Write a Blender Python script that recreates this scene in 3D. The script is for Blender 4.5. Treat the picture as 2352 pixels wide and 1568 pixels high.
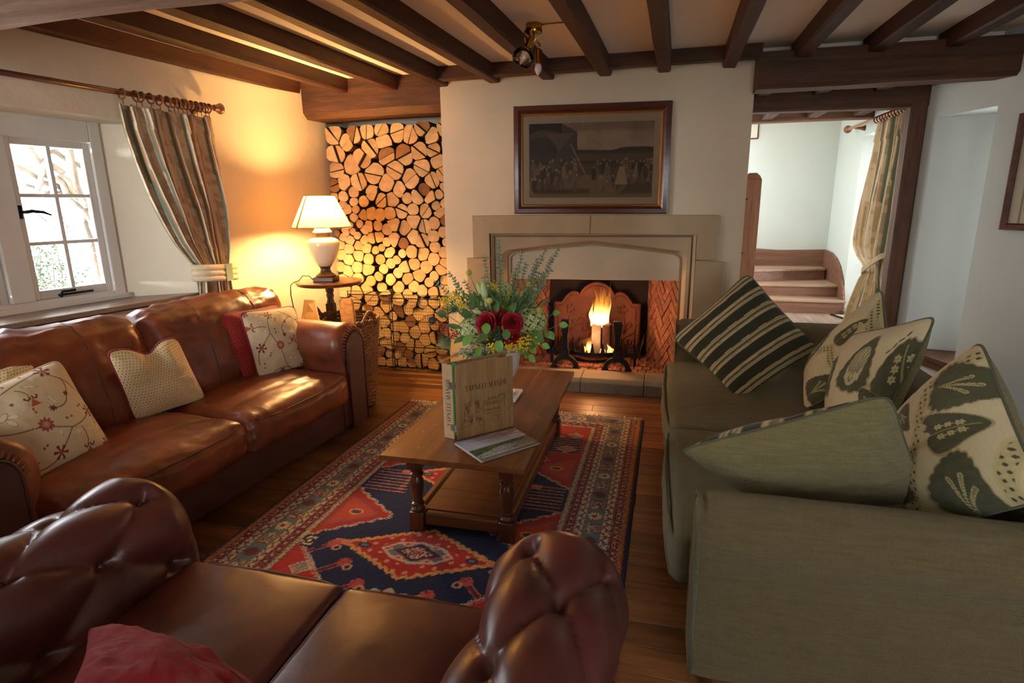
import bpy, bmesh, math, random
import numpy as np
from mathutils import Vector, Matrix, noise

PI = math.pi
random.seed(7)
np.random.seed(7)
SC = bpy.context.scene
for _o in list(bpy.data.objects):
    bpy.data.objects.remove(_o)
COL = SC.collection

# ---------------------------------------------------------------- camera, world, exposure
CAM_H = 1.6
PITCH, YAW, ROLL = math.radians(13.4), math.radians(14.2), math.radians(-0.7)
cam_d = bpy.data.cameras.new('camera')
cam_d.sensor_width = 36.0
cam_d.lens = 36.0 * 1320.0 / 2352.0
cam_d.clip_start = 0.05
cam = bpy.data.objects.new('camera', cam_d)
COL.objects.link(cam)
_f = Vector((-math.sin(YAW) * math.cos(PITCH), math.cos(YAW) * math.cos(PITCH), -math.sin(PITCH)))
_r = Vector((math.cos(YAW), math.sin(YAW), 0))
_u = _r.cross(_f)
_r2 = _r * math.cos(ROLL) + _u * math.sin(ROLL)
_u2 = -_r * math.sin(ROLL) + _u * math.cos(ROLL)
cam.matrix_world = Matrix(((_r2.x, _u2.x, -_f.x, 0), (_r2.y, _u2.y, -_f.y, 0), (_r2.z, _u2.z, -_f.z, CAM_H), (0, 0, 0, 1)))
SC.camera = cam

vs = SC.view_settings
vs.view_transform = 'Standard'
vs.look = 'None'
vs.gamma = 1.0
vs.use_curve_mapping = False
vs.exposure = 0.45

world = bpy.data.worlds.new('overcast sky')
SC.world = world
world.use_nodes = True
_bg = world.node_tree.nodes['Background']
_bg.inputs['Color'].default_value = (0.90, 0.95, 1.0, 1)
_bg.inputs['Strength'].default_value = 6.5


def light(name, kind, loc, energy, color, size=None, sizey=None, aim=None, portal=False):
    d = bpy.data.lights.new(name, kind)
    d.energy = energy
    d.color = color
    if kind == 'AREA':
        d.shape = 'RECTANGLE'
        d.size = size
        d.size_y = sizey
        if portal:
            d.cycles.is_portal = True
    elif size is not None:
        d.shadow_soft_size = size
    o = bpy.data.objects.new(name, d)
    COL.objects.link(o)
    o.location = loc
    if aim is not None:
        v = Vector(aim) - Vector(loc)
        o.rotation_euler = v.to_track_quat('-Z', 'Y').to_euler()
    return o


# daylight that falls in through the windows of the room, then added fill lamps
light('left_window_daylight', 'AREA', (-4.45, 2.75, 2.45), 150, (0.92, 0.96, 1.0), 1.6, 0.9, aim=(-2.0, 2.5, 0.9))
light('rear_window_daylight', 'AREA', (1.55, -1.40, 1.65), 4, (1.0, 0.97, 0.92), 2.0, 1.4, aim=(0.2, 3.0, 0.9))
light('passage_door_daylight', 'AREA', (3.0, 6.05, 1.5), 70, (0.96, 0.98, 1.0), 0.8, 1.6, aim=(2.15, 7.22, 1.35))
light('right_window_daylight', 'AREA', (3.05, 4.45, 1.35), 3, (0.93, 1.0, 0.97), 0.5, 1.5, aim=(1.6, 4.9, 1.2))


_g = light('jamb_fill', 'AREA', (-4.98, .96, 1.75), 520, (0.90, 0.95, 1.0), 1.0, 1.0, aim=(-3.52, 3.43, 1.5))  # unseen lamp added outside the left window to brighten its reveal
_g.data.spread = math.radians(60)
_g = light('rear_left_fill', 'AREA', (-3.45, -1.42, 1.7), 9, (0.92, 0.96, 1.0), 0.9, 1.2, aim=(-3.3, 3.2, 1.5))  # added lamp behind the camera, aimed to lift the left window reveal
_g.data.spread = math.radians(50)

# ---------------------------------------------------------------- helpers
def S(r, g=None, b=None):
    """sRGB 0-255 to linear"""
    if g is None:
        r, g, b = r
    out = []
    for c in (r, g, b):
        c /= 255.0
        out.append(c / 12.92 if c <= 0.04045 else ((c + 0.055) / 1.055) ** 2.4)
    return tuple(out)


def SA(a):
    a = np.asarray(a, dtype=float) / 255.0
    return np.where(a <= 0.04045, a / 12.92, ((a + 0.055) / 1.055) ** 2.4)


def lnk(o):
    COL.objects.link(o)
    return o


def thing(name, label, cat, loc=(0, 0, 0), group=None):
    o = lnk(bpy.data.objects.new(name, None))
    o.empty_display_size = 0.05
    o.location = loc
    o['label'] = label
    o['category'] = cat
    if group:
        o['group'] = group
    return o


def tag(o, label, cat, group=None):
    o['label'] = label
    o['category'] = cat
    if group:
        o['group'] = group
    return o


def world_loc(o):
    v = Vector(o.location)
    p = o.parent
    while p is not None:
        v = v + Vector(p.location)
        p = p.parent
    return v


def adopt(o, parent):
    """parent an object whose mesh is in world coordinates"""
    o.parent = parent
    o.location = Vector(o.location) - world_loc(parent)


class MB:
    def __init__(s):
        s.v, s.f, s.mi = [], [], []

    def add(s, vs_, fs, mi=0, M=None):
        n = len(s.v)
        if M is not None:
            vs_ = [tuple(M @ Vector(p)) for p in vs_]
        s.v.extend([tuple(p) for p in vs_])
        s.f.extend([tuple(i + n for i in q) for q in fs])
        s.mi.extend([mi] * len(fs))
        return s

    def box(s, x0, x1, y0, y1, z0, z1, mi=0, M=None, bev=0.0):
        if bev <= 0:
            v = [(x, y, z) for z in (z0, z1) for y in (y0, y1) for x in (x0, x1)]
            f = [(0, 2, 3, 1), (4, 5, 7, 6), (0, 1, 5, 4), (2, 6, 7, 3), (0, 4, 6, 2), (1, 3, 7, 5)]
            return s.add(v, f, mi, M)
        bev = min(bev, (x1 - x0) * .45, (y1 - y0) * .45, (z1 - z0) * .45)
        c = ((x0 + x1) / 2, (y0 + y1) / 2, (z0 + z1) / 2)
        h = ((x1 - x0) / 2, (y1 - y0) / 2, (z1 - z0) / 2)
        v, idx = [], {}
        for sx in (-1, 1):
            for sy in (-1, 1):
                for sz in (-1, 1):
                    for ax in range(3):
                        sg = (sx, sy, sz)
                        p = [c[k] + sg[k] * (h[k] if k == ax else h[k] - bev) for k in range(3)]
                        idx[(sx, sy, sz, ax)] = len(v)
                        v.append(tuple(p))
        f = []
        for ax in range(3):
            a, b = [(1, 2), (2, 0), (0, 1)][ax]
            for sg in (-1, 1):
                q = []
                for (p1, p2) in ((-1, -1), (1, -1), (1, 1), (-1, 1)):
                    t = [0, 0, 0]
                    t[ax] = sg
                    t[a] = p1
                    t[b] = p2
                    q.append(idx[(t[0], t[1], t[2], ax)])
                f.append(tuple(q if sg > 0 else q[::-1]))
        for ax in range(3):
            a, b = [(1, 2), (2, 0), (0, 1)][ax]
            for s1 in (-1, 1):
                for s2 in (-1, 1):
                    def g(e, which):
                        t = [0, 0, 0]
                        t[ax] = e
                        t[a] = s1
                        t[b] = s2
                        return idx[(t[0], t[1], t[2], which)]
                    q = [g(-1, a), g(1, a), g(1, b), g(-1, b)]
                    f.append(tuple(q if s1 * s2 < 0 else q[::-1]))
        for sx in (-1, 1):
            for sy in (-1, 1):
                for sz in (-1, 1):
                    q = [idx[(sx, sy, sz, k)] for k in range(3)]
                    f.append(tuple(q if sx * sy * sz > 0 else q[::-1]))
        return s.add(v, f, mi, M)

    def prism(s, poly, fr, depth, mi=0, mi_side=None):
        """poly: 2-D points counter-clockwise; fr(a,b,c) -> world"""
        n = len(poly)
        v = [fr(a, b, 0) for a, b in poly] + [fr(a, b, depth) for a, b in poly]
        s.add(v, [tuple(range(n))[::-1], tuple(range(n, 2 * n))], mi)
        k = len(s.v) - 2 * n
        ms = mi if mi_side is None else mi_side
        for i in range(n):
            j = (i + 1) % n
            s.f.append((k + i, k + j, k + n + j, k + n + i))
            s.mi.append(ms)
        return s

    def rings(s, rings, closed=True, caps=True, mi=0):
        n = len(rings[0])
        k = len(s.v)
        for r in rings:
            s.v.extend([tuple(p) for p in r])
        m = n if closed else n - 1
        for i in range(len(rings) - 1):
            for j in range(m):
                a, b = k + i * n + j, k + i * n + (j + 1) % n
                s.f.append((a, b, b + n, a + n))
                s.mi.append(mi)
        if caps and closed:
            s.f.append(tuple(range(k, k + n))[::-1])
            s.mi.append(mi)
            e = k + (len(rings) - 1) * n
            s.f.append(tuple(range(e, e + n)))
            s.mi.append(mi)
        return s

    def tube(s, pts, r, n=8, mi=0, caps=True, closed=False):
        pts = [Vector(p) for p in pts]
        m = len(pts)
        if not hasattr(r, '__len__'):
            r = [r] * m
        up = None
        rings = []
        for i in range(m):
            if closed:
                t = pts[(i + 1) % m] - pts[(i - 1) % m]
            else:
                t = pts[min(i + 1, m - 1)] - pts[max(i - 1, 0)]
            if t.length < 1e-9:
                t = Vector((0, 0, 1))
            t.normalize()
            if up is None:
                up = Vector((0, 0, 1)) if abs(t.z) < .9 else Vector((1, 0, 0))
            a = up - t * up.dot(t)
            if a.length < 1e-6:
                a = t.orthogonal()
            a.normalize()
            up = a
            b = t.cross(a)
            rings.append([pts[i] + (a * math.cos(2 * PI * j / n) + b * math.sin(2 * PI * j / n)) * r[i] for j in range(n)])
        if closed:
            rings.append(rings[0])
            return s.rings(rings, True, False, mi)
        return s.rings(rings, True, caps, mi)

    def lathe(s, prof, c, n=24, mi=0, caps=True):
        rings = [[(c[0] + r * math.cos(2 * PI * j / n), c[1] + r * math.sin(2 * PI * j / n), c[2] + z) for j in range(n)] for r, z in prof]
        return s.rings(rings, True, caps, mi)

    def ball(s, c, r, n=10, mi=0, sc=(1, 1, 1)):
        prof = []
        m = max(4, n // 2)
        for i in range(m + 1):
            a = -PI / 2 + PI * i / m
            prof.append((max(1e-4, math.cos(a) * r), math.sin(a) * r))
        rings = [[(c[0] + q * math.cos(2 * PI * j / n) * sc[0], c[1] + q * math.sin(2 * PI * j / n) * sc[1], c[2] + z * sc[2]) for j in range(n)] for q, z in prof]
        return s.rings(rings, True, False, mi)

    def build(s, name, mats, parent=None, smooth=False, bevel=0.0, col=None, sub=0, solid=0.0, auto=None):
        me = bpy.data.meshes.new(name)
        me.from_pydata(s.v, [], s.f)
        return finish(me, name, mats, parent, smooth, bevel, s.mi, sub, solid, auto)


def finish(me, name, mats, parent=None, smooth=False, bevel=0.0, mi=None, sub=0, solid=0.0, auto=None):
    if not isinstance(mats, (list, tuple)):
        mats = [mats]
    for m in mats:
        me.materials.append(m)
    if mi is not None and len(mats) > 1:
        me.polygons.foreach_set('material_index', mi)
    if smooth or auto is not None:
        me.polygons.foreach_set('use_smooth', [True] * len(me.polygons))
        if auto is not None:
            me.set_sharp_from_angle(angle=math.radians(auto))
    me.validate()
    me.update()
    o = lnk(bpy.data.objects.new(name, me))
    if parent is not None:
        adopt(o, parent)
    if bevel > 0:
        b = o.modifiers.new('bevel', 'BEVEL')
        b.width = bevel
        b.segments = 2
        b.limit_method = 'ANGLE'
        b.angle_limit = math.radians(35)
    if solid:
        m = o.modifiers.new('solid', 'SOLIDIFY')
        m.thickness = solid
        m.offset = 0
    if sub:
        m = o.modifiers.new('sub', 'SUBSURF')
        m.levels = m.render_levels = sub
    return o


def grid_mesh(name, P, mats, parent=None, col=None, wrap=False, smooth=True, solid=0.0):
    """P: (nv, nu, 3) array of points; col: (nv, nu, 3) linear colours"""
    nv, nu = P.shape[:2]
    me = bpy.data.meshes.new(name)
    i = np.arange(nv * nu).reshape(nv, nu)
    if wrap:
        a = i[:-1, :]
        b = np.roll(i, -1, 1)[:-1, :]
        c = np.roll(i, -1, 1)[1:, :]
        d = i[1:, :]
    else:
        a, b, c, d = i[:-1, :-1], i[:-1, 1:], i[1:, 1:], i[1:, :-1]
    F = np.stack([a, b, c, d], -1).reshape(-1, 4)
    me.vertices.add(nv * nu)
    me.vertices.foreach_set('co', np.ascontiguousarray(P, dtype=np.float32).reshape(-1))
    me.loops.add(F.size)
    me.loops.foreach_set('vertex_index', F.reshape(-1).astype(np.int32))
    me.polygons.add(len(F))
    me.polygons.foreach_set('loop_start', np.arange(0, F.size, 4, dtype=np.int32))
    me.polygons.foreach_set('use_smooth', np.full(len(F), smooth))
    me.update(calc_edges=True)
    if col is not None:
        at = me.color_attributes.new('Col', 'FLOAT_COLOR', 'POINT')
        c4 = np.ones((nv * nu, 4), dtype=np.float32)
        c4[:, :3] = col.reshape(-1, 3)
        at.data.foreach_set('color', c4.reshape(-1))
    if not isinstance(mats, (list, tuple)):
        mats = [mats]
    for m in mats:
        me.materials.append(m)
    o = lnk(bpy.data.objects.new(name, me))
    if parent is not None:
        adopt(o, parent)
    if solid:
        m = o.modifiers.new('solid', 'SOLIDIFY')
        m.thickness = solid
        m.offset = 0
    return o


# ---------------------------------------------------------------- materials
def new_mat(name):
    m = bpy.data.materials.new(name)
    m.use_nodes = True
    nt = m.node_tree
    return m, nt, nt.nodes['Principled BSDF']


def nd(nt, t, **kw):
    n = nt.nodes.new(t)
    for k, v in kw.items():
        if k in n.inputs:
            n.inputs[k].default_value = v
        else:
            setattr(n, k, v)
    return n


def coords(nt, scale=(1, 1, 1), rot=(0, 0, 0), kind='Object'):
    tc = nt.nodes.new('ShaderNodeTexCoord')
    mp = nt.nodes.new('ShaderNodeMapping')
    mp.inputs['Scale'].default_value = scale
    mp.inputs['Rotation'].default_value = rot
    nt.links.new(tc.outputs[kind], mp.inputs['Vector'])
    return mp.outputs['Vector']


def ramp(nt, fac, stops):
    r = nt.nodes.new('ShaderNodeValToRGB')
    e = r.color_ramp.elements
    while len(e) < len(stops):
        e.new(0.5)
    for i, (p, c) in enumerate(stops):
        e[i].position = p
        e[i].color = (*c, 1)
    nt.links.new(fac, r.inputs['Fac'])
    return r.outputs['Color']


def add_bump(nt, bs, height, strength=0.3, dist=0.01):
    b = nt.nodes.new('ShaderNodeBump')
    b.inputs['Strength'].default_value = strength
    b.inputs['Distance'].default_value = dist
    nt.links.new(height, b.inputs['Height'])
    nt.links.new(b.outputs['Normal'], bs.inputs['Normal'])


def rnd_value(nt, colsock, lo=0.75, hi=1.2):
    """vary brightness object by object"""
    oi = nt.nodes.new('ShaderNodeObjectInfo')
    mr = nt.nodes.new('ShaderNodeMapRange')
    mr.inputs['To Min'].default_value = lo
    mr.inputs['To Max'].default_value = hi
    nt.links.new(oi.outputs['Random'], mr.inputs['Value'])
    h = nt.nodes.new('ShaderNodeHueSaturation')
    nt.links.new(mr.outputs['Result'], h.inputs['Value'])
    nt.links.new(colsock, h.inputs['Color'])
    return h.outputs['Color']


def m_plain(name, c, rough=0.6, metal=0.0, var=0.12, vscale=6.0, bump=0.0, bscale=60.0, spec=0.5, dist=0.004, rnd=None, coat=0.0):
    m, nt, bs = new_mat(name)
    v = coords(nt)
    n = nd(nt, 'ShaderNodeTexNoise', Scale=vscale, Detail=5.0)
    nt.links.new(v, n.inputs['Vector'])
    c0 = tuple(x * (1 - var) for x in c)
    c1 = tuple(min(1, x * (1 + var)) for x in c)
    cs = ramp(nt, n.outputs['Fac'], [(0.3, c0), (0.7, c1)])
    if rnd:
        cs = rnd_value(nt, cs, *rnd)
    nt.links.new(cs, bs.inputs['Base Color'])
    bs.inputs['Roughness'].default_value = rough
    bs.inputs['Metallic'].default_value = metal
    bs.inputs['Specular IOR Level'].default_value = spec
    if coat:
        bs.inputs['Coat Weight'].default_value = coat
        bs.inputs['Coat Roughness'].default_value = 0.15
    if bump:
        b = nd(nt, 'ShaderNodeTexNoise', Scale=bscale, Detail=4.0)
        nt.links.new(v, b.inputs['Vector'])
        add_bump(nt, bs, b.outputs['Fac'], bump, dist)
    return m


def m_wood(name, dark, light_, axis=0, rough=0.45, scale=1.0, bump=0.25, rnd=None, coat=0.0, stretch=14.0, spec=0.5):
    m, nt, bs = new_mat(name)
    sc = [9 * scale] * 3
    sc[axis] = 9 * scale / stretch
    v = coords(nt, tuple(sc))
    n = nd(nt, 'ShaderNodeTexNoise', Scale=2.2, Detail=8.0, Roughness=0.65, Distortion=0.6)
    nt.links.new(v, n.inputs['Vector'])
    n2 = nd(nt, 'ShaderNodeTexNoise', Scale=14.0, Detail=4.0)
    nt.links.new(v, n2.inputs['Vector'])
    mix = nd(nt, 'ShaderNodeMath', operation='MULTIPLY_ADD')
    nt.links.new(n2.outputs['Fac'], mix.inputs[0])
    mix.inputs[1].default_value = 0.35
    nt.links.new(n.outputs['Fac'], mix.inputs[2])
    mid = tuple((a + b) / 2 for a, b in zip(dark, light_))
    cs = ramp(nt, mix.outputs['Value'], [(0.42, dark), (0.66, mid), (0.9, light_)])
    if rnd:
        cs = rnd_value(nt, cs, *rnd)
    nt.links.new(cs, bs.inputs['Base Color'])
    bs.inputs['Roughness'].default_value = rough
    bs.inputs['Specular IOR Level'].default_value = spec
    if coat:
        bs.inputs['Coat Weight'].default_value = coat
        bs.inputs['Coat Roughness'].default_value = 0.2
    add_bump(nt, bs, mix.outputs['Value'], bump, 0.004)
    return m


def m_attr(name, rough=0.8, bump=0.3, bscale=300.0, weave=None, sheen=0.0, spec=0.3, dist=0.002, coat=0.0):
    m, nt, bs = new_mat(name)
    a = nt.nodes.new('ShaderNodeVertexColor')
    a.layer_name = 'Col'
    nt.links.new(a.outputs['Color'], bs.inputs['Base Color'])
    bs.inputs['Roughness'].default_value = rough
    bs.inputs['Specular IOR Level'].default_value = spec
    bs.inputs['Sheen Weight'].default_value = sheen
    bs.inputs['Sheen Roughness'].default_value = 0.4
    if coat:
        bs.inputs['Coat Weight'].default_value = coat
    if bump:
        v = coords(nt)
        n = nd(nt, 'ShaderNodeTexNoise', Scale=bscale, Detail=2.0)
        nt.links.new(v, n.inputs['Vector'])
        add_bump(nt, bs, n.outputs['Fac'], bump, dist)
    return m


def m_leather(name, c, c2, rough=0.36, wr=0.35, spec=0.5):
    m, nt, bs = new_mat(name)
    v = coords(nt)
    n = nd(nt, 'ShaderNodeTexNoise', Scale=4.0, Detail=6.0, Roughness=0.6)
    nt.links.new(v, n.inputs['Vector'])
    cs = ramp(nt, n.outputs['Fac'], [(0.32, c2), (0.68, c)])
    nt.links.new(cs, bs.inputs['Base Color'])
    rr = nt.nodes.new('ShaderNodeMapRange')
    rr.inputs['To Min'].default_value = rough - 0.08
    rr.inputs['To Max'].default_value = rough + 0.12
    nt.links.new(n.outputs['Fac'], rr.inputs['Value'])
    nt.links.new(rr.outputs['Result'], bs.inputs['Roughness'])
    bs.inputs['Specular IOR Level'].default_value = spec
    vo = nd(nt, 'ShaderNodeTexVoronoi', Scale=260.0)
    nt.links.new(v, vo.inputs['Vector'])
    w = nd(nt, 'ShaderNodeTexNoise', Scale=9.0, Detail=3.0, Roughness=0.45, Distortion=0.8)
    nt.links.new(v, w.inputs['Vector'])
    ma = nd(nt, 'ShaderNodeMath', operation='MULTIPLY_ADD')
    nt.links.new(vo.outputs['Distance'], ma.inputs[0])
    ma.inputs[1].default_value = 0.05
    nt.links.new(w.outputs['Fac'], ma.inputs[2])
    add_bump(nt, bs, ma.outputs['Value'], wr, 0.012)
    return m


def m_weave(name, c, c2, scale=230.0, rough=0.9):
    """coarse woven upholstery with slubs"""
    m, nt, bs = new_mat(name)
    v = coords(nt, (1, 1, 1))
    v2 = coords(nt, (1.2, 5, 16))
    n = nd(nt, 'ShaderNodeTexNoise', Scale=7.0, Detail=7.0, Roughness=0.7)
    nt.links.new(v2, n.inputs['Vector'])
    cs = ramp(nt, n.outputs['Fac'], [(0.25, c2), (0.75, c)])
    # diagonal basket weave: product of two crossed sines
    ss = []
    for vec in ((1.0, 0.83, 0.97), (1.0, -0.87, -0.93)):
        dt = nt.nodes.new('ShaderNodeVectorMath')
        dt.operation = 'DOT_PRODUCT'
        dt.inputs[1].default_value = tuple(scale * 3.2 * q for q in vec)
        nt.links.new(v, dt.inputs[0])
        sn = nd(nt, 'ShaderNodeMath', operation='SINE')
        nt.links.new(dt.outputs['Value'], sn.inputs[0])
        ss.append(sn)
    pm = nd(nt, 'ShaderNodeMath', operation='MULTIPLY')
    nt.links.new(ss[0].outputs[0], pm.inputs[0])
    nt.links.new(ss[1].outputs[0], pm.inputs[1])
    vo = nd(nt, 'ShaderNodeTexNoise', Scale=scale * .8, Detail=2.0)
    nt.links.new(v, vo.inputs['Vector'])
    ad = nd(nt, 'ShaderNodeMath', operation='ADD')
    nt.links.new(pm.outputs[0], ad.inputs[0])
    nt.links.new(vo.outputs['Fac'], ad.inputs[1])
    mr = nt.nodes.new('ShaderNodeMapRange')
    mr.inputs['From Min'].default_value = -.3
    mr.inputs['From Max'].default_value = 1.3
    mr.inputs['To Min'].default_value = 0.62
    mr.inputs['To Max'].default_value = 1.25
    nt.links.new(ad.outputs[0], mr.inputs['Value'])
    h = nt.nodes.new('ShaderNodeHueSaturation')
    nt.links.new(mr.outputs['Result'], h.inputs['Value'])
    nt.links.new(cs, h.inputs['Color'])
    nt.links.new(h.outputs['Color'], bs.inputs['Base Color'])
    bs.inputs['Roughness'].default_value = rough
    bs.inputs['Specular IOR Level'].default_value = 0.15
    bs.inputs['Sheen Weight'].default_value = 0.15
    add_bump(nt, bs, ad.outputs['Value'], 0.7, 0.002)
    return m


def m_glass(name, tint=(1, 1, 1), refl=0.06):
    m = bpy.data.materials.new(name)
    m.use_nodes = True
    nt = m.node_tree
    nt.nodes.clear()
    out = nt.nodes.new('ShaderNodeOutputMaterial')
    t = nt.nodes.new('ShaderNodeBsdfTransparent')
    t.inputs['Color'].default_value = (*tint, 1)
    g = nt.nodes.new('ShaderNodeBsdfGlossy')
    g.inputs['Roughness'].default_value = 0.03
    mx = nt.nodes.new('ShaderNodeMixShader')
    fr = nt.nodes.new('ShaderNodeFresnel')
    fr.inputs['IOR'].default_value = 1.45
    nt.links.new(fr.outputs['Fac'], mx.inputs['Fac'])
    nt.links.new(t.outputs[0], mx.inputs[1])
    nt.links.new(g.outputs[0], mx.inputs[2])
    nt.links.new(mx.outputs[0], out.inputs['Surface'])
    return m


def m_emit(name, c, strength):
    m, nt, bs = new_mat(name)
    bs.inputs['Base Color'].default_value = (*c, 1)
    bs.inputs['Emission Color'].default_value = (*c, 1)
    bs.inputs['Emission Strength'].default_value = strength
    return m


def m_brick(name, c, c2, rnd=(0.7, 1.25)):
    m, nt, bs = new_mat(name)
    v = coords(nt)
    n = nd(nt, 'ShaderNodeTexNoise', Scale=22.0, Detail=8.0, Roughness=0.7)
    nt.links.new(v, n.inputs['Vector'])
    cs = ramp(nt, n.outputs['Fac'], [(0.3, c2), (0.62, c), (0.8, tuple(min(1, x * 1.5) for x in c))])
    cs = rnd_value(nt, cs, *rnd)
    nt.links.new(cs, bs.inputs['Base Color'])
    bs.inputs['Roughness'].default_value = 0.9
    add_bump(nt, bs, n.outputs['Fac'], 0.6, 0.006)
    return m


MT = {}
MT['plaster'] = m_plain('warm_white_plaster', S(216, 198, 170), 0.92, var=0.035, vscale=2.5, bump=0.25, bscale=9.0, dist=0.02, spec=0.2)
MT['plaster_left'] = m_plain('cream_plaster', S(220, 206, 182), 0.92, var=0.03, vscale=2.0, bump=0.35, bscale=6.0, dist=0.03, spec=0.2)
MT['plaster_cool'] = m_plain('cool_white_plaster', S(200, 202, 196), 0.92, var=0.02, vscale=2.0, bump=0.2, bscale=6.0, dist=0.02, spec=0.2)
MT['plaster_hall'] = m_plain('passage_plaster', S(196, 202, 196), 0.92, var=0.02, vscale=2.0, bump=0.2, bscale=6.0, dist=0.02, spec=0.2)
MT['ceiling'] = m_plain('ceiling_plaster', S(236, 222, 204), 0.95, var=0.05, vscale=1.6, bump=0.3, bscale=5.0, dist=0.02, spec=0.15)
MT['joist'] = m_wood('dark_joist_oak', S(38, 18, 10), S(78, 42, 24), axis=1, rough=0.6, bump=0.5, rnd=(0.85, 1.15), spec=0.35)
MT['beam'] = m_wood('dark_beam_oak', S(46, 26, 16), S(98, 62, 38), axis=0, rough=0.6, bump=0.6, spec=0.35)
MT['beam_grey'] = m_wood('weathered_grey_oak', S(134, 114, 102), S(198, 174, 158), axis=0, rough=0.8, bump=0.8, scale=0.8, spec=0.2, stretch=9)
MT['post'] = m_wood('brown_post_oak', S(62, 38, 26), S(112, 72, 50), axis=2, rough=0.6, spec=0.3)
MT['newel'] = m_wood('warm_newel_oak', S(142, 90, 60), S(200, 140, 100), axis=2, rough=0.5, spec=0.35)
MT['board'] = m_wood('floor_board_oak', S(72, 44, 25), S(150, 98, 58), axis=0, rough=0.36, bump=0.2, rnd=(0.62, 1.2), spec=0.5, scale=0.7)
MT['gap'] = m_plain('dark_gap', S(22, 14, 10), 0.9)
MT['white_paint'] = m_plain('white_gloss_paint', S(226, 222, 214), 0.45, var=0.03, bump=0.1, bscale=30)
MT['sill'] = m_wood('worn_sill_oak', S(96, 78, 66), S(168, 146, 128), axis=1, rough=0.32, bump=0.2, spec=0.6)
MT['glass'] = m_glass('window_glass')
MT['iron'] = m_plain('black_iron', S(34, 31, 32), 0.55, 0.6, bump=0.3, bscale=80)
MT['stone'] = m_plain('buff_limestone', S(174, 152, 122), 0.85, var=0.10, vscale=3.0, bump=0.25, bscale=70, dist=0.003, spec=0.25)
MT['stone_light'] = m_plain('pale_limestone', S(202, 186, 160), 0.85, var=0.10, vscale=3.2, bump=0.2, bscale=50, dist=0.003, spec=0.25)
MT['kerb'] = m_plain('grey_hearth_stone', S(122, 118, 110), 0.7, var=0.14, vscale=9.0, bump=0.4, bscale=60, rnd=(0.9, 1.1))
MT['brick'] = m_brick('sooty_red_brick', S(142, 96, 82), S(78, 52, 46))
MT['soot'] = m_plain('soot_black', S(34, 24, 20), 0.95, var=0.3, bump=0.4, bscale=30)
MT['mortar'] = m_plain('old_mortar', S(126, 96, 80), 0.95, var=0.2, bump=0.5, bscale=60)


# ================================================================= THE SETTING
def struct(o):
    o['kind'] = 'structure'
    return o


def sroot(name):
    o = lnk(bpy.data.objects.new(name, None))
    o['kind'] = 'structure'
    return o


TH = math.atan(0.14)
_d = Vector((-math.sin(TH), -math.cos(TH), 0))
_n = Vector((-math.cos(TH), math.sin(TH), 0))
_W0 = Vector((-3.16, 4.95, 0))


def WL(s, o, z):            # left wall: s along the wall towards the viewer, o outwards
    return tuple(_W0 + _d * s + _n * o + Vector((0, 0, z)))


_D = Vector((-.24, .81, 0)).normalized()
_N = Vector((_D.y, -_D.x, 0))
_Q = Vector((2.24, 4.73, 0))


def WR(s, o, z):            # right wall: s away from the viewer, o outwards
    return tuple(_Q + _D * s + _N * o + Vector((0, 0, z)))


def PL(z0):                 # plan prism
    return lambda a, b, c: (a, b, z0 + c)


# floor: dark ground under separate boards
b = MB()
b.box(-4.3, 4.2, -1.6, 5.6, -0.06, -0.012)
floor = struct(b.build('floor', MT['gap']))
y = -1.5
row = 0
rf = random.Random(3)
while y < 5.55:
    w = 0.128 + rf.uniform(-.008, .012)
    x = -4.2 + rf.uniform(-1.2, 0)
    while x < 4.0:
        L = rf.uniform(1.5, 3.0)
        x0, x1 = max(x, -4.2), min(x + L, 4.1)
        if x1 - x0 > .15:
            b = MB()
            b.box(x0 + .001, x1 - .001, y + .0012, y + w - .0012, -0.012, rf.uniform(-.0012, 0), bev=0.0015)
            b.build('floor_board', MT['board'], floor)
        x += L
    y += w

# left wall with the splayed window recess
SW0, SW1 = 1.36, 3.40       # recess edges on the room side
FW0, FW1 = 1.70, 3.06       # edges at the window frame
ZS, ZL = 0.97, 2.165
b = MB()
b.prism([(-.9, 0), (SW0, 0), (FW0, .32), (FW0, .5), (-.9, .5)], lambda a, c, h: WL(a, c, h), 2.75)
b.prism([(SW1, 0), (6.8, 0), (6.8, .5), (FW1, .5), (FW1, .32)], lambda a, c, h: WL(a, c, h), 2.75)
_rec = [(SW0, 0), (SW1, 0), (FW1, .32), (FW1, .5), (FW0, .5), (FW0, .32)]
b.prism(_rec, lambda a, c, h: WL(a, c, h), ZS - .03)
b.prism(_rec, lambda a, c, h: WL(a, c, ZL + h), 2.75 - ZL)
wall_left = struct(b.build('wall_left', MT['plaster_left']))

# right wall with a window recess near the passage
b = MB()
b.prism([(.68, 0), (.97, 0), (.97, .5), (.40, .5)], lambda a, c, h: WR(a, c, h), 2.7)
b.prism([(-7.2, 0), (.13, 0), (-.10, .5), (-7.2, .5)], lambda a, c, h: WR(a, c, h), 2.7)
_recr = [(.13, 0), (.68, 0), (.40, .5), (-.10, .5)]
b.prism(_recr, lambda a, c, h: WR(a, c, h), .36)
b.prism(_recr, lambda a, c, h: WR(a, c, 2.215 + h), .485)
wall_right = struct(b.build('wall_right', MT['plaster_cool']))
b = MB()
b.prism([(.14, -.03), (.70, -.03), (.42, .44), (-.06, .44)], lambda a, c, h: WR(a, c, .36 + h), .03)
b.prism([(.14, -.015), (.70, -.015), (.69, .0), (.13, .0)], lambda a, c, h: WR(a, c, .30 + h), .06)
struct(b.build('trim_1', MT['post']))

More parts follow.
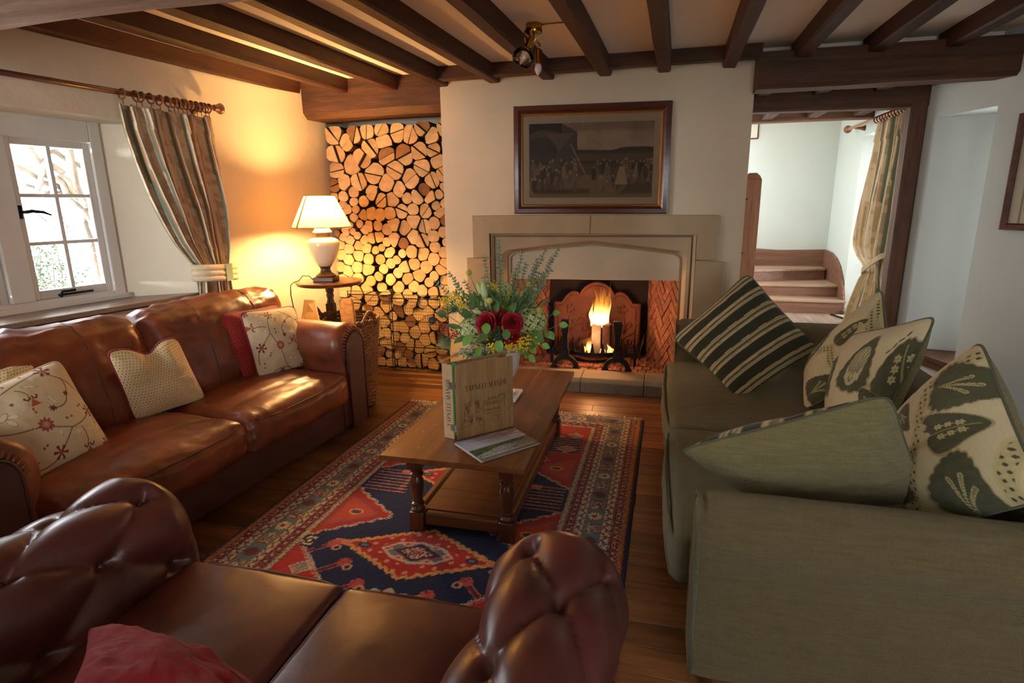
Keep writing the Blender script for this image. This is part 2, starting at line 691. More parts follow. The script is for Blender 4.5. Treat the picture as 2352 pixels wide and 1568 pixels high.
# chimney breast
b = MB()
YC = 4.93
b.box(-1.85, -1.42, YC, 5.95, 0, 2.75)
b.box(.30, .65, YC, 5.95, 0, 2.75)
b.box(-1.42, .30, YC, 5.95, 1.36, 2.75)
b.box(-1.42, .30, 5.80, 5.95, 0, 1.36)
wall_back = struct(b.build('wall_back', MT['plaster']))

# alcove behind the log stack
b = MB()
b.box(-3.6, -1.85, 5.55, 5.7, 0, 2.75)
struct(b.build('wall_alcove', MT['plaster']))
# rear of the room with its wide window opening; left opening added for the fill lamp
b = MB()
b.box(-4.4, -3.95, -1.75, -1.5, 0, 2.75)
b.box(-2.95, .45, -1.75, -1.5, 0, 2.75)
b.box(-3.95, -2.95, -1.75, -1.5, 0, 1.05)
b.box(-3.95, -2.95, -1.75, -1.5, 2.35, 2.75)
b.box(1.9, 4.2, -1.75, -1.5, 0, 2.75)
b.box(.45, 1.9, -1.75, -1.5, 0, 1.0)
b.box(.45, 1.9, -1.75, -1.5, 2.2, 2.75)
struct(b.build('wall_rear', MT['plaster']))

# ceiling slab, joists and beams
b = MB()
b.box(-4.3, 4.3, -1.7, 4.95, 2.69, 2.78)
b.box(-3.7, .65, 4.95, 5.7, 2.69, 2.78)
b.box(.65, 2.6, 4.9, 8.4, 2.55, 2.78)
ceiling = struct(b.build('ceiling', MT['ceiling']))


def beam_mesh(name, p0, p1, w, h, mat, parent, bev=.008, wob=.004, seg=10, seed=0):
    """a hewn timber from p0 to p1 (centre of its top face), slightly uneven"""
    p0, p1 = Vector(p0), Vector(p1)
    t = (p1 - p0)
    t2 = Vector((t.x, t.y, 0)).normalized()
    side = Vector((-t2.y, t2.x, 0))
    rings = []
    c = bev
    for i in range(seg + 1):
        q = p0 + t * (i / seg)
        pr = [(-w / 2, 0), (w / 2, 0), (w / 2, -h + c), (w / 2 - c, -h), (-w / 2 + c, -h), (-w / 2, -h + c)]
        ring = []
        for k, (a, z) in enumerate(pr):
            nz = noise.noise(Vector((q.x * 1.7 + seed * 9, q.y * 1.7, k * 3.1 + seed)))
            nz2 = noise.noise(Vector((q.x * 1.7 + seed * 5 + 40, q.y * 1.7, k * 2.1)))
            ring.append(q + side * (a + nz * wob) + Vector((0, 0, z + (nz2 * wob if z < -.001 else 0))))
        rings.append(ring)
    m = MB()
    m.rings(rings)
    return m.build(name, mat, parent, auto=30)


joist_x = [-3.21, -2.75, -2.28, -1.82, -1.37, -.92, -.46, -.01, .46, .92, 1.38, 1.84, 2.30]
for i, xc in enumerate(joist_x):
    k = max(0.0, .105 - .0105 * i)
    ye = 4.95 if xc < .5 else 4.86
    beam_mesh('joist', (xc - k * 3.4, 1.55, 2.69), (xc, ye, 2.69), .10, .115, MT['joist'], ceiling, bev=.012, wob=.007, seed=i)
beam_mesh('trimmer', (-1.87, 4.78, 2.69), (.66, 4.78, 2.70), .10, .10, MT['beam'], ceiling, seed=31)
beam_mesh('beam', (-3.22, 5.10, 2.69), (-1.84, 5.12, 2.70), .38, .315, MT['beam'], ceiling, bev=.05, wob=.012, seed=33)
beam_mesh('beam', (.64, 4.84, 2.63), (2.45, 4.84, 2.63), .22, .245, MT['beam'], ceiling, bev=.025, wob=.01, seed=35)
beam_mesh('beam', (-3.9, 1.82, 2.69), (3.4, 1.70, 2.69), .42, .375, MT['beam_grey'], ceiling, bev=.03, wob=.01, seg=18, seed=37)
beam_mesh('beam', (.60, 5.55, 2.54), (2.04, 5.55, 2.52), .15, .21, MT['beam'], ceiling, bev=.015, seed=39)
beam_mesh('beam', (.60, 7.0, 2.55), (2.2, 7.0, 2.55), .14, .135, MT['beam'], ceiling, bev=.01, seed=41)
for xa in (.78, 1.22, 1.66):
    beam_mesh('joist', (xa, 4.9, 2.55), (xa, 5.5, 2.55), .10, .11, MT['joist'], ceiling, seed=xa)
for xa in (1.06, 1.50, 1.93):
    beam_mesh('joist', (xa, 5.6, 2.55), (xa, 6.95, 2.55), .11, .11, MT['joist'], ceiling, seed=xa + 7)
beam_mesh('joist', (2.03, 5.45, 2.60), (2.24, 4.9, 2.60), .12, .14, MT['joist'], ceiling, seed=77)

# oak post at the passage
b = MB()
b.box(1.895, 2.015, 5.47, 5.60, 0, 2.36, bev=.012)
post = struct(b.build('trim_2', MT['post']))

# passage: raised floor, walls, glazed door
b = MB()
b.box(.64, 2.4, 5.62, 8.4, 0, .33)
platform = struct(b.build('floor_passage', MT['gap']))
for k in range(9):
    bb = MB()
    y0 = 5.62 + k * .166
    bb.box(.66, 2.07, y0 + .001, y0 + .164, .33, .35, bev=.002)
    bb.build('floor_board', MT['sill'], platform)
b = MB()
b.box(-.7, 2.4, 8.1, 8.3, 0, 2.6)
struct(b.build('wall_passage', MT['plaster_hall']))
b = MB()
b.box(2.08, 2.38, 5.60, 6.0, 0, 2.6)
b.box(2.08, 2.38, 7.22, 8.2, 0, 2.6)
b.box(2.08, 2.38, 6.0, 7.22, 0, .36)
b.box(2.08, 2.38, 6.0, 7.22, 2.27, 2.6)
struct(b.build('wall_passage_side', MT['plaster_hall']))
b = MB()
b.box(-.8, -.6, 5.9, 8.3, 0, 2.6)
struct(b.build('wall_passage_left', MT['plaster_hall']))
door = sroot('door_1')
b = MB()
for (y0, y1, z0, z1) in ((6.0, 6.05, .36, 2.27), (7.19, 7.22, .36, 2.27), (6.05, 7.19, 2.22, 2.27), (6.05, 7.19, .36, .43)):
    b.box(2.325, 2.375, y0, y1, z0, z1, bev=.006)
b.build('door_frame', MT['white_paint'], door)
b = MB()
b.box(2.345, 2.35, 6.05, 7.19, .43, 2.22)
b.build('pane', MT['glass'], door)
b = MB()
b.box(2.05, 2.32, 6.0, 7.22, .36, .40, bev=.006)
b.build('threshold', MT['sill'], door)
# small notices stuck on the glass, seen edge on beside the curtain
for (z0, z1, c) in ((1.42, 1.46, S(60, 150, 90)), (1.28, 1.38, S(70, 90, 200)), (1.18, 1.22, S(230, 90, 60))):
    b = MB()
    b.box(2.338, 2.343, 6.84, 6.94, z0, z1)
    b.build('notice', m_plain('notice_print', c, .6, var=0), door)

# left window
win = sroot('window_1')


def wbox(m, s0, s1, o0, o1, z0, z1, bev=.004):
    c = [WL(s, o, z) for z in (z0, z1) for o in (o0, o1) for s in (s0, s1)]
    m.add(c, [(0, 2, 3, 1), (4, 5, 7, 6), (0, 1, 5, 4), (2, 6, 7, 3), (0, 4, 6, 2), (1, 3, 7, 5)])


b = MB()
wbox(b, FW0, FW0 + .075, .30, .40, .99, 2.175)
wbox(b, FW1 - .075, FW1, .30, .40, .99, 2.175)
wbox(b, FW0 + .075, FW1 - .075, .30, .40, 2.035, 2.175)
wbox(b, FW0 + .075, FW1 - .075, .30, .40, .99, 1.045)
wbox(b, 2.275, 2.405, .29, .40, 1.045, 2.035)
b.build('window_frame', MT['white_paint'], win, bevel=.006)
b = MB()
wbox(b, FW0 - .0, FW1, .27, .31, .985, 1.02)
b.build('window_ledge', MT['white_paint'], win, bevel=.005)
for (c0, c1) in ((1.777, 2.273), (2.407, 2.983)):
    b = MB()
    st = .042
    wbox(b, c0, c0 + st, .325, .37, 1.047, 2.033)
    wbox(b, c1 - st, c1, .325, .37, 1.047, 2.033)
    wbox(b, c0 + st, c1 - st, .325, .37, 1.99, 2.033)
    wbox(b, c0 + st, c1 - st, .325, .37, 1.047, 1.10)
    cs = b.build('casement', MT['white_paint'], win, bevel=.004)
    sm = (c0 + c1) / 2
    zb = (1.10, 1.395, 1.69, 1.99)
    for (a0, a1, b0, b1) in ((sm - .011, sm + .011, 1.10, 1.99), (c0 + st, c1 - st, zb[1] - .011, zb[1] + .011), (c0 + st, c1 - st, zb[2] - .011, zb[2] + .011)):
        b = MB()
        wbox(b, a0, a1, .33, .365, b0, b1)
        b.build('glazing_bar', MT['white_paint'], cs)
    for (a0, a1) in ((c0 + st, sm - .011), (sm + .011, c1 - st)):
        for k in range(3):
            b = MB()
            wbox(b, a0, a1, .346, .349, zb[k] + .008, zb[k + 1] - .008)
            b.build('pane', MT['glass'], cs)
    b = MB()
    b.tube([WL(c1 - .02, .31, 1.59), WL(c1 - .03, .28, 1.59), WL(c1 - .06, .27, 1.595), WL(c1 - .12, .268, 1.588), WL(c1 - .16, .27, 1.57)], [.008, .011, .010, .009, .005], 8)
    b.tube([WL(c1 - .02, .325, 1.55), WL(c1 - .02, .318, 1.63)], .012, 6)
    b.build('window_catch', MT['iron'], cs, smooth=True)
    b = MB()
    b.tube([WL(c0 + .14, .315, 1.062), WL(c0 + .36, .31, 1.062)], .007, 8)
    b.tube([WL(c0 + .34, .32, 1.05), WL(c0 + .34, .30, 1.085), WL(c0 + .26, .30, 1.085)], .009, 8)
    b.build('window_stay', MT['iron'], cs, smooth=True)
b = MB()
b.prism([(SW0 - .03, -.035), (SW1 + .03, -.035), (SW1, .0), (FW1, .31), (FW0, .31), (SW0, .0)], lambda a, c, h: WL(a, c, .952 + h), .033)
b.build('window_sill', MT['sill'], win, bevel=.006)

# window in the right wall recess
win2 = sroot('window_2')
b = MB()


def rbox(m, s0, s1, o0, o1, z0, z1):
    c = [WR(s, o, z) for z in (z0, z1) for o in (o0, o1) for s in (s0, s1)]
    m.add(c, [(0, 2, 3, 1), (4, 5, 7, 6), (0, 1, 5, 4), (2, 6, 7, 3), (0, 4, 6, 2), (1, 3, 7, 5)])


for (s0, s1, z0, z1) in ((-.10, -.05, .39, 2.21), (.35, .42, .39, 2.21), (-.05, .35, 2.13, 2.21), (-.05, .35, .39, .46), (-.05, .35, 1.25, 1.28)):
    rbox(b, s0, s1, .43, .49, z0, z1)
b.build('window_frame', MT['white_paint'], win2, bevel=.004)
b = MB()
rbox(b, -.05, .35, .455, .458, .46, 2.13)
b.build('pane', MT['glass'], win2)

# ================================================================= STAIRCASE AT THE END OF THE PASSAGE
MT['tread'] = m_wood('worn_stair_oak', S(112, 84, 64), S(176, 146, 120), axis=0, rough=.45, spec=.4)
MT['riser'] = m_wood('brown_stair_riser', S(88, 56, 42), S(138, 98, 76), axis=0, rough=.5, spec=.35)
st = thing('staircase', 'winding oak staircase with three visible steps at the passage end', 'staircase', (1.5, 7.1, .35))
XR = 2.045


def step(z, front, back, name='tread'):
    b = MB()
    b.prism(front + back, PL(z - .028), .028)
    b.build(name, MT['tread'], st, bevel=.006)


def riser(p0, p1, z0, z1):
    b = MB()
    dx, dy = p1[0] - p0[0], p1[1] - p0[1]
    L = math.hypot(dx, dy)
    nx, ny = -dy / L * .02, dx / L * .02
    b.prism([p0, p1, (p1[0] + nx, p1[1] + ny), (p0[0] + nx, p0[1] + ny)], PL(z0), z1 - z0)
    b.build('riser', MT['riser'], st)


riser((.75, 7.10), (2.06, 7.10), .35, .478)
step(.506, [(.75, 7.075), (2.075, 7.075)], [(2.05, 7.5), (.75, 7.5)])
riser((.75, 7.36), (XR, 7.36), .506, .618)
step(.646, [(.75, 7.335), (XR, 7.335)], [(XR, 8.08), (.75, 8.08)])
riser((.75, 7.42), (XR - .02, 7.86), .646, .762)
step(.79, [(.75, 7.40), (XR - .02, 7.835)], [(XR - .02, 8.08), (.75, 8.08)])
riser((.75, 7.75), (1.2, 8.08), .79, .90)
# skirting boards of the stair: curved one on the right, straight one on the back wall
b = MB()
poly = [(7.12, .35), (8.09, .35), (8.09, 1.0), (7.80, .985), (7.60, .94), (7.42, .86), (7.28, .74), (7.18, .62), (7.12, .53)]
b.prism(poly, lambda a, c, h: (2.045 + h, a, c), .03)
b.build('stringer', MT['riser'], st, bevel=.004)
b = MB()
b.prism([(.7, .35), (2.05, .35), (2.05, 1.0), (1.5, .99), (1.2, 1.01), (.7, 1.08)], lambda a, c, h: (a, 8.095 - h, c), .025)
b.build('stringer', MT['riser'], st, bevel=.004)

nw = thing('newel_post', 'tall square brown newel post at the chimney corner', 'post', (.78, 5.6, 0))
b = MB()
b.box(.71, .855, 5.56, 5.68, 0, 1.79)
rings = [[(.71, 5.56, 1.79), (.855, 5.56, 1.79), (.855, 5.68, 1.79), (.71, 5.68, 1.79)]]
for (i, z) in ((.008, 1.80), (.012, 1.815), (.04, 1.845)):
    rings.append([(.71 + i, 5.56 + i, z), (.855 - i, 5.56 + i, z), (.855 - i, 5.68 - i, z), (.71 + i, 5.68 - i, z)])
b.rings(rings)
b.build('post', MT['newel'], nw, bevel=.005)
b = MB()
for z in (1.15, 1.62, .75):
    b.ball((.74, 5.558, z), .007, 8)
b.build('peg', MT['gap'], nw)
# strip of dark edging and pale mat on the passage floor
mat_o = thing('door_mat', 'pale mat with dark edge on the raised passage floor', 'mat', (1.95, 6.75, .35))
b = MB()
b.prism([(1.93, 7.02), (2.06, 6.6), (2.06, 7.05)], PL(.35), .006)
b.build('mat_pad', m_plain('pale_mat', S(206, 196, 176), .95, bump=.5, bscale=200), mat_o)
b = MB()
b.tube([(1.925, 7.03, .353), (2.06, 6.58, .353)], .014, 6)
b.build('mat_edge', MT['iron'], mat_o)


# ================================================================= FIREPLACE
fp = thing('fireplace', 'buff stone Tudor fireplace with brick herringbone firebox on the chimney wall', 'fireplace', (-.56, 4.9, 0))
FZ = lambda y0: (lambda a, c, h: (a, y0 + h, c))        # (x, z, depth)
XL, XRr = -1.43, .30      # square recess
ZT, ZR, ZJ = 1.51, 1.355, 1.145
XC = -.555


def stone(poly, y0, depth, name, mat='stone', bev=.006):
    m = MB()
    m.prism(poly, FZ(y0), depth)
    return m.build(name, MT[mat], fp, bevel=bev)


stone([(-1.585, ZJ), (XL, ZJ), (XL, ZR), (XC - .001, ZR), (XC + .002, ZT), (-1.585, ZT)], 4.895, .05, 'lintel_stone')
stone([(XC + .002, ZR), (XRr, ZR - .012), (XRr, ZJ), (.468, ZJ), (.46, ZT - .01), (XC + .005, ZT)], 4.895, .05, 'lintel_stone')
stone([(-1.645, .0), (XL, .0), (XL, ZJ - .003), (-1.645, ZJ - .003)], 4.895, .05, 'jamb_stone')
stone([(XRr, .0), (.53, .0), (.53, ZJ - .01), (XRr, ZJ - .003)], 4.895, .05, 'jamb_stone')


def arch_pts(x0, x1, zs, za, r=.09, n=7):
    """bottom-left up, shallow four-centred arch, down to bottom-right"""
    pts = [(x0, 0.0), (x0, zs - r * .7)]
    xc = (x0 + x1) / 2
    k = (za - zs) / ((x1 - x0) / 2 - r)
    for i in range(1, n + 1):
        a = PI - PI / 2 * i / n
        pts.append((x0 + r + r * math.cos(a), zs - r * .7 + r * .7 * math.sin(a)))
    pts.append(((x0 + r + xc) / 2, zs + (za - zs) * .55))
    pts.append((xc, za))
    for (px, pz) in reversed(pts[:-1]):
        pts.append((2 * xc - px, pz))
    return pts


def rect_like(pts, x0, x1, zt):
    """points on a square-headed outline matched one to one with an arch outline"""
    xa, xb = pts[0][0], pts[-1][0]
    out = []
    m = len(pts)
    for i, (px, pz) in enumerate(pts):
        u = (px - xa) / (xb - xa)
        if i == 0 or i == m - 1:
            out.append((x0 if i == 0 else x1, 0.0))
        elif i == 1 or i == m - 2:
            out.append((x0 if i == 1 else x1, zt * .86))
        elif i == 2 or i == m - 3:
            out.append((x0 if i == 2 else x1, zt))
        else:
            out.append((x0 + (x1 - x0) * u, zt))
    return out


def band(profile, name, mat='stone'):
    """profile: list of (outline points, y) joined into a moulding"""
    m = MB()
    m.rings([[(a, y, c) for a, c in pts] for pts, y in profile], closed=False, caps=False)
    o = m.build(name, MT[mat], fp, auto=28)
    return o


A0 = arch_pts(-1.335, .235, 1.215, 1.295, .085)
A1 = arch_pts(-1.30, .205, 1.195, 1.268, .085)
A2 = arch_pts(-1.275, .185, 1.18, 1.250, .085)
R0 = rect_like(A0, XL, XRr, ZR)
R1 = rect_like(A0, XL + .022, XRr - .022, ZR - .02)
R2 = rect_like(A0, XL + .050, XRr - .038, ZR - .032)
band([(R0, 4.895), (R0, 4.930), (R1, 4.955), (R1, 4.985), (R2, 4.955), (A0, 4.960)], 'square_moulding')
band([(A0, 4.960), (A0, 4.970), (A1, 5.015), (A1, 5.032), (A2, 5.02), (A2, 5.07)], 'arch_moulding')
# flat stone panel that closes the top of the arch
pl = [(-1.30, .945), (.21, .955)] + [(x, z) for x, z in reversed(A1) if z > .96]
m = MB()
m.prism(pl, FZ(5.05), .04)
m.build('throat_panel', MT['stone_light'], fp, bevel=.004)

# hearth: kerb of separate stones, floor of separate bricks
xs = [-1.66, -1.18, -.60, -.06, .53]
for i in range(4):
    m = MB()
    prof = [(4.765, .0), (5.06, .0), (5.06, .128), (4.80, .128), (4.785, .115), (4.765, .095)]
    m.prism(prof, lambda a, c, h, x=xs[i] + .002: (x + h, a, c), xs[i + 1] - xs[i] - .004)
    m.build('kerb_stone', MT['kerb'], fp, bevel=.006)
m = MB()
m.box(-1.41, .29, 5.06, 5.80, 0, .105)
m.build('hearth_bed', MT['mortar'], fp)
rb = random.Random(5)
row = 0
y = 5.065
while y < 5.72:
    x = -1.40 + (.0375 if row % 2 else 0)
    while x < .27:
        m = MB()
        m.box(x + .003, min(x + .072, .285), y + .003, y + .105, .06, .122 + rb.uniform(-.003, .003), bev=.005)
        m.build('brick', MT['brick'], fp)
        x += .075
    y += .108
    row += 1


def clip_poly(poly, inside, cut):
    out = []
    for i in range(len(poly)):
        p, q = poly[i], poly[(i + 1) % len(poly)]
        a, c = inside(p), inside(q)
        if a:
            out.append(p)
        if a != c:
            out.append(cut(p, q))
    return out


def clip_rect(poly, x0, x1, y0, y1):
    for ax, lim, sg in ((0, x0, 1), (0, x1, -1), (1, y0, 1), (1, y1, -1)):
        def ins(p):
            return (p[ax] - lim) * sg >= 0

        def cut(p, q):
            t = (lim - p[ax]) / (q[ax] - p[ax])
            return (p[0] + t * (q[0] - p[0]), p[1] + t * (q[1] - p[1]))
        poly = clip_poly(poly, ins, cut)
        if len(poly) < 3:
            return []
    return poly


def area2(poly):
    return sum(poly[i][0] * poly[(i + 1) % len(poly)][1] - poly[(i + 1) % len(poly)][0] * poly[i][1] for i in range(len(poly))) / 2


def herringbone(x0, x1, y0, y1, fr, W=.074, mlen=3, gap=.004):
    """45 degree herringbone of separate bricks clipped to a rectangle"""
    c, s = math.cos(PI / 4), math.sin(PI / 4)
    N = 26
    cx, cy = (x0 + x1) / 2, (y0 + y1) / 2
    n = 0
    for i in range(-N, N):
        for j in range(-N, N):
            r = (i - j) % (2 * mlen)
            if r == 0:
                q = (i, i + mlen, j, j + 1)
            elif r == 2 * mlen - 1:
                q = (i, i + 1, j, j + mlen)
            else:
                continue
            g = gap / W
            pts = [(q[0] + g, q[2] + g), (q[1] - g, q[2] + g), (q[1] - g, q[3] - g), (q[0] + g, q[3] - g)]
            pts = [(cx + W * (a * c - b_ * s), cy + W * (a * s + b_ * c)) for a, b_ in pts]
            pts = clip_rect(pts, x0, x1, y0, y1)
            if len(pts) < 3 or abs(area2(pts)) < .0006:
                continue
            m = MB()
            m.prism(pts, fr, .02 + rb.uniform(-.004, .004))
            m.build('brick', MT['brick'], fp, bevel=.003)
            n += 1
    return n


YF, YB = 5.07, 5.72
# side walls run slightly inwards towards the back
m = MB()
m.prism([(.185 + .03, YF), (.40, YF), (.40, YB), (-.085 + .03, YB)], PL(.1), 1.2)
m.prism([(-1.42, YF), (-1.285 - .03, YF), (-1.03 - .03, YB), (-1.42, YB)], PL(.1), 1.2)
m.build('side_wall', MT['mortar'], fp)
m = MB()
m.box(-1.4, .3, YB, YB + .05, .1, 1.3)
m.box(-1.4, .3, 5.06, YB + .05, 1.3, 1.34)
m.build('back_wall', MT['soot'], fp)
LR = math.hypot(.27, YB - YF)
herringbone(0, LR, .12, 1.0, lambda a, c, h: (.215 - .27 * a / LR - h * .92, YF + (YB - YF) * a / LR - h * .38, c))
LL = math.hypot(.255, YB - YF)
herringbone(0, LL, .12, 1.0, lambda a, c, h: (-1.315 + .255 * a / LL + h * .93, YF + (YB - YF) * a / LL - h * .37, c))

# ---- cast iron fireback leaning on the back wall
MT['fireback'] = m_plain('rusty_cast_iron', S(104, 60, 42), .75, .2, var=.25, vscale=9, bump=.5, bscale=60)
fb = thing('fireback', 'arched cast iron fireback with raised scrolls standing behind the fire', 'fireback', (-.56, 5.6, .13))
YK = 5.62
bx0, bx1 = -.985, -.13


def fb_top(x):
    u = (x - (bx0 + bx1) / 2) / ((bx1 - bx0) / 2)
    a = abs(u)
    if a < .40:
        return .66 + .20 * math.sqrt(max(0, 1 - (a / .42) ** 2)) + .0
    if a < .80:
        t = (a - .40) / .40
        return .745 + .035 * math.sin(t * PI) - .085 * t ** 2
    return .655 - .01 * (a - .8)


top = [(bx0 + (bx1 - bx0) * i / 60, fb_top(bx0 + (bx1 - bx0) * i / 60)) for i in range(61)]
poly = [(bx0, .12), (bx1, .12)] + top[::-1]
m = MB()
m.prism(poly, FZ(YK), .03)
m.build('plate', MT['fireback'], fb, bevel=.004)
m = MB()
m.tube([(bx0 + .015, YK, .13)] + [(min(max(x, bx0 + .015), bx1 - .015), YK, z - .016) for x, z in top] + [(bx1 - .015, YK, .13)], .014, 8)
m.tube([(bx0 + .05, YK, .15)] + [(min(max(x, bx0 + .05), bx1 - .05), YK, z - .045) for x, z in top] + [(bx1 - .05, YK, .15)], .007, 6)
m.build('rim', MT['fireback'], fb, smooth=True)


def spiral(cx, cz, r0, turns, sgn=1, a0=0.0, n=40):
    return [(cx + sgn * r0 * (1 - t * .85) * math.cos(a0 + t * turns * 2 * PI), YK, cz + r0 * (1 - t * .85) * math.sin(a0 + t * turns * 2 * PI)) for t in [i / n for i in range(n + 1)]]


m = MB()
for sg in (-1, 1):
    c0 = (bx0 + bx1) / 2 + sg * .27
    # lily flower
    m.tube([(c0, YK, .36), (c0, YK, .44), (c0, YK, .52)], [.016, .024, .003], 8)
    for q in (-1, 1):
        m.tube([(c0, YK, .40), (c0 + q * .03, YK, .46), (c0 + q * .055, YK, .47), (c0 + q * .07, YK, .44), (c0 + q * .06, YK, .415)], [.008, .014, .014, .011, .008], 8)
    m.tube([(c0 - .05, YK, .395), (c0 + .05, YK, .395)], .010, 8)
    m.tube(spiral(c0 + sg * .055, .27, .07, 1.8, sg, PI / 2), .011, 8)
    m.tube([(c0 + sg * .055, YK, .34), (c0 + sg * .09, YK, .37), (c0 + sg * .12, YK, .45)], [.011, .010, .008], 8)
    for k in range(5):
        a = k / 5 * 2 * PI
        m.ball((c0 - sg * .02 + .034 * math.cos(a), YK, .585 + .034 * math.sin(a)), .02, 8, sc=(1, .5, 1))
    m.tube(spiral(c0 - sg * .12, .45, .05, 1.2, -sg, 0), .010, 8)
rr = random.Random(2)
for k in range(60):
    a = rr.uniform(0, 2 * PI)
    q = rr.uniform(0, .12)
    m.ball(((bx0 + bx1) / 2 + q * math.cos(a), YK, .40 + q * 1.5 * math.sin(a)), rr.uniform(.012, .03), 7, sc=(1, .5, 1))
for k in range(26):
    m.tube([(rr.uniform(bx0 + .1, bx1 - .1), YK, .2), (rr.uniform(bx0 + .1, bx1 - .1), YK, .19 + rr.uniform(0, .04))], .006, 5)
m.build('relief', MT['fireback'], fb, smooth=True)

# ---- andirons
for (xa, lab) in ((-.785, 'left black iron andiron with arched foot on the brick hearth'), (-.315, 'right black iron andiron with arched foot on the brick hearth')):
    an = thing('andiron', lab, 'andiron', (xa, 5.1, .125), 'pair of andirons in the fireplace')
    YA = 5.10
    m = MB()
    arc = [(xa + .105 * math.cos(a), YA, .125 + .10 * math.sin(a)) for a in [PI * i / 14 for i in range(15)]]
    rings = []
    for i, p in enumerate(arc):
        a = PI * i / 14
        w = .020
        dx, dz = math.cos(a) * w, math.sin(a) * w
        rings.append([(p[0] - dx, YA - .022, p[2] - dz), (p[0] + dx, YA - .022, p[2] + dz), (p[0] + dx, YA + .022, p[2] + dz), (p[0] - dx, YA + .022, p[2] - dz)])
    m.rings(rings)
    m.box(xa - .135, xa - .075, YA - .025, YA + .025, .122, .136)
    m.box(xa + .075, xa + .135, YA - .025, YA + .025, .122, .136)
    m.build('foot', MT['iron'], an, bevel=.004)
    m = MB()
    m.box(xa - .036, xa + .036, YA - .022, YA + .022, .235, .30)
    m.box(xa - .027, xa + .027, YA - .018, YA + .018, .30, .46)
    for q in (-.016, 0, .016):
        m.box(xa + q - .004, xa + q + .004, YA - .023, YA - .016, .305, .455)
    m.box(xa - .034, xa + .034, YA - .023, YA + .022, .46, .53)
    m.build('shaft', MT['iron'], an, bevel=.003)
    m = MB()
    m.box(xa - .042, xa + .042, YA - .03, YA + .03, .53, .542)
    m.box(xa - .036, xa + .036, YA - .026, YA + .026, .542, .575)
    m.tube([(xa - .015, YA - .024, .48), (xa, YA - .027, .495), (xa + .015, YA - .024, .51)], .005, 6)
    m.build('cap', MT['iron'], an, bevel=.004)
    m = MB()
    m.box(xa - .012, xa + .012, YA + .02, YA + .42, .215, .24)
    m.build('billet_bar', MT['iron'], an)

# ---- fire basket with spikes
gr = thing('fire_grate', 'black iron fire grate with spiked curved front bar between the andirons', 'grate', (-.52, 5.3, .125))


def bow(x0, x1, y0, dy, z, n=12):
    return [(x0 + (x1 - x0) * i / n, y0 - dy * math.sin(PI * i / n), z) for i in range(n + 1)]


def flat_bar(pts, w, h):
    m = MB()
    rings = []
    for i, p in enumerate(pts):
        rings.append([(p[0], p[1] - w, p[2] - h), (p[0], p[1] + w, p[2] - h), (p[0], p[1] + w, p[2] + h), (p[0], p[1] - w, p[2] + h)])
    m.rings(rings)
    return m


fb1 = bow(-.76, -.34, 5.24, .06, .235)
flat_bar(fb1, .008, .017).build('front_bar', MT['iron'], gr)
flat_bar(bow(-.74, -.36, 5.23, .09, .185), .008, .015).build('front_bar', MT['iron'], gr)
flat_bar([(-.34, 5.24, .235), (-.13, 5.26, .225)], .008, .02).build('front_bar', MT['iron'], gr)
flat_bar([(-.97, 5.26, .225), (-.76, 5.24, .235)], .008, .02).build('front_bar', MT['iron'], gr)
for x in (-.90, -.73, -.635, -.545, -.45, -.255, -.145):
    yv = 5.24 - (.06 * math.sin(PI * (x + .76) / .42) if -.76 < x < -.34 else -.01)
    m = MB()
    m.rings([[(x - r, yv - .008, z), (x + r, yv - .008, z), (x + r, yv + .008, z), (x - r, yv + .008, z)] for r, z in ((.02, .25), (.016, .275), (.005, .34))])
    m.build('spike', MT['iron'], gr)
for i in range(15):
    x = -.96 + i * .06
    m = MB()
    m.tube([(x, 5.25, .21), (x, 5.5, .225), (x, 5.58, .30)], .007, 6)
    m.build('bar', MT['iron'], gr, smooth=True)
m = MB()
for (x, yv) in ((-.94, 5.28), (-.16, 5.28), (-.94, 5.55), (-.16, 5.55)):
    m.box(x - .012, x + .012, yv - .012, yv + .012, .115, .23)
m.build('leg', MT['iron'], gr)
for sx in (-.98, -.12):
    m = MB()
    for k in range(7):
        yv = 5.27 + k * .045
        m.tube([(sx, yv, .21), (sx + (.03 if sx > -.5 else -.03), yv, .36)], .006, 6)
    m.tube([(sx + (.03 if sx > -.5 else -.03), 5.25, .36), (sx + (.03 if sx > -.5 else -.03), 5.57, .36)], .008, 6)
    m.build('side_rail', MT['iron'], gr, smooth=True)

# ---- burning logs and flame
MT['ash_log'] = m_plain('pale_charred_log', S(104, 96, 90), .9, var=.25, vscale=14, bump=.5, bscale=40)
MT['char_log'] = m_plain('charred_log', S(70, 46, 36), .9, var=.4, vscale=14, bump=.5, bscale=40)
m = MB()
c = (-.492, 5.33)
pts = [(c[0] - .075, c[1] - .055), (c[0] + .015, c[1] - .075), (c[0] + .02, c[1] + .05), (c[0] - .06, c[1] + .06)]
m.prism(pts, PL(.225), .275)
tag(m.build('firewood_log', MT['ash_log'], None, bevel=.008), 'pale split log standing upright and burning in the grate', 'log')
m = MB()
pts = [(c[0] + .024, c[1] - .06), (c[0] + .10, c[1] - .04), (c[0] + .11, c[1] + .04), (c[0] + .03, c[1] + .06)]
m.prism(pts, PL(.225), .28)
tag(m.build('firewood_log', MT['char_log'], None, bevel=.012), 'dark charred log standing right of the pale burning log', 'log')
m = MB()
m.tube([(-.74, 5.42, .25), (-.58, 5.36, .33)], .035, 8)
tag(m.build('firewood_log', MT['char_log'], None, smooth=True), 'small charred branch leaning left of the burning log', 'log')


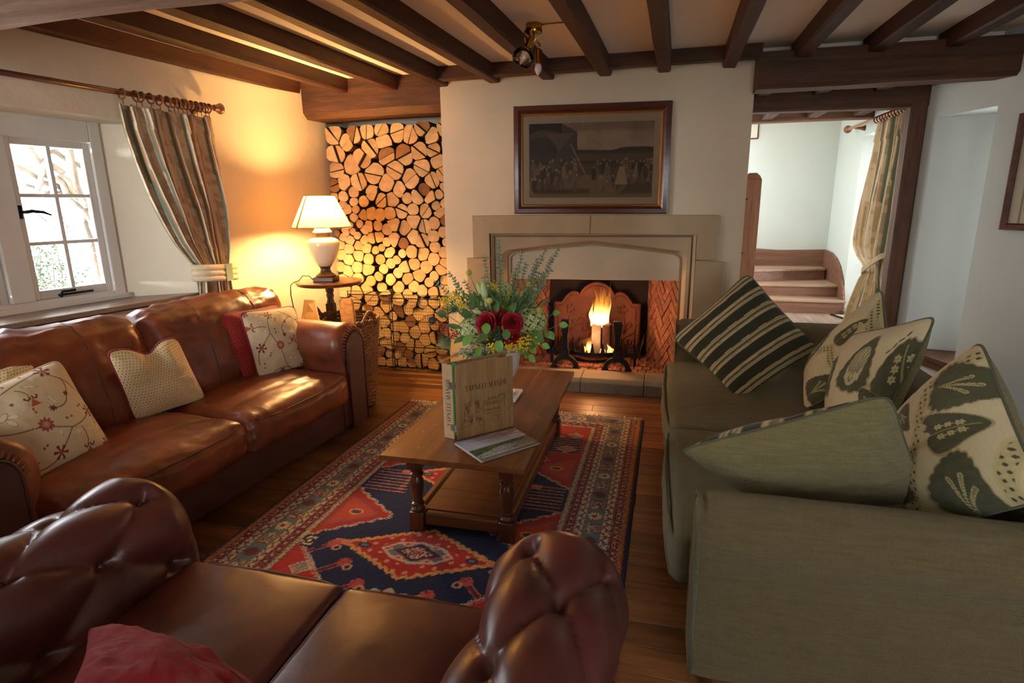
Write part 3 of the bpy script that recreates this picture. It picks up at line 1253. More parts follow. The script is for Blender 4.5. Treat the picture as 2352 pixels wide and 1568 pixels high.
def m_flame(name, z0, z1, strength):
    m = bpy.data.materials.new(name)
    m.use_nodes = True
    nt = m.node_tree
    nt.nodes.clear()
    out = nt.nodes.new('ShaderNodeOutputMaterial')
    tc = nt.nodes.new('ShaderNodeTexCoord')
    sp = nt.nodes.new('ShaderNodeSeparateXYZ')
    nt.links.new(tc.outputs['Object'], sp.inputs[0])
    mr = nt.nodes.new('ShaderNodeMapRange')
    mr.inputs['From Min'].default_value = z0
    mr.inputs['From Max'].default_value = z1
    nt.links.new(sp.outputs['Z'], mr.inputs['Value'])
    cs = ramp(nt, mr.outputs['Result'], [(0.0, (1.0, .55, .12)), (.22, (1.0, .74, .34)), (.5, (1.0, .42, .06)), (1.0, (.9, .14, .01))])
    st_ = ramp(nt, mr.outputs['Result'], [(0.0, (.8,) * 3), (.25, (1.0,) * 3), (.55, (.30,) * 3), (1.0, (.10,) * 3)])
    em = nt.nodes.new('ShaderNodeEmission')
    nt.links.new(cs, em.inputs['Color'])
    mu = nd(nt, 'ShaderNodeMath', operation='MULTIPLY')
    nt.links.new(st_, mu.inputs[0])
    mu.inputs[1].default_value = strength
    nt.links.new(mu.outputs[0], em.inputs['Strength'])
    tr = nt.nodes.new('ShaderNodeBsdfTransparent')
    n = nd(nt, 'ShaderNodeTexNoise', Scale=1.0, Detail=3.0)
    mp = nt.nodes.new('ShaderNodeMapping')
    mp.inputs['Scale'].default_value = (38, 38, 7)
    nt.links.new(tc.outputs['Object'], mp.inputs['Vector'])
    nt.links.new(mp.outputs[0], n.inputs['Vector'])
    al = ramp(nt, mr.outputs['Result'], [(0.0, (.95,) * 3), (.4, (.75,) * 3), (1.0, (.08,) * 3)])
    mu2 = nd(nt, 'ShaderNodeMath', operation='MULTIPLY')
    nt.links.new(n.outputs['Fac'], mu2.inputs[0])
    nt.links.new(al, mu2.inputs[1])
    mx = nt.nodes.new('ShaderNodeMixShader')
    nt.links.new(mu2.outputs[0], mx.inputs['Fac'])
    nt.links.new(tr.outputs[0], mx.inputs[1])
    nt.links.new(em.outputs[0], mx.inputs[2])
    nt.links.new(mx.outputs[0], out.inputs['Surface'])
    return m


MT['flame'] = m_flame('flame', .45, .90, 3.2)
MT['flame_low'] = m_flame('low_flame', .22, .46, 1.8)
fl = thing('fire', 'tall orange flame rising from the upright log in the grate', 'fire', (-.49, 5.33, .25))
rf2 = random.Random(11)


def tongue(x, yv, z, h, r, lean=0.0):
    m = MB()
    n = 14
    pts, rad = [], []
    ph = rf2.uniform(0, 6)
    for i in range(n + 1):
        t = i / n
        pts.append((x + lean * t * t + .016 * math.sin(ph + t * 7) * t, yv + .010 * math.cos(ph + t * 6) * t, z + h * t))
        rad.append(max(.001, r * (math.sin(PI * (t * .80 + .20)) ** 1.1) * (1 - t * .35)))
    m.tube(pts, rad, 9)
    return m


for (dx, dy, h, r, ln) in ((-.02, 0, .34, .050, .0), (.012, .01, .40, .042, .02), (-.048, .02, .30, .032, .02), (.04, 0, .42, .028, .05), (-.008, -.03, .24, .050, -.01),
                           (.0, .03, .43, .026, -.012), (-.068, 0, .24, .020, -.022), (.066, .02, .30, .018, .022), (-.03, .01, .40, .018, -.03), (.02, -.02, .20, .052, .0), (-.085, .01, .17, .012, -.02)):
    tongue(-.492 + dx, 5.33 + dy, .475, h, r, ln).build('flame_tongue', MT['flame'], fl, smooth=True)
for (x, yv, z, h, r) in ((-.585, 5.29, .23, .17, .028), (-.575, 5.30, .23, .11, .035), (-.40, 5.27, .23, .10, .022), (-.46, 5.26, .23, .05, .03)):
    tongue(x, yv, z, h, r).build('flame_tongue', MT['flame_low'], fl, smooth=True)
m = MB()
for k in range(40):
    m.ball((rf2.uniform(-.66, -.36), rf2.uniform(5.28, 5.42), .222 + rf2.uniform(0, .02)), rf2.uniform(.01, .022), 6)
e = m.build('ember_bed', m_emit('glowing_ember', (1.0, .22, .03), 2.5), fl)
e['kind'] = 'stuff'
for (loc, en, sz) in (((-.49, 5.24, .68), 14, .08), ((-.56, 5.18, .40), 3, .05)):
    L = light('firelight', 'POINT', loc, en, (1.0, .42, .15), sz)
    adopt(L, fl)

# ================================================================= FRAMED PRINTS
MT['frame_wood'] = m_wood('mahogany_frame', S(44, 16, 8), S(100, 44, 24), axis=0, rough=.3, bump=.1, coat=.3)
MT['gilt'] = m_plain('gilt_slip', S(190, 140, 60), .35, .7, var=.1)
MT['print'] = m_attr('printed_paper', .7, 0)
MT['picture_glass'] = m_glass('picture_glass')


def vnoise(U, V, seed, octv=4):
    """smooth value noise on arrays"""
    r = np.random.RandomState(seed)
    out = np.zeros_like(U)
    amp, tot = 1.0, 0
    for o in range(octv):
        g = r.rand(64, 64)
        x, yv = U * 2 ** o, V * 2 ** o
        xi, yi = np.floor(x).astype(int), np.floor(yv).astype(int)
        fx, fy = x - xi, yv - yi
        fx, fy = fx * fx * (3 - 2 * fx), fy * fy * (3 - 2 * fy)
        a = g[yi % 64, xi % 64]
        b_ = g[yi % 64, (xi + 1) % 64]
        c_ = g[(yi + 1) % 64, xi % 64]
        d_ = g[(yi + 1) % 64, (xi + 1) % 64]
        out += amp * ((a * (1 - fx) + b_ * fx) * (1 - fy) + (c_ * (1 - fx) + d_ * fx) * fy)
        tot += amp
        amp *= .5
    return out / tot


def mixc(A, B, t):
    t = np.clip(t, 0, 1)[..., None]
    return A * (1 - t) + np.asarray(B, dtype=float) * t


def frame_mould(m, x0, x1, z0, z1, fr, prof):
    """mitred picture frame: prof = (inset, height) steps; fr(x, z, h)"""
    rings = []
    for ins, h in prof:
        rings.append([fr(x0 + ins, z0 + ins, h), fr(x1 - ins, z0 + ins, h), fr(x1 - ins, z1 - ins, h), fr(x0 + ins, z1 - ins, h)])
    m.rings(rings, True, False)


def village_print(nu, nv):
    U, V = np.meshgrid(np.linspace(0, 1, nu), np.linspace(0, 1, nv))
    sky = S(152, 124, 100)
    C = np.ones((nv, nu, 3)) * np.array(sky)
    C = mixc(C, S(112, 84, 64), np.clip((V - .86) * 20, 0, 1) * .7)
    nz = vnoise(U * 7, V * 7, 3)
    C = mixc(C, S(104, 80, 60), (nz - .45) * 1.4)
    hill = .63 + .05 * vnoise(U * 6, U * 0, 5) + .02 * np.sin(U * 9)
    C = mixc(C, S(66, 50, 36), (hill - V) * 60)
    C = mixc(C, S(96, 76, 50), np.clip((.60 - V) * 40, 0, 1) * (V > .5) * .6)
    house = (U < .40 - (V - .6) * .02) & (V > .42) & (V < .98 - .9 * np.clip(U - .28, 0, 1))
    C = mixc(C, S(74, 60, 52), house * .95)
    roof = (V > .86 + .05 * np.abs(np.sin(U * 12))) & (U < .27)
    C = mixc(C, S(58, 42, 34), roof * 1.0)
    gable = (np.abs(U - .25) < (V - .62) * .5) & (V > .62) & (V < .86)
    C = mixc(C, S(104, 84, 68), gable * .6)
    arch = ((U - .1) / .13) ** 2 + ((V - .62) / .2) ** 2 < 1
    C = mixc(C, S(58, 48, 42), arch * .7)
    ground = V < .46
    C = mixc(C, S(84, 62, 40), ground * .9)
    knoll = ((U - .55) / .24) ** 2 + ((V - .16) / .15) ** 2 < 1
    C = mixc(C, S(124, 98, 68), knoll * .6)
    C = mixc(C, S(60, 44, 32), ((V < .12) & (U < .5)) * .7)
    C = mixc(C, S(116, 92, 62), np.clip((.07 - V) * 30, 0, 1) * .8)
    r = np.random.RandomState(4)
    for k in range(150):
        left = r.rand() < .48
        cx = r.uniform(.0, .40) if left else r.uniform(.52, 1.0)
        cy = r.uniform(.14, .44)
        if .42 < cx < .58 and cy < .3:
            continue
        h = r.uniform(.05, .10)
        w = h * .22
        body = ((U - cx) / w) ** 2 + ((V - cy) / h) ** 2 < 1
        kf = r.uniform(.5, 1.2)
        tone = S(104 * kf, 80 * kf, 58 * kf)
        C = mixc(C, tone, body * .85)
        head = ((U - cx) / .010) ** 2 + ((V - cy - h * 1.05) / .017) ** 2 < 1
        C = mixc(C, S(150, 120, 94), head * .5)
    lady = (np.abs(U - .755) < .018 + (.40 - V) * .16) & (V > .17) & (V < .42)
    C = mixc(C, S(146, 118, 86), lady * .9)
    pole = np.abs((U - .36) - (.66 - V) * .30) < .006
    C = mixc(C, S(140, 114, 90), (pole & (V > .30) & (V < .72)) * .7)
    C *= (1 + .10 * (vnoise(U * 120, V * 80, 9, 1) - .5))[..., None]
    return C


pic = thing('framed_picture', 'large mahogany framed sepia village print above the mantel', 'picture', (-.57, 4.93, 1.52))
fx0, fx1, fz0, fz1 = -1.205, .062, 1.522, 2.385
tilt = .030


def PF(x, z, h):
    return (x, 4.925 - h + .003 * (z - fz0) / .86, z - .018 * (x - fx0) / 1.27 * (1 if z > 1.9 else .6))


m = MB()
frame_mould(m, fx0, fx1, fz0, fz1, PF, [(0, 0), (0, .022), (.008, .030), (.040, .036), (.054, .028), (.062, .018), (.066, .018)])
m.build('frame', MT['frame_wood'], pic, auto=25)
m = MB()
frame_mould(m, fx0 + .066, fx1 - .066, fz0 + .066, fz1 - .066, PF, [(0, .018), (.003, .020), (.007, .016), (.012, .010), (.014, .008)])
m.build('gilt_slip', MT['gilt'], pic, auto=25)
nu, nv = 300, 190
mx0, mx1, mz0, mz1 = fx0 + .078, fx1 - .078, fz0 + .078, fz1 - .078
U, V = np.meshgrid(np.linspace(0, 1, nu), np.linspace(0, 1, nv))
X, Z = mx0 + (mx1 - mx0) * U, mz0 + (mz1 - mz0) * V
C = np.ones((nv, nu, 3)) * np.array(S(158, 130, 104))
C *= (1 + .08 * (vnoise(U * 5, V * 5, 8) - .5))[..., None]
iu0, iu1, iv0, iv1 = .045, .955, .075, .915
sub = village_print(nu, nv)
iu = np.clip(((U - iu0) / (iu1 - iu0) * (nu - 1)).astype(int), 0, nu - 1)
iv = np.clip(((V - iv0) / (iv1 - iv0) * (nv - 1)).astype(int), 0, nv - 1)
ins = (U > iu0) & (U < iu1) & (V > iv0) & (V < iv1)
C = np.where(ins[..., None], sub[iv, iu], C)
P = np.array([[PF(x, z, .008) for x, z in zip(rx, rz)] for rx, rz in zip(X, Z)])
grid_mesh('print', P, MT['print'], pic, C)
m = MB()
m.add([PF(mx0, mz0, .012), PF(mx1, mz0, .012), PF(mx1, mz1, .012), PF(mx0, mz1, .012)], [(0, 1, 2, 3)])
m.build('glazing', MT['picture_glass'], pic)

# small dark framed picture on the right wall, cut by the frame edge
pic2 = thing('framed_picture', 'dark framed pale picture on the right wall at the photo edge', 'picture', WR(-.45, 0, 1.4))


def PR(a, z, h):
    return WR(a, -.004 - h, z)


m = MB()
frame_mould(m, -.95, -.075, 1.395, 2.135, PR, [(0, 0), (0, .022), (.012, .028), (.035, .022), (.045, .012)])
m.build('frame', MT['frame_wood'], pic2, auto=25)
nu2, nv2 = 60, 50
U, V = np.meshgrid(np.linspace(0, 1, nu2), np.linspace(0, 1, nv2))
C = np.ones((nv2, nu2, 3)) * np.array(S(176, 166, 146))
inn = (U > .12) & (U < .88) & (V > .12) & (V < .88)
C = mixc(C, S(128, 118, 98), inn * (.4 + vnoise(U * 6, V * 6, 3)))
C = mixc(C, S(120, 96, 60), ((np.abs(U - .10) < .01) | (np.abs(U - .9) < .01)) * 1.0)
P = np.array([[PR(-.905 + .785 * u, 1.44 + .65 * v, .008) for u, v in zip(ru, rv)] for ru, rv in zip(U, V)])
grid_mesh('print', P, MT['print'], pic2, C)

# corner of a small picture on the passage wall behind the chimney corner
pic3 = thing('framed_picture', 'small thin framed picture high on the passage wall', 'picture', (1.02, 8.1, 2.35))
m = MB()
frame_mould(m, .72, 1.155, 2.36, 2.62, lambda x, z, h: (x, 8.097 - h, z), [(0, 0), (0, .012), (.012, .012), (.014, .004)])
m.build('frame', MT['frame_wood'], pic3)
m = MB()
m.box(.73, 1.145, 8.090, 8.096, 2.37, 2.61)
m.build('print', m_plain('pale_print_paper', S(214, 210, 200), .8, var=.05), pic3)


# ================================================================= LOG STACK IN THE ALCOVE
def m_log(name, cols, dark):
    m, nt, bs = new_mat(name)
    tc = nt.nodes.new('ShaderNodeTexCoord')
    n = nd(nt, 'ShaderNodeTexNoise', Scale=14.0, Detail=4.0)
    nt.links.new(tc.outputs['Object'], n.inputs['Vector'])
    w = nd(nt, 'ShaderNodeTexWave', wave_type='RINGS', rings_direction='Y', Scale=26.0, Distortion=5.0, Detail=2.0)
    w.inputs['Detail Scale'].default_value = 1.5
    nt.links.new(tc.outputs['Object'], w.inputs['Vector'])
    oi = nt.nodes.new('ShaderNodeObjectInfo')
    base = ramp(nt, oi.outputs['Random'], cols)
    mx = nt.nodes.new('ShaderNodeMix')
    mx.data_type = 'RGBA'
    mx.blend_type = 'MULTIPLY'
    mx.inputs['Factor'].default_value = 1.0
    tone = ramp(nt, n.outputs['Fac'], [(0.25, (.72, .66, .58)), (.6, (1, 1, 1))])
    nt.links.new(base, mx.inputs['A'])
    nt.links.new(tone, mx.inputs['B'])
    mx2 = nt.nodes.new('ShaderNodeMix')
    mx2.data_type = 'RGBA'
    mx2.blend_type = 'MULTIPLY'
    mx2.inputs['Factor'].default_value = .35
    nt.links.new(mx.outputs['Result'], mx2.inputs['A'])
    ring = ramp(nt, w.outputs['Fac'], [(0.2, (.62, .52, .42)), (.7, (1, 1, 1))])
    nt.links.new(ring, mx2.inputs['B'])
    nt.links.new(mx2.outputs['Result'], bs.inputs['Base Color'])
    bs.inputs['Roughness'].default_value = .85
    bs.inputs['Specular IOR Level'].default_value = .2
    add_bump(nt, bs, n.outputs['Fac'], .4, .004)
    return m


MT['log_end'] = m_log('pale_end_grain', [(0, S(196, 156, 106)), (.5, S(222, 186, 134)), (1, S(206, 164, 116))], False)
MT['log_dark'] = m_log('brown_end_grain', [(0, S(128, 88, 58)), (1, S(156, 112, 74))], True)
MT['bark'] = m_plain('log_bark', S(74, 52, 36), .95, var=.35, vscale=30, bump=.8, bscale=50, rnd=(.7, 1.3))

LX0, LX1, LZ0, LZ1 = -3.09, -1.80, .02, 2.34
rl = np.random.RandomState(12)


def log_size(z):
    return np.where(z > 1.72, .150, np.where(z > .80, .108, .128))


ns = 9000
pool = np.stack([rl.uniform(LX0, LX1, ns * 3), rl.uniform(LZ0, LZ1, ns * 3)], 1)
keep = rl.rand(len(pool)) < (.105 / log_size(pool[:, 1])) ** 2
pool = pool[keep][:ns]
NC = 232
cen = pool[rl.choice(len(pool), NC, replace=False)]
for it in range(9):
    d2 = ((pool[:, None, :] - cen[None]) ** 2).sum(-1)
    a = d2.argmin(1)
    for k in range(NC):
        q = pool[a == k]
        if len(q):
            cen[k] = cen[k] * .25 + q.mean(0) * .75
cells = []
for k in range(NC):
    poly = [(LX0, LZ0), (LX1, LZ0), (LX1, LZ1), (LX0, LZ1)]
    dd = ((cen - cen[k]) ** 2).sum(1)
    for j in np.argsort(dd)[1:16]:
        mx_, mz_ = (cen[k] + cen[j]) / 2
        nx, nz = cen[j] - cen[k]

        def ins(p):
            return (p[0] - mx_) * nx + (p[1] - mz_) * nz <= 0

        def cut(p, q):
            f0 = (p[0] - mx_) * nx + (p[1] - mz_) * nz
            f1 = (q[0] - mx_) * nx + (q[1] - mz_) * nz
            t = f0 / (f0 - f1)
            return (p[0] + t * (q[0] - p[0]), p[1] + t * (q[1] - p[1]))
        poly = clip_poly(poly, ins, cut)
        if len(poly) < 3:
            break
    if len(poly) >= 3:
        cells.append(poly)


def centroid(poly):
    A = area2(poly)
    cx = cz = 0
    for i in range(len(poly)):
        x0, z0 = poly[i]
        x1, z1 = poly[(i + 1) % len(poly)]
        w = x0 * z1 - x1 * z0
        cx += (x0 + x1) * w
        cz += (z0 + z1) * w
    return cx / (6 * A), cz / (6 * A)


def radial(poly, c, n=16):
    """distance from c to the polygon outline in n directions"""
    out = []
    for i in range(n):
        a = 2 * PI * i / n
        dx, dz = math.cos(a), math.sin(a)
        best = 9
        for k in range(len(poly)):
            (x0, z0), (x1, z1) = poly[k], poly[(k + 1) % len(poly)]
            ex, ez = x1 - x0, z1 - z0
            den = dx * ez - dz * ex
            if abs(den) < 1e-9:
                continue
            t = ((x0 - c[0]) * ez - (z0 - c[1]) * ex) / den
            u = ((x0 - c[0]) * dz - (z0 - c[1]) * dx) / den
            if t > 0 and -1e-6 <= u <= 1 + 1e-6:
                best = min(best, t)
        out.append(best)
    return out


def half_cut(poly, c, ang, off):
    nx, nz = math.cos(ang), math.sin(ang)

    def ins(p):
        return (p[0] - c[0]) * nx + (p[1] - c[1]) * nz >= off

    def cut(p, q):
        f0 = (p[0] - c[0]) * nx + (p[1] - c[1]) * nz - off
        f1 = (q[0] - c[0]) * nx + (q[1] - c[1]) * nz - off
        t = f0 / (f0 - f1)
        return (p[0] + t * (q[0] - p[0]), p[1] + t * (q[1] - p[1]))
    return clip_poly(poly, ins, cut)


logs = []        # (outline, shape word, centre)
areas = sorted([abs(area2(p)) for p in cells])
thr = areas[int(len(areas) * .72)]
rlp = random.Random(21)
for poly in cells:
    c = centroid(poly)
    zc = c[1]
    if abs(area2(poly)) < .0016:
        continue
    rd = radial(poly, c)
    rin, rmean = min(rd), sum(rd) / len(rd)
    big = abs(area2(poly)) > thr or (zc > 1.7 and rlp.random() < .3)
    u = rlp.random()
    if big and u < .78:
        # a log split into two half-moons lying face to face
        R = rmean * 1.03
        ol = [(c[0] + min(r * .97, R) * math.cos(2 * PI * i / 16), c[1] + min(r * .97, R) * math.sin(2 * PI * i / 16)) for i, r in enumerate(rd)]
        ang = rlp.uniform(0, 2 * PI)
        off = rlp.uniform(-.012, .012)
        for sg in (0, 1):
            h = half_cut(ol, c, ang + PI * sg, .004 + (off if sg == 0 else -off))
            if len(h) >= 4:
                logs.append((h, 'half-round', zc))
    elif u < (.62 if .75 < zc < 1.75 else .38):
        ol = [(c[0] + min(r * .985, rin * 1.16) * math.cos(2 * PI * i / 16), c[1] + min(r * .985, rin * 1.16) * math.sin(2 * PI * i / 16)) for i, r in enumerate(rd)]
        logs.append((ol, 'round', zc))
    else:
        R = rmean * rlp.uniform(1.08, 1.4)
        ol = [(c[0] + min(r * .955, R) * math.cos(2 * PI * i / 16), c[1] + min(r * .955, R) * math.sin(2 * PI * i / 16)) for i, r in enumerate(rd)]
        logs.append((ol, 'split', zc))
ORD = ['first', 'second', 'third', 'fourth', 'fifth', 'sixth', 'seventh', 'eighth', 'ninth', 'tenth', 'eleventh', 'twelfth', 'thirteenth', 'fourteenth', 'fifteenth', 'sixteenth',
       'seventeenth', 'eighteenth', 'nineteenth', 'twentieth', 'twenty-first', 'twenty-second', 'twenty-third', 'twenty-fourth']
rows = {}
info = []
for ol, shape, _z in logs:
    cx = sum(p[0] for p in ol) / len(ol)
    cz = sum(p[1] for p in ol) / len(ol)
    info.append((ol, shape, cx, cz))
info.sort(key=lambda t: -t[3])
# rows of about the same height, counted from the top
r, i = 0, 0
while i < len(info):
    top = info[i][3]
    hgt = .11 if top > 1.72 else .085
    rw = [t for t in info[i:] if t[3] > top - hgt]
    rows[r] = sorted(rw, key=lambda t: t[2])
    i += len(rw)
    r += 1
for r, rw in rows.items():
    for k, (ol, shape, cx, cz) in enumerate(rw):
        dark = rlp.random() < .13
        yf = 5.135 + rlp.uniform(-.022, .03)
        ty, tx = rlp.uniform(-.12, .12), rlp.uniform(-.12, .12)
        m = MB()
        n = len(ol)
        lo = [(x - cx, z - cz) for x, z in ol]
        if area2(lo) < 0:
            lo = lo[::-1]
        fr = [(x * .955, (x * tx + z * ty) - .004, z * .955) for x, z in lo]
        f2 = [(x, (x * tx + z * ty) + .003, z) for x, z in lo]
        bk = [(x, .27, z) for x, z in lo]
        m.v = fr + f2 + bk
        m.f = [tuple(range(n))]
        m.mi = [0]
        for q in range(n):
            j = (q + 1) % n
            m.f.append((q, n + q, n + j, j))
            m.f.append((n + q, 2 * n + q, 2 * n + j, n + j))
            m.mi += [0, 1]
        m.f.append(tuple(range(2 * n, 3 * n))[::-1])
        m.mi.append(1)
        o = m.build('stacked_log', [MT['log_dark'] if dark else MT['log_end'], MT['bark']])
        o.location = (cx, yf, cz)
        tone = 'brown' if dark else 'pale'
        place = 'behind the wire panels' if cz < .74 else 'in the alcove stack'
        tag(o, f"{tone} {shape} log {place}, {ORD[min(k, 23)]} from left in {ORD[min(r, 23)]} row down", 'log', 'logs stacked in the alcove')

# wire panels leaning in front of the lower logs
for (x0, x1, yy, z1, lab) in ((-2.955, -2.49, 5.075, .79, 'left dark wire mesh panel standing in front of the log stack'),
                              (-2.50, -1.90, 5.05, .77, 'right dark wire mesh panel standing in front of the log stack')):
    cg = thing('wire_panel', lab, 'wire panel', ((x0 + x1) / 2, yy, 0))
    m = MB()
    m.tube([(x0, yy, .012), (x1, yy, .012), (x1, yy, z1), (x0, yy, z1)], .006, 6, closed=True)
    m.build('panel_frame', MT['iron'], cg, smooth=True)
    for zz in (z1 * .33, z1 * .66, z1 - .035):
        m = MB()
        m.tube([(x0, yy, zz), (x1, yy, zz)], .004, 6)
        m.build('cross_rod', MT['iron'], cg, smooth=True)
    m = MB()
    x = x0 + .018
    while x < x1 - .006:
        m.tube([(x, yy, .012), (x, yy, z1)], .0014, 4, caps=False)
        x += .0185
    z = .04
    while z < z1:
        m.tube([(x0, yy, z), (x1, yy, z)], .0013, 4, caps=False)
        z += .030
    w = m.build('wire_mesh', MT['iron'], cg)
    w['kind'] = 'stuff'

# ================================================================= LAMP ON ITS ROUND TABLE
MT['mahog'] = m_wood('polished_table_mahogany', S(66, 36, 20), S(124, 76, 44), axis=0, rough=.25, bump=.05, coat=.4)
MT['turned'] = m_wood('dark_turned_oak', S(40, 22, 13), S(86, 50, 30), axis=2, rough=.35, bump=.15)
tx_, ty_ = -2.72, 4.38
lt = thing('lamp_table', 'small round moulded dark wood table carrying the lit lamp', 'side table', (tx_, ty_, 0))
m = MB()
m.lathe([(.02, .948), (.235, .948), (.262, .953), (.268, .960), (.262, .966), (.274, .970), (.280, .977), (.276, .984), (.262, .986), (.0005, .986)], (tx_, ty_, 0), 48)
m.build('tabletop', MT['mahog'], lt, auto=35)
m = MB()
m.box(tx_ - .034, tx_ + .034, ty_ - .034, ty_ + .034, .62, .79, bev=.006)
m.lathe([(.05, .948), (.034, .93), (.036, .90), (.028, .88), (.034, .86), (.026, .83), (.034, .80), (.034, .79)], (tx_, ty_, 0), 16)
m.lathe([(.034, .62), (.028, .60), (.036, .57), (.03, .40), (.04, .25), (.05, .2), (.02, .15)], (tx_, ty_, 0), 16)
o = m.build('column', MT['turned'], lt, auto=35)
for k in range(3):
    a = PI / 2 + k * 2 * PI / 3
    m = MB()
    m.tube([(tx_ + math.cos(a) * q, ty_ + math.sin(a) * q, z) for q, z in ((.03, .23), (.10, .20), (.17, .10), (.23, .03), (.27, .02))], [.022, .022, .02, .018, .02], 8)
    m.build('foot', MT['turned'], lt, smooth=True)

lp = thing('table_lamp', 'cream urn table lamp with lit cream fabric shade on round table', 'lamp', (tx_, ty_, .986))
MT['lamp_cream'] = m_plain('cream_ceramic', S(226, 208, 170), .25, var=.03, coat=.4)
MT['lamp_bronze'] = m_plain('dark_bronze', S(70, 50, 34), .4, .3, var=.2)
lcx, lcy = tx_ - .01, ty_ - .02
cR = Matrix.Rotation(math.radians(12), 4, 'Z')
m = MB()
m.box(-.085, .085, -.085, .085, .987, 1.022, M=Matrix.Translation((lcx, lcy, 0)) @ cR, bev=.004)
m.build('plinth', MT['lamp_bronze'], lp)
m = MB()
m.lathe([(.082, 1.022), (.085, 1.032), (.070, 1.043), (.048, 1.06), (.040, 1.085), (.046, 1.105), (.055, 1.112)], (lcx, lcy, 0), 32)
m.build('foot', MT['lamp_bronze'], lp, auto=50)
m = MB()
m.lathe([(.03, 1.11), (.052, 1.112), (.085, 1.16), (.114, 1.22), (.130, 1.28), (.131, 1.305), (.122, 1.328), (.10, 1.342), (.07, 1.352), (.062, 1.356)], (lcx, lcy, 0), 40)
m.build('urn', MT['lamp_cream'], lp, smooth=True)
m = MB()
m.lathe([(.062, 1.355), (.060, 1.362), (.058, 1.385), (.066, 1.39)], (lcx, lcy, 0), 32)
m.build('neck', MT['lamp_bronze'], lp, smooth=True)
m = MB()
m.lathe([(.05, 1.388), (.076, 1.39), (.078, 1.398), (.066, 1.412), (.058, 1.428), (.044, 1.443), (.02, 1.452), (.008, 1.46), (.008, 1.50)], (lcx, lcy, 0), 32)
m.build('lid', MT['lamp_cream'], lp, auto=40)
# shade: thin translucent fabric
ms = bpy.data.materials.new('lit_shade_fabric')
ms.use_nodes = True
nt = ms.node_tree
nt.nodes.clear()
out = nt.nodes.new('ShaderNodeOutputMaterial')
df = nt.nodes.new('ShaderNodeBsdfDiffuse')
df.inputs['Color'].default_value = (*S(226, 196, 136), 1)
tl = nt.nodes.new('ShaderNodeBsdfTranslucent')
tl.inputs['Color'].default_value = (*S(224, 176, 96), 1)
mx = nt.nodes.new('ShaderNodeMixShader')
mx.inputs['Fac'].default_value = .45
nt.links.new(df.outputs[0], mx.inputs[1])
nt.links.new(tl.outputs[0], mx.inputs[2])
nt.links.new(mx.outputs[0], out.inputs['Surface'])
MT['shade'] = ms
m = MB()
m.lathe([(.238, 1.435), (.235, 1.445), (.120, 1.688)], (lcx, lcy, 0), 48, caps=False)
m.build('shade', MT['shade'], lp, smooth=True)
MT['shade_trim'] = m_plain('shade_seam_trim', S(150, 112, 66), .8)
m = MB()
m.tube([(lcx + .238 * math.cos(a), lcy + .238 * math.sin(a), 1.436) for a in [2 * PI * i / 48 for i in range(48)]], .0035, 6, closed=True)
m.build('bottom_binding', MT['shade_trim'], lp, smooth=True)
m = MB()
m.tube([(lcx + .120 * math.cos(a), lcy + .120 * math.sin(a), 1.687) for a in [2 * PI * i / 40 for i in range(40)]], .003, 6, closed=True)
m.build('top_binding', MT['shade_trim'], lp, smooth=True)
m = MB()
sa = math.radians(-112)
for (w0, w1) in ((-.03, .03),):
    p = []
    for r_, z_ in ((.238, 1.436), (.1215, 1.687)):
        for da in (-.045, .045):
            p.append((lcx + r_ * math.cos(sa + da) * 1.006, lcy + r_ * math.sin(sa + da) * 1.006, z_))
    m.add(p, [(0, 1, 3, 2)])
m.build('seam', MT['shade_trim'], lp, solid=.001)
m = MB()
m.ball((lcx, lcy, 1.545), .032, 12, sc=(1, 1, 1.25))
m.build('bulb', m_emit('lit_bulb', (1.0, .72, .36), 25), lp, smooth=True)
m = MB()
for k in range(3):
    a = k * 2 * PI / 3 + .4
    m.tube([(lcx, lcy, 1.66), (lcx + .119 * math.cos(a), lcy + .119 * math.sin(a), 1.685)], .002, 5)
m.tube([(lcx, lcy, 1.46), (lcx, lcy, 1.51)], .014, 10)
m.build('shade_carrier', MT['lamp_bronze'], lp, smooth=True)
m = MB()
m.tube([(lcx - .08, lcy - .06, .992), (lcx - .13, lcy - .05, 1.03), (lcx - .17, lcy - .08, 1.035), (lcx - .20, lcy - .10, .995), (lcx - .185, lcy - .20, .992), (lcx - .17, lcy - .262, .975), (lcx - .17, lcy - .27, .90), (lcx - .155, lcy - .26, .72), (lcx - .13, lcy - .2, .5), (lcx - .12, lcy - .15, .05)], .004, 6)
m.build('cord', MT['iron'], lp, smooth=True)
adopt(light('lamp_light', 'POINT', (lcx, lcy, 1.545), 140, (1.0, .60, .22), .09), lp)

# ================================================================= LOG BASKET
MT['wicker'] = m_plain('brown_wicker', S(128, 82, 44), .6, var=.35, vscale=25, bump=.3, bscale=120)
bk = thing('log_basket', 'round brown wicker log basket standing behind the leather sofa arm', 'basket', (-2.44, 4.06, 0))
bcx, bcy = -2.44, 4.06


def brad(z):
    return .215 + .075 * (z / .72) ** .8


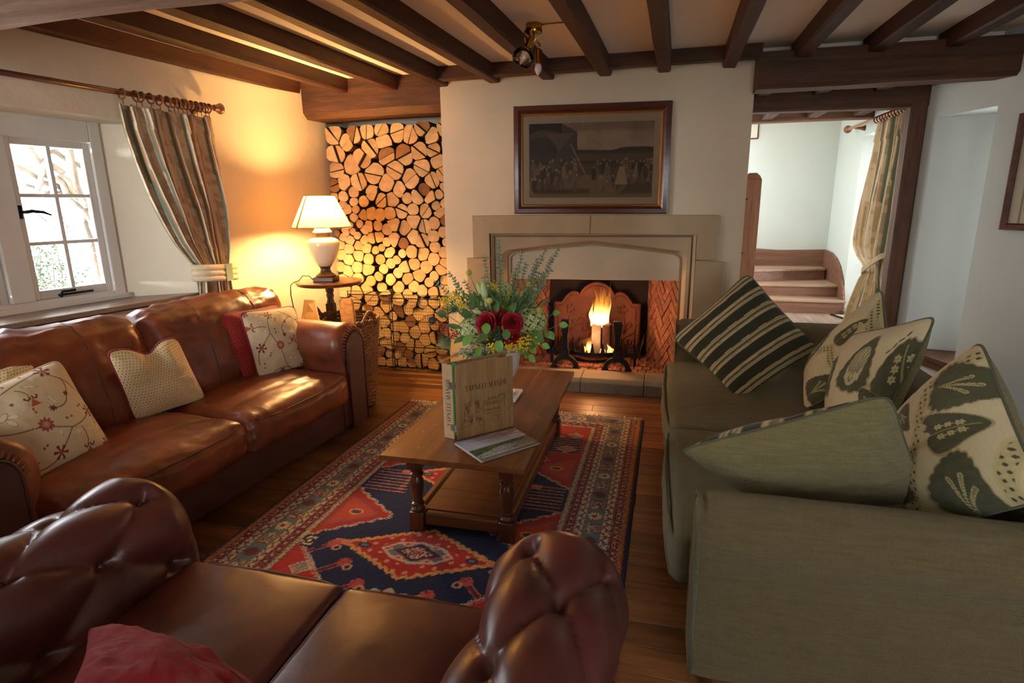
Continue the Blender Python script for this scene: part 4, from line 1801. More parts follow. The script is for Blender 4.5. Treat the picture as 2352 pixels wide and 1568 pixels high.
m = MB()
for k in range(46):
    z = .02 + k * .0152
    R = brad(z)
    pts = [(bcx + (R + .006 * math.cos(14 * a + (k % 2) * PI)) * math.cos(a), bcy + (R + .006 * math.cos(14 * a + (k % 2) * PI)) * math.sin(a), z) for a in [2 * PI * i / 84 for i in range(84)]]
    m.tube(pts, .0075, 5, closed=True)
w = m.build('weave', MT['wicker'], bk, smooth=True)
w['kind'] = 'stuff'
for k in range(14):
    a = 2 * PI * k / 14
    m = MB()
    m.tube([(bcx + brad(z) * math.cos(a), bcy + brad(z) * math.sin(a), z) for z in (.0, .24, .48, .735)], .007, 6)
    m.build('stake', MT['wicker'], bk, smooth=True)
m = MB()
for ph in (0, PI):
    m.tube([(bcx + (.292 + .008 * math.cos(24 * a + ph)) * math.cos(a), bcy + (.292 + .008 * math.cos(24 * a + ph)) * math.sin(a), .728 + .010 * math.sin(24 * a + ph)) for a in [2 * PI * i / 120 for i in range(120)]], .009, 6, closed=True)
m.build('rim', MT['wicker'], bk, smooth=True)
m = MB()
m.lathe([(.001, .03), (.21, .03)], (bcx, bcy, 0), 24)
m.build('bottom', MT['wicker'], bk)
for a0 in (-.25, PI - .25):
    m = MB()
    for ph in (0, PI / 2, PI, 1.5 * PI):
        pts = []
        for i in range(25):
            t = i / 24
            aa = a0 + (t - .5) * .55
            h = .70 + .10 * math.sin(PI * t)
            ro = .300 + .011 * math.cos(t * 22 + ph)
            pts.append((bcx + ro * math.cos(aa), bcy + ro * math.sin(aa), h + .011 * math.sin(t * 22 + ph)))
        m.tube(pts, .008, 5)
    m.build('handle', MT['wicker'], bk, smooth=True)


def split_log(name, p0, p1, w, h, lab, mat=None):
    p0, p1 = Vector(p0), Vector(p1)
    t = (p1 - p0).normalized()
    side = t.cross(Vector((0, 0, 1)))
    side.normalize()
    up = side.cross(t)
    pr = [(-w / 2, -h * .5), (w / 2, -h * .45), (w * .55, h * .2), (w * .25, h * .5), (-w * .4, h * .42), (-w * .6, 0)]
    m = MB()
    m.rings([[q + side * a * s_ + up * b_ * s_ for a, b_ in pr] for q, s_ in ((p0, .95), (p0 + (p1 - p0) * .02, 1.0), (p0 + (p1 - p0) * .5, 1.04), (p1, 1.0))], mi=1)
    m.mi[-2:] = [0, 0]
    o = m.build(name, [MT['log_end'], mat or MT['bark']], None)
    return tag(o, lab, 'log', 'firewood in the wicker basket')


MT['bark_pale'] = m_plain('pale_log_bark', S(150, 104, 60), .9, var=.3, vscale=25, bump=.8, bscale=45)
split_log('firewood_log', (-2.47, 4.20, .845), (-2.33, 3.99, .66), .10, .075, 'pale barked split log leaning out of the wicker basket', MT['bark_pale'])
split_log('firewood_log', (-2.56, 4.03, .685), (-2.38, 3.95, .675), .07, .05, 'short pale split log lying in the wicker basket', MT['bark_pale'])
split_log('firewood_log', (-2.62, 4.14, .66), (-2.40, 4.18, .68), .07, .05, 'dark red-brown split log lying at the back of the wicker basket')
split_log('firewood_log', (-2.60, 4.0, .60), (-2.30, 4.12, .60), .12, .09, 'dark split log lying below the others in the wicker basket')
m = MB()
q = [Vector((-2.75, 3.98, .72)), Vector((-2.55, 3.92, .73)), Vector((-2.66, 4.05, .87)), Vector((-2.76, 4.06, .87))]
m.add([tuple(x) for x in q] + [tuple(x + Vector((.003, .008, 0))) for x in q], [(0, 1, 2, 3), (7, 6, 5, 4), (0, 4, 5, 1), (1, 5, 6, 2), (2, 6, 7, 3), (3, 7, 4, 0)])
tag(m.build('cardboard_sheet', m_plain('tan_card', S(208, 170, 112), .8, var=.05)), 'tan cardboard sheet sticking up between the sofa arm and the basket', 'cardboard')

# ================================================================= CEILING LAMP
MT['brass'] = m_plain('polished_brass', S(190, 140, 60), .22, 1.0, var=.05)
MT['bulb_off'] = m_plain('frosted_candle_bulb', S(226, 206, 196), .3, var=.02)
MT['globe'] = m_glass('clear_lamp_glass', (1, .97, .92))
cl = thing('ceiling_spotlight', 'brass ceiling spotlight with two candle bulbs between the joists', 'ceiling lamp', (-.81, 3.86, 2.69))
m = MB()
m.lathe([(.050, 2.69), (.052, 2.684), (.052, 2.645), (.047, 2.636), (.001, 2.634)], (-.81, 3.86, 0), 28)
m.build('canopy', MT['brass'], cl, auto=35)
m = MB()
m.tube([(-.865, 3.84, 2.655), (-.765, 3.84, 2.565)], .006, 8)
m.tube([(-.812, 3.86, 2.64), (-.812, 3.84, 2.608)], .007, 8)
m.tube([(-.862, 3.84, 2.65), (-.868, 3.84, 2.62), (-.860, 3.84, 2.585)], .004, 6)
m.build('arm', MT['brass'], cl, smooth=True)


def lamp_head(top, bot, r, blen, globe):
    top, bot = Vector(top), Vector(bot)
    t = (bot - top).normalized()
    m = MB()
    m.tube([top, top + t * .004, bot - t * .002, bot], [r * .5, r, r, r * .9], 20)
    h = m.build('lamp_holder', MT['brass'], cl, auto=40)
    m = MB()
    m.tube([bot, bot + t * blen * .1, bot + t * blen * .35, bot + t * blen * .6, bot + t * blen * .85, bot + t * blen], [.014, .019, .023, .020, .010, .001], 14)
    m.build('bulb', MT['bulb_off'], cl, smooth=True)
    if globe:
        m = MB()
        m.tube([bot, bot + t * .012, bot + t * .035, bot + t * .06, bot + t * .085, bot + t * .10], [.026, .040, .060, .068, .064, .054], 24, caps=False)
        m.build('glass_shade', MT['globe'], cl, smooth=True, solid=.002)


lamp_head((-.808, 3.83, 2.612), (-.842, 3.82, 2.545), .026, .105, True)
lamp_head((-.776, 3.83, 2.535), (-.778, 3.83, 2.455), .024, .07, False)
m = MB()
m.tube([(-.768, 3.83, 2.568), (-.77, 3.83, 2.535)], .008, 8)
m.build('arm', MT['brass'], cl, smooth=True)
m = MB()
m.tube([(-.76, 3.86, 2.684), (-.70, 3.86, 2.686), (-.58, 3.86, 2.686)], .004, 6)
m.build('cord', MT['brass'], cl, smooth=True)

# ================================================================= CURTAINS
MT['curtain'] = m_attr('striped_damask', .85, .25, 220, sheen=.15)
MT['pole_wood'] = m_plain('dark_red_pole', S(78, 40, 32), .35, var=.15, coat=.3)
MT['ring_wood'] = m_wood('brown_ring_wood', S(84, 44, 26), S(140, 84, 50), axis=0, rough=.35)


def curtain_col(U, V, seed, warm=1.0):
    """beige damask with sage, rust and cream stripes running down the drop"""
    x = (U * 15.0 + .03 * np.sin(V * 9)) % 1.0
    C = np.ones(U.shape + (3,)) * np.array(S(220, 198, 164))
    dam = vnoise(U * 60, V * 34, seed, 2)
    C = mixc(C, S(168, 136, 98), (dam > .54) * .55)
    C = mixc(C, S(104, 120, 100), ((x > .10) & (x < .24)) * .95)
    C = mixc(C, S(176, 122, 74), ((x > .24) & (x < .32)) * .85)
    C = mixc(C, S(232, 220, 196), ((x > .34) & (x < .44)) * .7)
    C = mixc(C, S(166, 120, 76), ((x > .46) & (x < .48)) * .8)
    C = mixc(C, S(190, 160, 120), ((x > .78) & (x < .86)) * .6)
    return C


def drape(name, fr, left, right, zt, zb, npl, amp, parent, seed, nu=220, nv=120, hdr=.10):
    """fr(s, o, z); left(z), right(z) give the two edges; amp(z) the pleat depth"""
    P = np.zeros((nv, nu, 3))
    for j in range(nv):
        v = j / (nv - 1)
        z = zt + (zb - zt) * v
        l, r_ = left(z), right(z)
        a = amp(z)
        for i in range(nu):
            u = i / (nu - 1)
            ph = npl * 2 * PI * (u + .012 * math.sin(u * 17 + seed))
            o = a * (math.sin(ph) * .72 + .28 * math.sin(2 * ph + 1.1 + .6 * math.sin(u * 11)) + .35 * math.sin(ph * .37 + v * 3))
            if v < hdr:
                o *= .8 + .5 * abs(math.sin(ph * 1.5))
            s = l + (r_ - l) * (u + .28 / (npl * 2 * PI) * math.sin(2 * ph) * 1.2)
            P[j, i] = fr(s, o - .07, z + .012 * math.sin(ph) * (1 if v < .02 else 0))
    U, V = np.meshgrid(np.linspace(0, 1, nu), np.linspace(0, 1, nv))
    return grid_mesh(name, P, MT['curtain'], parent, curtain_col(U, V, seed), solid=.003)


def interp(tab):
    zs_ = [t[0] for t in tab][::-1]
    ss = [t[1] for t in tab][::-1]
    return lambda z: float(np.interp(z, zs_, ss))


cp = thing('curtain_pole', 'long dark red wooden curtain pole above the left window', 'curtain pole', WL(2.6, -.10, 2.31))
m = MB()
m.tube([WL(1.10, -.10, 2.318), WL(3.9, -.10, 2.30)], .017, 14)
m.build('pole', MT['pole_wood'], cp, smooth=True)
m = MB()
m.tube([WL(1.11, -.10, 2.318), WL(1.095, -.10, 2.318), WL(1.085, -.10, 2.318), WL(1.06, -.10, 2.318), WL(1.045, -.10, 2.318), WL(1.035, -.10, 2.318), WL(1.02, -.10, 2.318), WL(1.012, -.10, 2.318)], [.018, .024, .020, .034, .040, .036, .012, .006], 16)
m.build('finial', MT['ring_wood'], cp, smooth=True)
m = MB()
m.tube([WL(1.2, -.10, 2.30), WL(1.2, -.01, 2.30)], .014, 10)
m.tube([WL(1.2, -.012, 2.30), WL(1.2, .0, 2.30)], .032, 14)
m.build('bracket', MT['ring_wood'], cp, smooth=True)
ring_s = [1.79, 1.70, 1.665, 1.60, 1.535, 1.475, 1.43, 1.40, 1.365, 1.335, 1.30, 1.25, 1.215, 1.18, 1.15]
for i, s in enumerate(ring_s):
    m = MB()
    ta = (.35 if i % 2 else -.25)
    pts = []
    for k in range(24):
        a = 2 * PI * k / 24
        dz, do = math.sin(a) * .031, math.cos(a) * .031
        pts.append(WL(s + dz * ta * .6, -.10 + do, 2.305 + dz))
    m.tube(pts, .0055, 7, closed=True)
    rg = m.build('curtain_ring', MT['ring_wood'], cp, smooth=True)
    m = MB()
    m.tube([WL(s, -.10, 2.274), WL(s, -.10, 2.245)], .0025, 5)
    m.build('hook', MT['brass'], rg)
cu = thing('curtain', 'striped beige curtain gathered and tied back beside the left window', 'curtain', WL(1.3, -.07, .9))
L1 = interp([(2.25, 1.80), (2.1, 1.785), (1.9, 1.74), (1.68, 1.675), (1.5, 1.605), (1.36, 1.54), (1.25, 1.465), (1.17, 1.40), (1.10, 1.385), (1.0, 1.40), (.80, 1.42)])
R1 = interp([(2.25, 1.12), (2.0, 1.10), (1.7, 1.075), (1.5, 1.07), (1.3, 1.085), (1.17, 1.11), (1.10, 1.11), (.95, 1.10), (.8, 1.09)])
A1_ = interp([(2.25, .036), (2.1, .046), (1.6, .062), (1.3, .042), (1.15, .024), (1.0, .028), (.8, .03)])
drape('drape', WL, L1, R1, 2.25, .80, 7.5, A1_, cu, 5)
m = MB()
for k in range(3):
    z = 1.165 - k * .040
    m.tube([WL(1.25 + .175 * math.cos(a), -.075 - .075 * math.sin(a), z + .012 * math.cos(a)) for a in [2 * PI * i / 40 for i in range(40)]], .0235, 10, closed=True)
tb = m.build('tieback', m_plain('padded_tieback_cloth', S(214, 194, 160), .85, var=.12, vscale=18, bump=.4, bscale=150, dist=.002), cu, smooth=True)
m = MB()
p = []
for z in (1.19, 1.06):
    for a in (1.95, 1.62):
        p.append(WL(1.25 + .2 * math.cos(a), -.075 - .1005 * math.sin(a), z))
m.add(p, [(0, 1, 3, 2)])
m.build('green_stripe', m_plain('sage_stripe', S(132, 152, 136), .9), cu, solid=.002)

# passage curtain and its pole
HP = lambda s, o, z: (1.985 + o, s, z)
cp2 = thing('curtain_pole', 'light brown wooden curtain pole above the passage door', 'curtain pole', (1.985, 6.5, 2.36))
MT['pole_light'] = m_wood('light_pole_wood', S(150, 92, 62), S(196, 136, 100), axis=1, rough=.4)
m = MB()
m.tube([(1.985, 7.40, 2.365), (1.985, 5.66, 2.36)], .016, 12)
m.build('pole', MT['pole_light'], cp2, smooth=True)
m = MB()
m.tube([(1.985, 7.38, 2.365), (1.985, 7.41, 2.365), (1.985, 7.44, 2.365), (1.985, 7.475, 2.365), (1.985, 7.49, 2.365)], [.018, .02, .042, .034, .008], 14)
m.build('finial', MT['ring_wood'], cp2, smooth=True)
m = MB()
m.tube([(1.985, 7.18, 2.352), (2.03, 7.18, 2.345), (2.08, 7.18, 2.345)], [.016, .014, .03], 10)
m.build('bracket', MT['ring_wood'], cp2, smooth=True)
for i in range(12):
    s = 5.72 + i * .072
    m = MB()
    m.tube([(1.985 + .032 * math.cos(a), s + .01 * math.sin(a), 2.345 + .032 * math.sin(a)) for a in [2 * PI * k / 20 for k in range(20)]], .006, 7, closed=True)
    m.build('curtain_ring', MT['ring_wood'], cp2, smooth=True)
cu2 = thing('curtain', 'long striped beige curtain tied with a thin band beside the passage door', 'curtain', (1.985, 6.1, .4))
L2 = interp([(2.31, 6.45), (2.0, 6.50), (1.6, 6.60), (1.3, 6.66), (1.15, 6.64), (1.06, 6.50), (.99, 6.30), (.93, 6.22), (.85, 6.34), (.6, 6.52), (.38, 6.60)])
R2 = interp([(2.31, 5.70), (2.0, 5.66), (1.5, 5.66), (1.2, 5.70), (1.0, 5.80), (.92, 5.80), (.8, 5.72), (.38, 5.66)])
A2_ = interp([(2.31, .035), (1.6, .06), (1.2, .06), (1.0, .035), (.8, .045), (.38, .06)])
drape('drape', lambda s, o, z: (1.985 + o * 1.0 + .06, s, z), L2, R2, 2.31, .38, 8, A2_, cu2, 9)
m = MB()
for k in range(4):
    m.tube([(1.97, 5.63, 1.17 - k * .010), (1.905, 5.74, 1.13 - k * .012), (1.885, 5.92, 1.05 - k * .014), (1.89, 6.10, .975 - k * .013), (1.93, 6.22, .935 - k * .010), (2.0, 6.26, .92 - k * .010)], .008, 7)
m.build('tieback', m_plain('curtain_band_cloth', S(176, 152, 116), .9, var=.15), cu2, smooth=True)

# ================================================================= GARDEN OUTSIDE THE LEFT WINDOW
MT['garden_wood'] = m_plain('grey_vine_bark', S(60, 53, 47), .9, var=.3, vscale=14, bump=1.0, bscale=30, dist=.01)
MT['twig'] = m_plain('pale_twig', S(72, 64, 56), .9, var=.3)
MT['leaf'] = m_plain('bush_leaf', S(40, 60, 32), .6, var=.4, vscale=5)
MT['ground'] = m_plain('pale_gravel', S(214, 206, 190), .95, var=.12, bump=.4)
b = MB()
b.box(-14, -3.9, -8, 12, -.3, -.1)
tag(b.build('garden_ground', MT['ground']), 'pale ground outside the left window', 'ground')['kind'] = 'structure'
rg_ = random.Random(8)


def branch(m, p, q, r0, r1, wob, n=9):
    p, q = Vector(p), Vector(q)
    pts, rad = [], []
    for i in range(n + 1):
        t = i / n
        w = math.sin(PI * t) * wob
        pts.append(p.lerp(q, t) + Vector((rg_.uniform(-w, w), rg_.uniform(-w, w), rg_.uniform(-w, w))))
        rad.append(r0 + (r1 - r0) * t)
    m.tube(pts, rad, 7)
    return pts


vine = thing('climbing_vine', 'thick grey twisted vine stems close outside the left window', 'vine', WL(1.8, 1.3, 0))
GO = 1.05
for (s0, z0, o0, s1, z1, o1, r0, r1) in ((1.90, 1.93, 1.0, 1.20, 1.60, 1.15, .030, .034), (1.75, 2.25, 1.1, 1.42, 1.62, 1.0, .05, .034), (1.95, 1.80, 1.2, 1.45, 1.72, 1.1, .022, .018),
                                       (1.9, 2.25, 1.0, 1.25, 1.30, 1.1, .045, .03), (1.45, 2.3, 1.1, 1.75, 1.75, 1.0, .05, .028), (1.30, .0, 1.1, 1.38, 2.3, 1.2, .07, .05), (2.1, 2.32, 1.3, 1.2, 1.9, 1.2, .035, .03)):
    m = MB()
    branch(m, WL(s0, o0, z0), WL(s1, o1, z1), r0 * .62, r1 * .62, .03, 14)
    m.build('stem', MT['garden_wood'], vine, smooth=True)
m = MB()
for k in range(80):
    s, z, o = rg_.uniform(1.2, 2.9), rg_.uniform(.9, 2.3), rg_.uniform(.9, 1.7)
    branch(m, WL(s, o, z), WL(s + rg_.uniform(-.35, .35), o + rg_.uniform(-.2, .2), z + rg_.uniform(-.25, .35)), .005, .0015, .03, 6)
t = m.build('twigs', MT['twig'], vine, smooth=True)
t['kind'] = 'stuff'
sh = thing('garden_shrub', 'green leafy shrub growing outside the lower window panes', 'shrub', WL(1.5, 1.75, 0))
m = MB()
for k in range(2600):
    a = rg_.uniform(0, 2 * PI)
    s = 1.50 + rg_.gauss(0, .22)
    o = 1.75 + rg_.gauss(0, .22)
    top = 1.34 - 1.2 * abs(s - 1.50) ** 1.4
    z = min(top, rg_.uniform(.2, 1.0) ** .6 * top)
    c = Vector(WL(s, o, z))
    L = rg_.uniform(.015, .034)
    d = Vector((rg_.uniform(-1, 1), rg_.uniform(-1, 1), rg_.uniform(-.3, 1))).normalized()
    sd = d.orthogonal().normalized() * L * .35
    m.add([c, c + d * L * .5 + sd, c + d * L, c + d * L * .5 - sd], [(0, 1, 2, 3)])
f = m.build('foliage', MT['leaf'], sh)
f['kind'] = 'stuff'
m = MB()
for k in range(24):
    branch(m, WL(1.5 + rg_.uniform(-.2, .2), 1.75, -.1), WL(1.5 + rg_.uniform(-.4, .4), 1.75 + rg_.uniform(-.2, .2), rg_.uniform(.8, 1.35)), .012, .003, .04, 6)
m.build('stems', MT['twig'], sh, smooth=True)['kind'] = 'stuff'


# ================================================================= UPHOLSTERY
def softbox(hx, hy, hz, rad, puff=(0, 0, 0), n=22, disp=None, taper=None):
    """rounded, puffed box as separate vertex and face arrays; local coordinates"""
    V, F = [], []
    h = (hx, hy, hz)
    for ax in range(3):
        a, b = [(1, 2), (2, 0), (0, 1)][ax]
        for sg in (-1, 1):
            k = len(V)
            for i in range(n + 1):
                for j in range(n + 1):
                    p = [0.0, 0.0, 0.0]
                    ua, ub = math.sin((i / n * 2 - 1) * PI / 2 * .92) / math.sin(PI / 2 * .92), math.sin((j / n * 2 - 1) * PI / 2 * .92) / math.sin(PI / 2 * .92)
                    p[ax], p[a], p[b] = sg, ua, ub
                    q = [p[c] * h[c] for c in range(3)]
                    inner = [max(-(h[c] - rad), min(h[c] - rad, q[c])) for c in range(3)]
                    dv = Vector([q[c] - inner[c] for c in range(3)])
                    if dv.length > 1e-9:
                        dv = dv.normalized() * rad
                    q = [inner[c] + dv[c] for c in range(3)]
                    u = [q[c] / h[c] for c in range(3)]
                    for c in range(3):
                        if puff[c]:
                            c1, c2 = [(1, 2), (2, 0), (0, 1)][c]
                            q[c] += u[c] * puff[c] * (1 - abs(u[c1]) ** 2.4) * (1 - abs(u[c2]) ** 2.4)
                    if taper:
                        q = taper(q, u)
                    if disp:
                        nn = Vector(u)
                        if nn.length > 0:
                            nn.normalize()
                        dd = disp(q, u)
                        q = [q[c] + nn[c] * dd for c in range(3)]
                    V.append(tuple(q))
            for i in range(n):
                for j in range(n):
                    A, B, C_, D_ = k + i * (n + 1) + j, k + (i + 1) * (n + 1) + j, k + (i + 1) * (n + 1) + j + 1, k + i * (n + 1) + j + 1
                    F.append((A, B, C_, D_) if sg > 0 else (D_, C_, B, A))
    return V, F


def soft_obj(name, M, args, mat, parent, weld=True):
    V, F = softbox(**args)
    me = bpy.data.meshes.new(name)
    me.from_pydata([tuple(M @ Vector(p)) for p in V], [], F)
    bm = bmesh.new()
    bm.from_mesh(me)
    bmesh.ops.remove_doubles(bm, verts=bm.verts, dist=1e-4)
    bm.to_mesh(me)
    bm.free()
    return finish(me, name, mat, parent, smooth=True)


def frameM(o, ex, ey, ez):
    M = Matrix.Identity(4)
    for i, e in enumerate((ex, ey, ez)):
        for r in range(3):
            M[r][i] = e[r]
    for r in range(3):
        M[r][3] = o[r]
    return M


from mathutils.bvhtree import BVHTree


def hug(o, pts, lift=.0):
    me = o.data
    t = BVHTree.FromPolygons([v.co[:] for v in me.vertices], [tuple(p.vertices) for p in me.polygons])
    out = []
    for p in pts:
        c, n, i, d = t.find_nearest(Vector(p))
        out.append(tuple(c + n * lift))
    return out


def wrinkle(seed, amp, freq, stretch=(1, 1, 1), ridge=True):
    def f(q, u):
        v = Vector((q[0] * freq * stretch[0] + seed, q[1] * freq * stretch[1] + seed * 2, q[2] * freq * stretch[2]))
        a = noise.noise(v)
        b_ = noise.noise(v * 2.3)
        if ridge:
            a = (1 - abs(a)) ** 3 - .45
        return amp * (a * .7 + b_ * .4)
    return f


# ---------------------------------------------------------------- A: tan leather sofa under the window
MT['leather_tan'] = m_leather('tan_brown_leather', S(140, 70, 40), S(92, 46, 30), rough=.36, wr=.28)
MT['leather_tan_dark'] = m_leather('dark_brown_leather', S(86, 50, 42), S(64, 38, 33), rough=.42, wr=.2)
MT['thread'] = m_plain('dark_seam_thread', S(56, 28, 20), .6)
SA_O = Vector((-2.1, 3.68, 0))
e1 = Vector((-.088, -.996, 0)).normalized()
e2 = Vector((-.996, .088, 0)).normalized()
SF = lambda t, d, z: tuple(SA_O + e1 * t + e2 * d + Vector((0, 0, z)))


def SFM(t, d, z):
    return frameM(SF(t, d, z), e1, e2, (0, 0, 1))


sofa = thing('leather_sofa', 'tan brown leather three-seat sofa along the wall below the window', 'sofa', SF(1.2, .5, 0))
soft_obj('base', SFM(1.18, .46, .145), dict(hx=1.02, hy=.46, hz=.115, rad=.02, n=16, disp=wrinkle(3, .004, 4)), MT['leather_tan_dark'], sofa)


def roll_arm(name, tc, sgn, zt, rr, d0, d1, fr, mat, parent, wout=.15, win=.13, nv=28, zlow=.07, bulge=.012, seed=0):
    """roll-top arm: profile in (t, z) swept along the depth; sgn>0 means the outer side is at smaller t"""
    prof = []
    zc = zt - rr
    prof.append((win, zlow))
    for k in range(6):
        prof.append((win + .012 * math.sin(k / 5 * PI), zlow + (zc - .10 - zlow) * (k + 1) / 6))
    for k in range(19):
        a = math.radians(-35 + 245 * k / 18)
        prof.append((rr * math.cos(a) * 1.02, zc + rr * math.sin(a)))
    prof.append((-wout + .01, zc - .14))
    prof.append((-wout, zc - .25))
    prof.append((-wout, zlow))
    rings = []
    for j in range(nv + 1):
        v = j / nv
        e = min(v, 1 - v) * (d1 - d0)
        k = 1.0 if e > .05 else .86 + .14 * math.sqrt(max(0, 1 - ((.05 - e) / .05) ** 2))
        ring = []
        for (a, z) in prof:
            w = bulge * noise.noise(Vector((a * 5 + seed, v * 6, z * 5)))
            cz = zc - .1
            ring.append(fr(tc + sgn * (a * k + w), d0 + (d1 - d0) * v, max(zlow, cz + (z - cz) * (k if z > cz else 1)) + w * (z > zlow + .01)))
        rings.append(ring)
    m = MB()
    m.rings(rings)
    return m.build(name, mat, parent, smooth=False, auto=60)


roll_arm('arm', .095, -1, .80, .165, -.02, .95, SF, MT['leather_tan'], sofa, wout=.125, win=.135, seed=1)
roll_arm('arm', 2.30, 1, .80, .165, -.02, .95, SF, MT['leather_tan'], sofa, wout=.125, win=.135, seed=5)
for tc, s in ((.075, 1), (2.32, -1)):
    m = MB()
    zc, r = .625, .085
    pan = [(tc - .095, .05), (tc + .095, .05)] + [(tc + (r + .01 * (1 - abs(math.cos(a)))) * math.cos(a) * 1.15, zc + r * math.sin(a) * 1.25) for a in [PI * i / 14 for i in range(15)]]
    m.prism(pan, lambda a, c, h: SF(a, -.018 - h, c), .022)
    m.build('arm_front', MT['leather_tan_dark'], sofa, bevel=.008)
    m = MB()
    m.tube([SF(a, -.040, c) for a, c in pan[1:] + pan[:1]], .006, 6)
    m.build('piping', MT['leather_tan_dark'], sofa, smooth=True)
    # gathered pleats around the arm front
    m = MB()
    for i in range(17):
        a = PI * (i + .2) / 17
        p0 = (tc + .105 * math.cos(a), zc + .115 * math.sin(a))
        p1 = (tc + .155 * math.cos(a), zc + .16 * math.sin(a))
        m.tube([SF(p0[0], -.028, p0[1]), SF((p0[0] + p1[0]) / 2, -.022, (p0[1] + p1[1]) / 2), SF(p1[0], .012, p1[1])], [.010, .009, .003], 6)
    g = m.build('gathers', MT['leather_tan'], sofa, smooth=True)
    g['kind'] = 'stuff'
# back body
soft_obj('back', SFM(1.19, .90, .50), dict(hx=1.22, hy=.10, hz=.42, rad=.06, n=14), MT['leather_tan_dark'], sofa)


def seat_disp(seed):
    w = wrinkle(seed, .014, 3.2, (1, 2.2, 1))
    w2 = wrinkle(seed + 3, .008, 11, (2.0, .8, 1))

    def f(q, u):
        k = .4 + .6 * abs(u[0]) ** 2 + (.8 if u[1] < -.6 else 0)
        return w(q, u) * .8 + w2(q, u) * k - .010 * math.exp(-((u[0] * .0 + q[1] + .16) / .012) ** 2) * (u[2] > 0)
    return f


for (ta, tb_, sd) in ((.215, 1.165, 11), (1.165, 2.155, 17)):
    oc = soft_obj('seat_cushion', SFM((ta + tb_) / 2, .30, .36), dict(hx=(tb_ - ta) / 2, hy=.375, hz=.115, rad=.075, puff=(.015, .035, .04), n=44, disp=seat_disp(sd)), MT['leather_tan'], sofa)
    m = MB()
    pts = []
    for i in range(31):
        u = i / 30 * 2 - 1
        pts.append(SF((ta + tb_) / 2 + u * (tb_ - ta) / 2 * .93, -.055 - .032 * (1 - abs(u) ** 2.4) + (.05 * abs(u) ** 8), .425 + .01 * (1 - u * u)))
    m.tube(hug(oc, pts, .001), .0042, 6)
    m.build('front_seam', MT['thread'], sofa, smooth=True)


def back_disp(seed):
    w = wrinkle(seed, .022, 3.4, (1.5, 1, 1))
    w2 = wrinkle(seed + 5, .011, 8, (1, 1, 2.2))
    return lambda q, u: w(q, u) + w2(q, u) * (1.4 if u[2] > .3 else .7)


lean = math.radians(17)
for (ta, tb_, sd) in ((-.02, 1.125, 23), (1.125, 2.36, 29)):
    Mx = SFM((ta + tb_) / 2, .70, .705) @ Matrix.Rotation(-lean, 4, 'X')
    oc = soft_obj('back_cushion', Mx, dict(hx=(tb_ - ta) / 2, hy=.135, hz=.31, rad=.11, puff=(.01, .05, .03), n=44, disp=back_disp(sd)), MT['leather_tan'], sofa)
    for fr_ in (.30, .70):
        m = MB()
        pts = []
        for i in range(25):
            w = i / 24
            a = -PI * .62 + w * PI * .95
            yy = -.135 - .03 + (0 if w < .55 else (w - .55) / .45 * .16)
            zz = -.26 + .57 * min(1, w / .58) + (.035 if w > .55 else 0)
            pts.append(tuple(Mx @ Vector(((fr_ - .5) * (tb_ - ta), yy + .004, zz))))
        m.tube(hug(oc, pts, .0005), .0032, 6)
        m.build('back_seam', MT['thread'], sofa, smooth=True)
for (t, d_) in ((.08, .05), (2.3, .05), (.08, .85), (2.3, .85)):
    m = MB()
    m.lathe([(.03, .0), (.034, .03), (.03, .05)], SF(t, d_, 0), 12)
    m.build('foot', MT['gap'], sofa)

# ---------------------------------------------------------------- B: buttoned chesterfield in the foreground
MT['oxblood'] = m_leather('oxblood_leather', S(98, 46, 42), S(66, 33, 31), rough=.33, wr=.16)
ch = thing('chesterfield_sofa', 'dark oxblood buttoned leather two-seat sofa in the foreground', 'sofa', (-.95, .9, 0))
CF = lambda x, y, z: (x, y, z)
# inside profile of an arm measured as (distance from the inner face towards the outside, z)


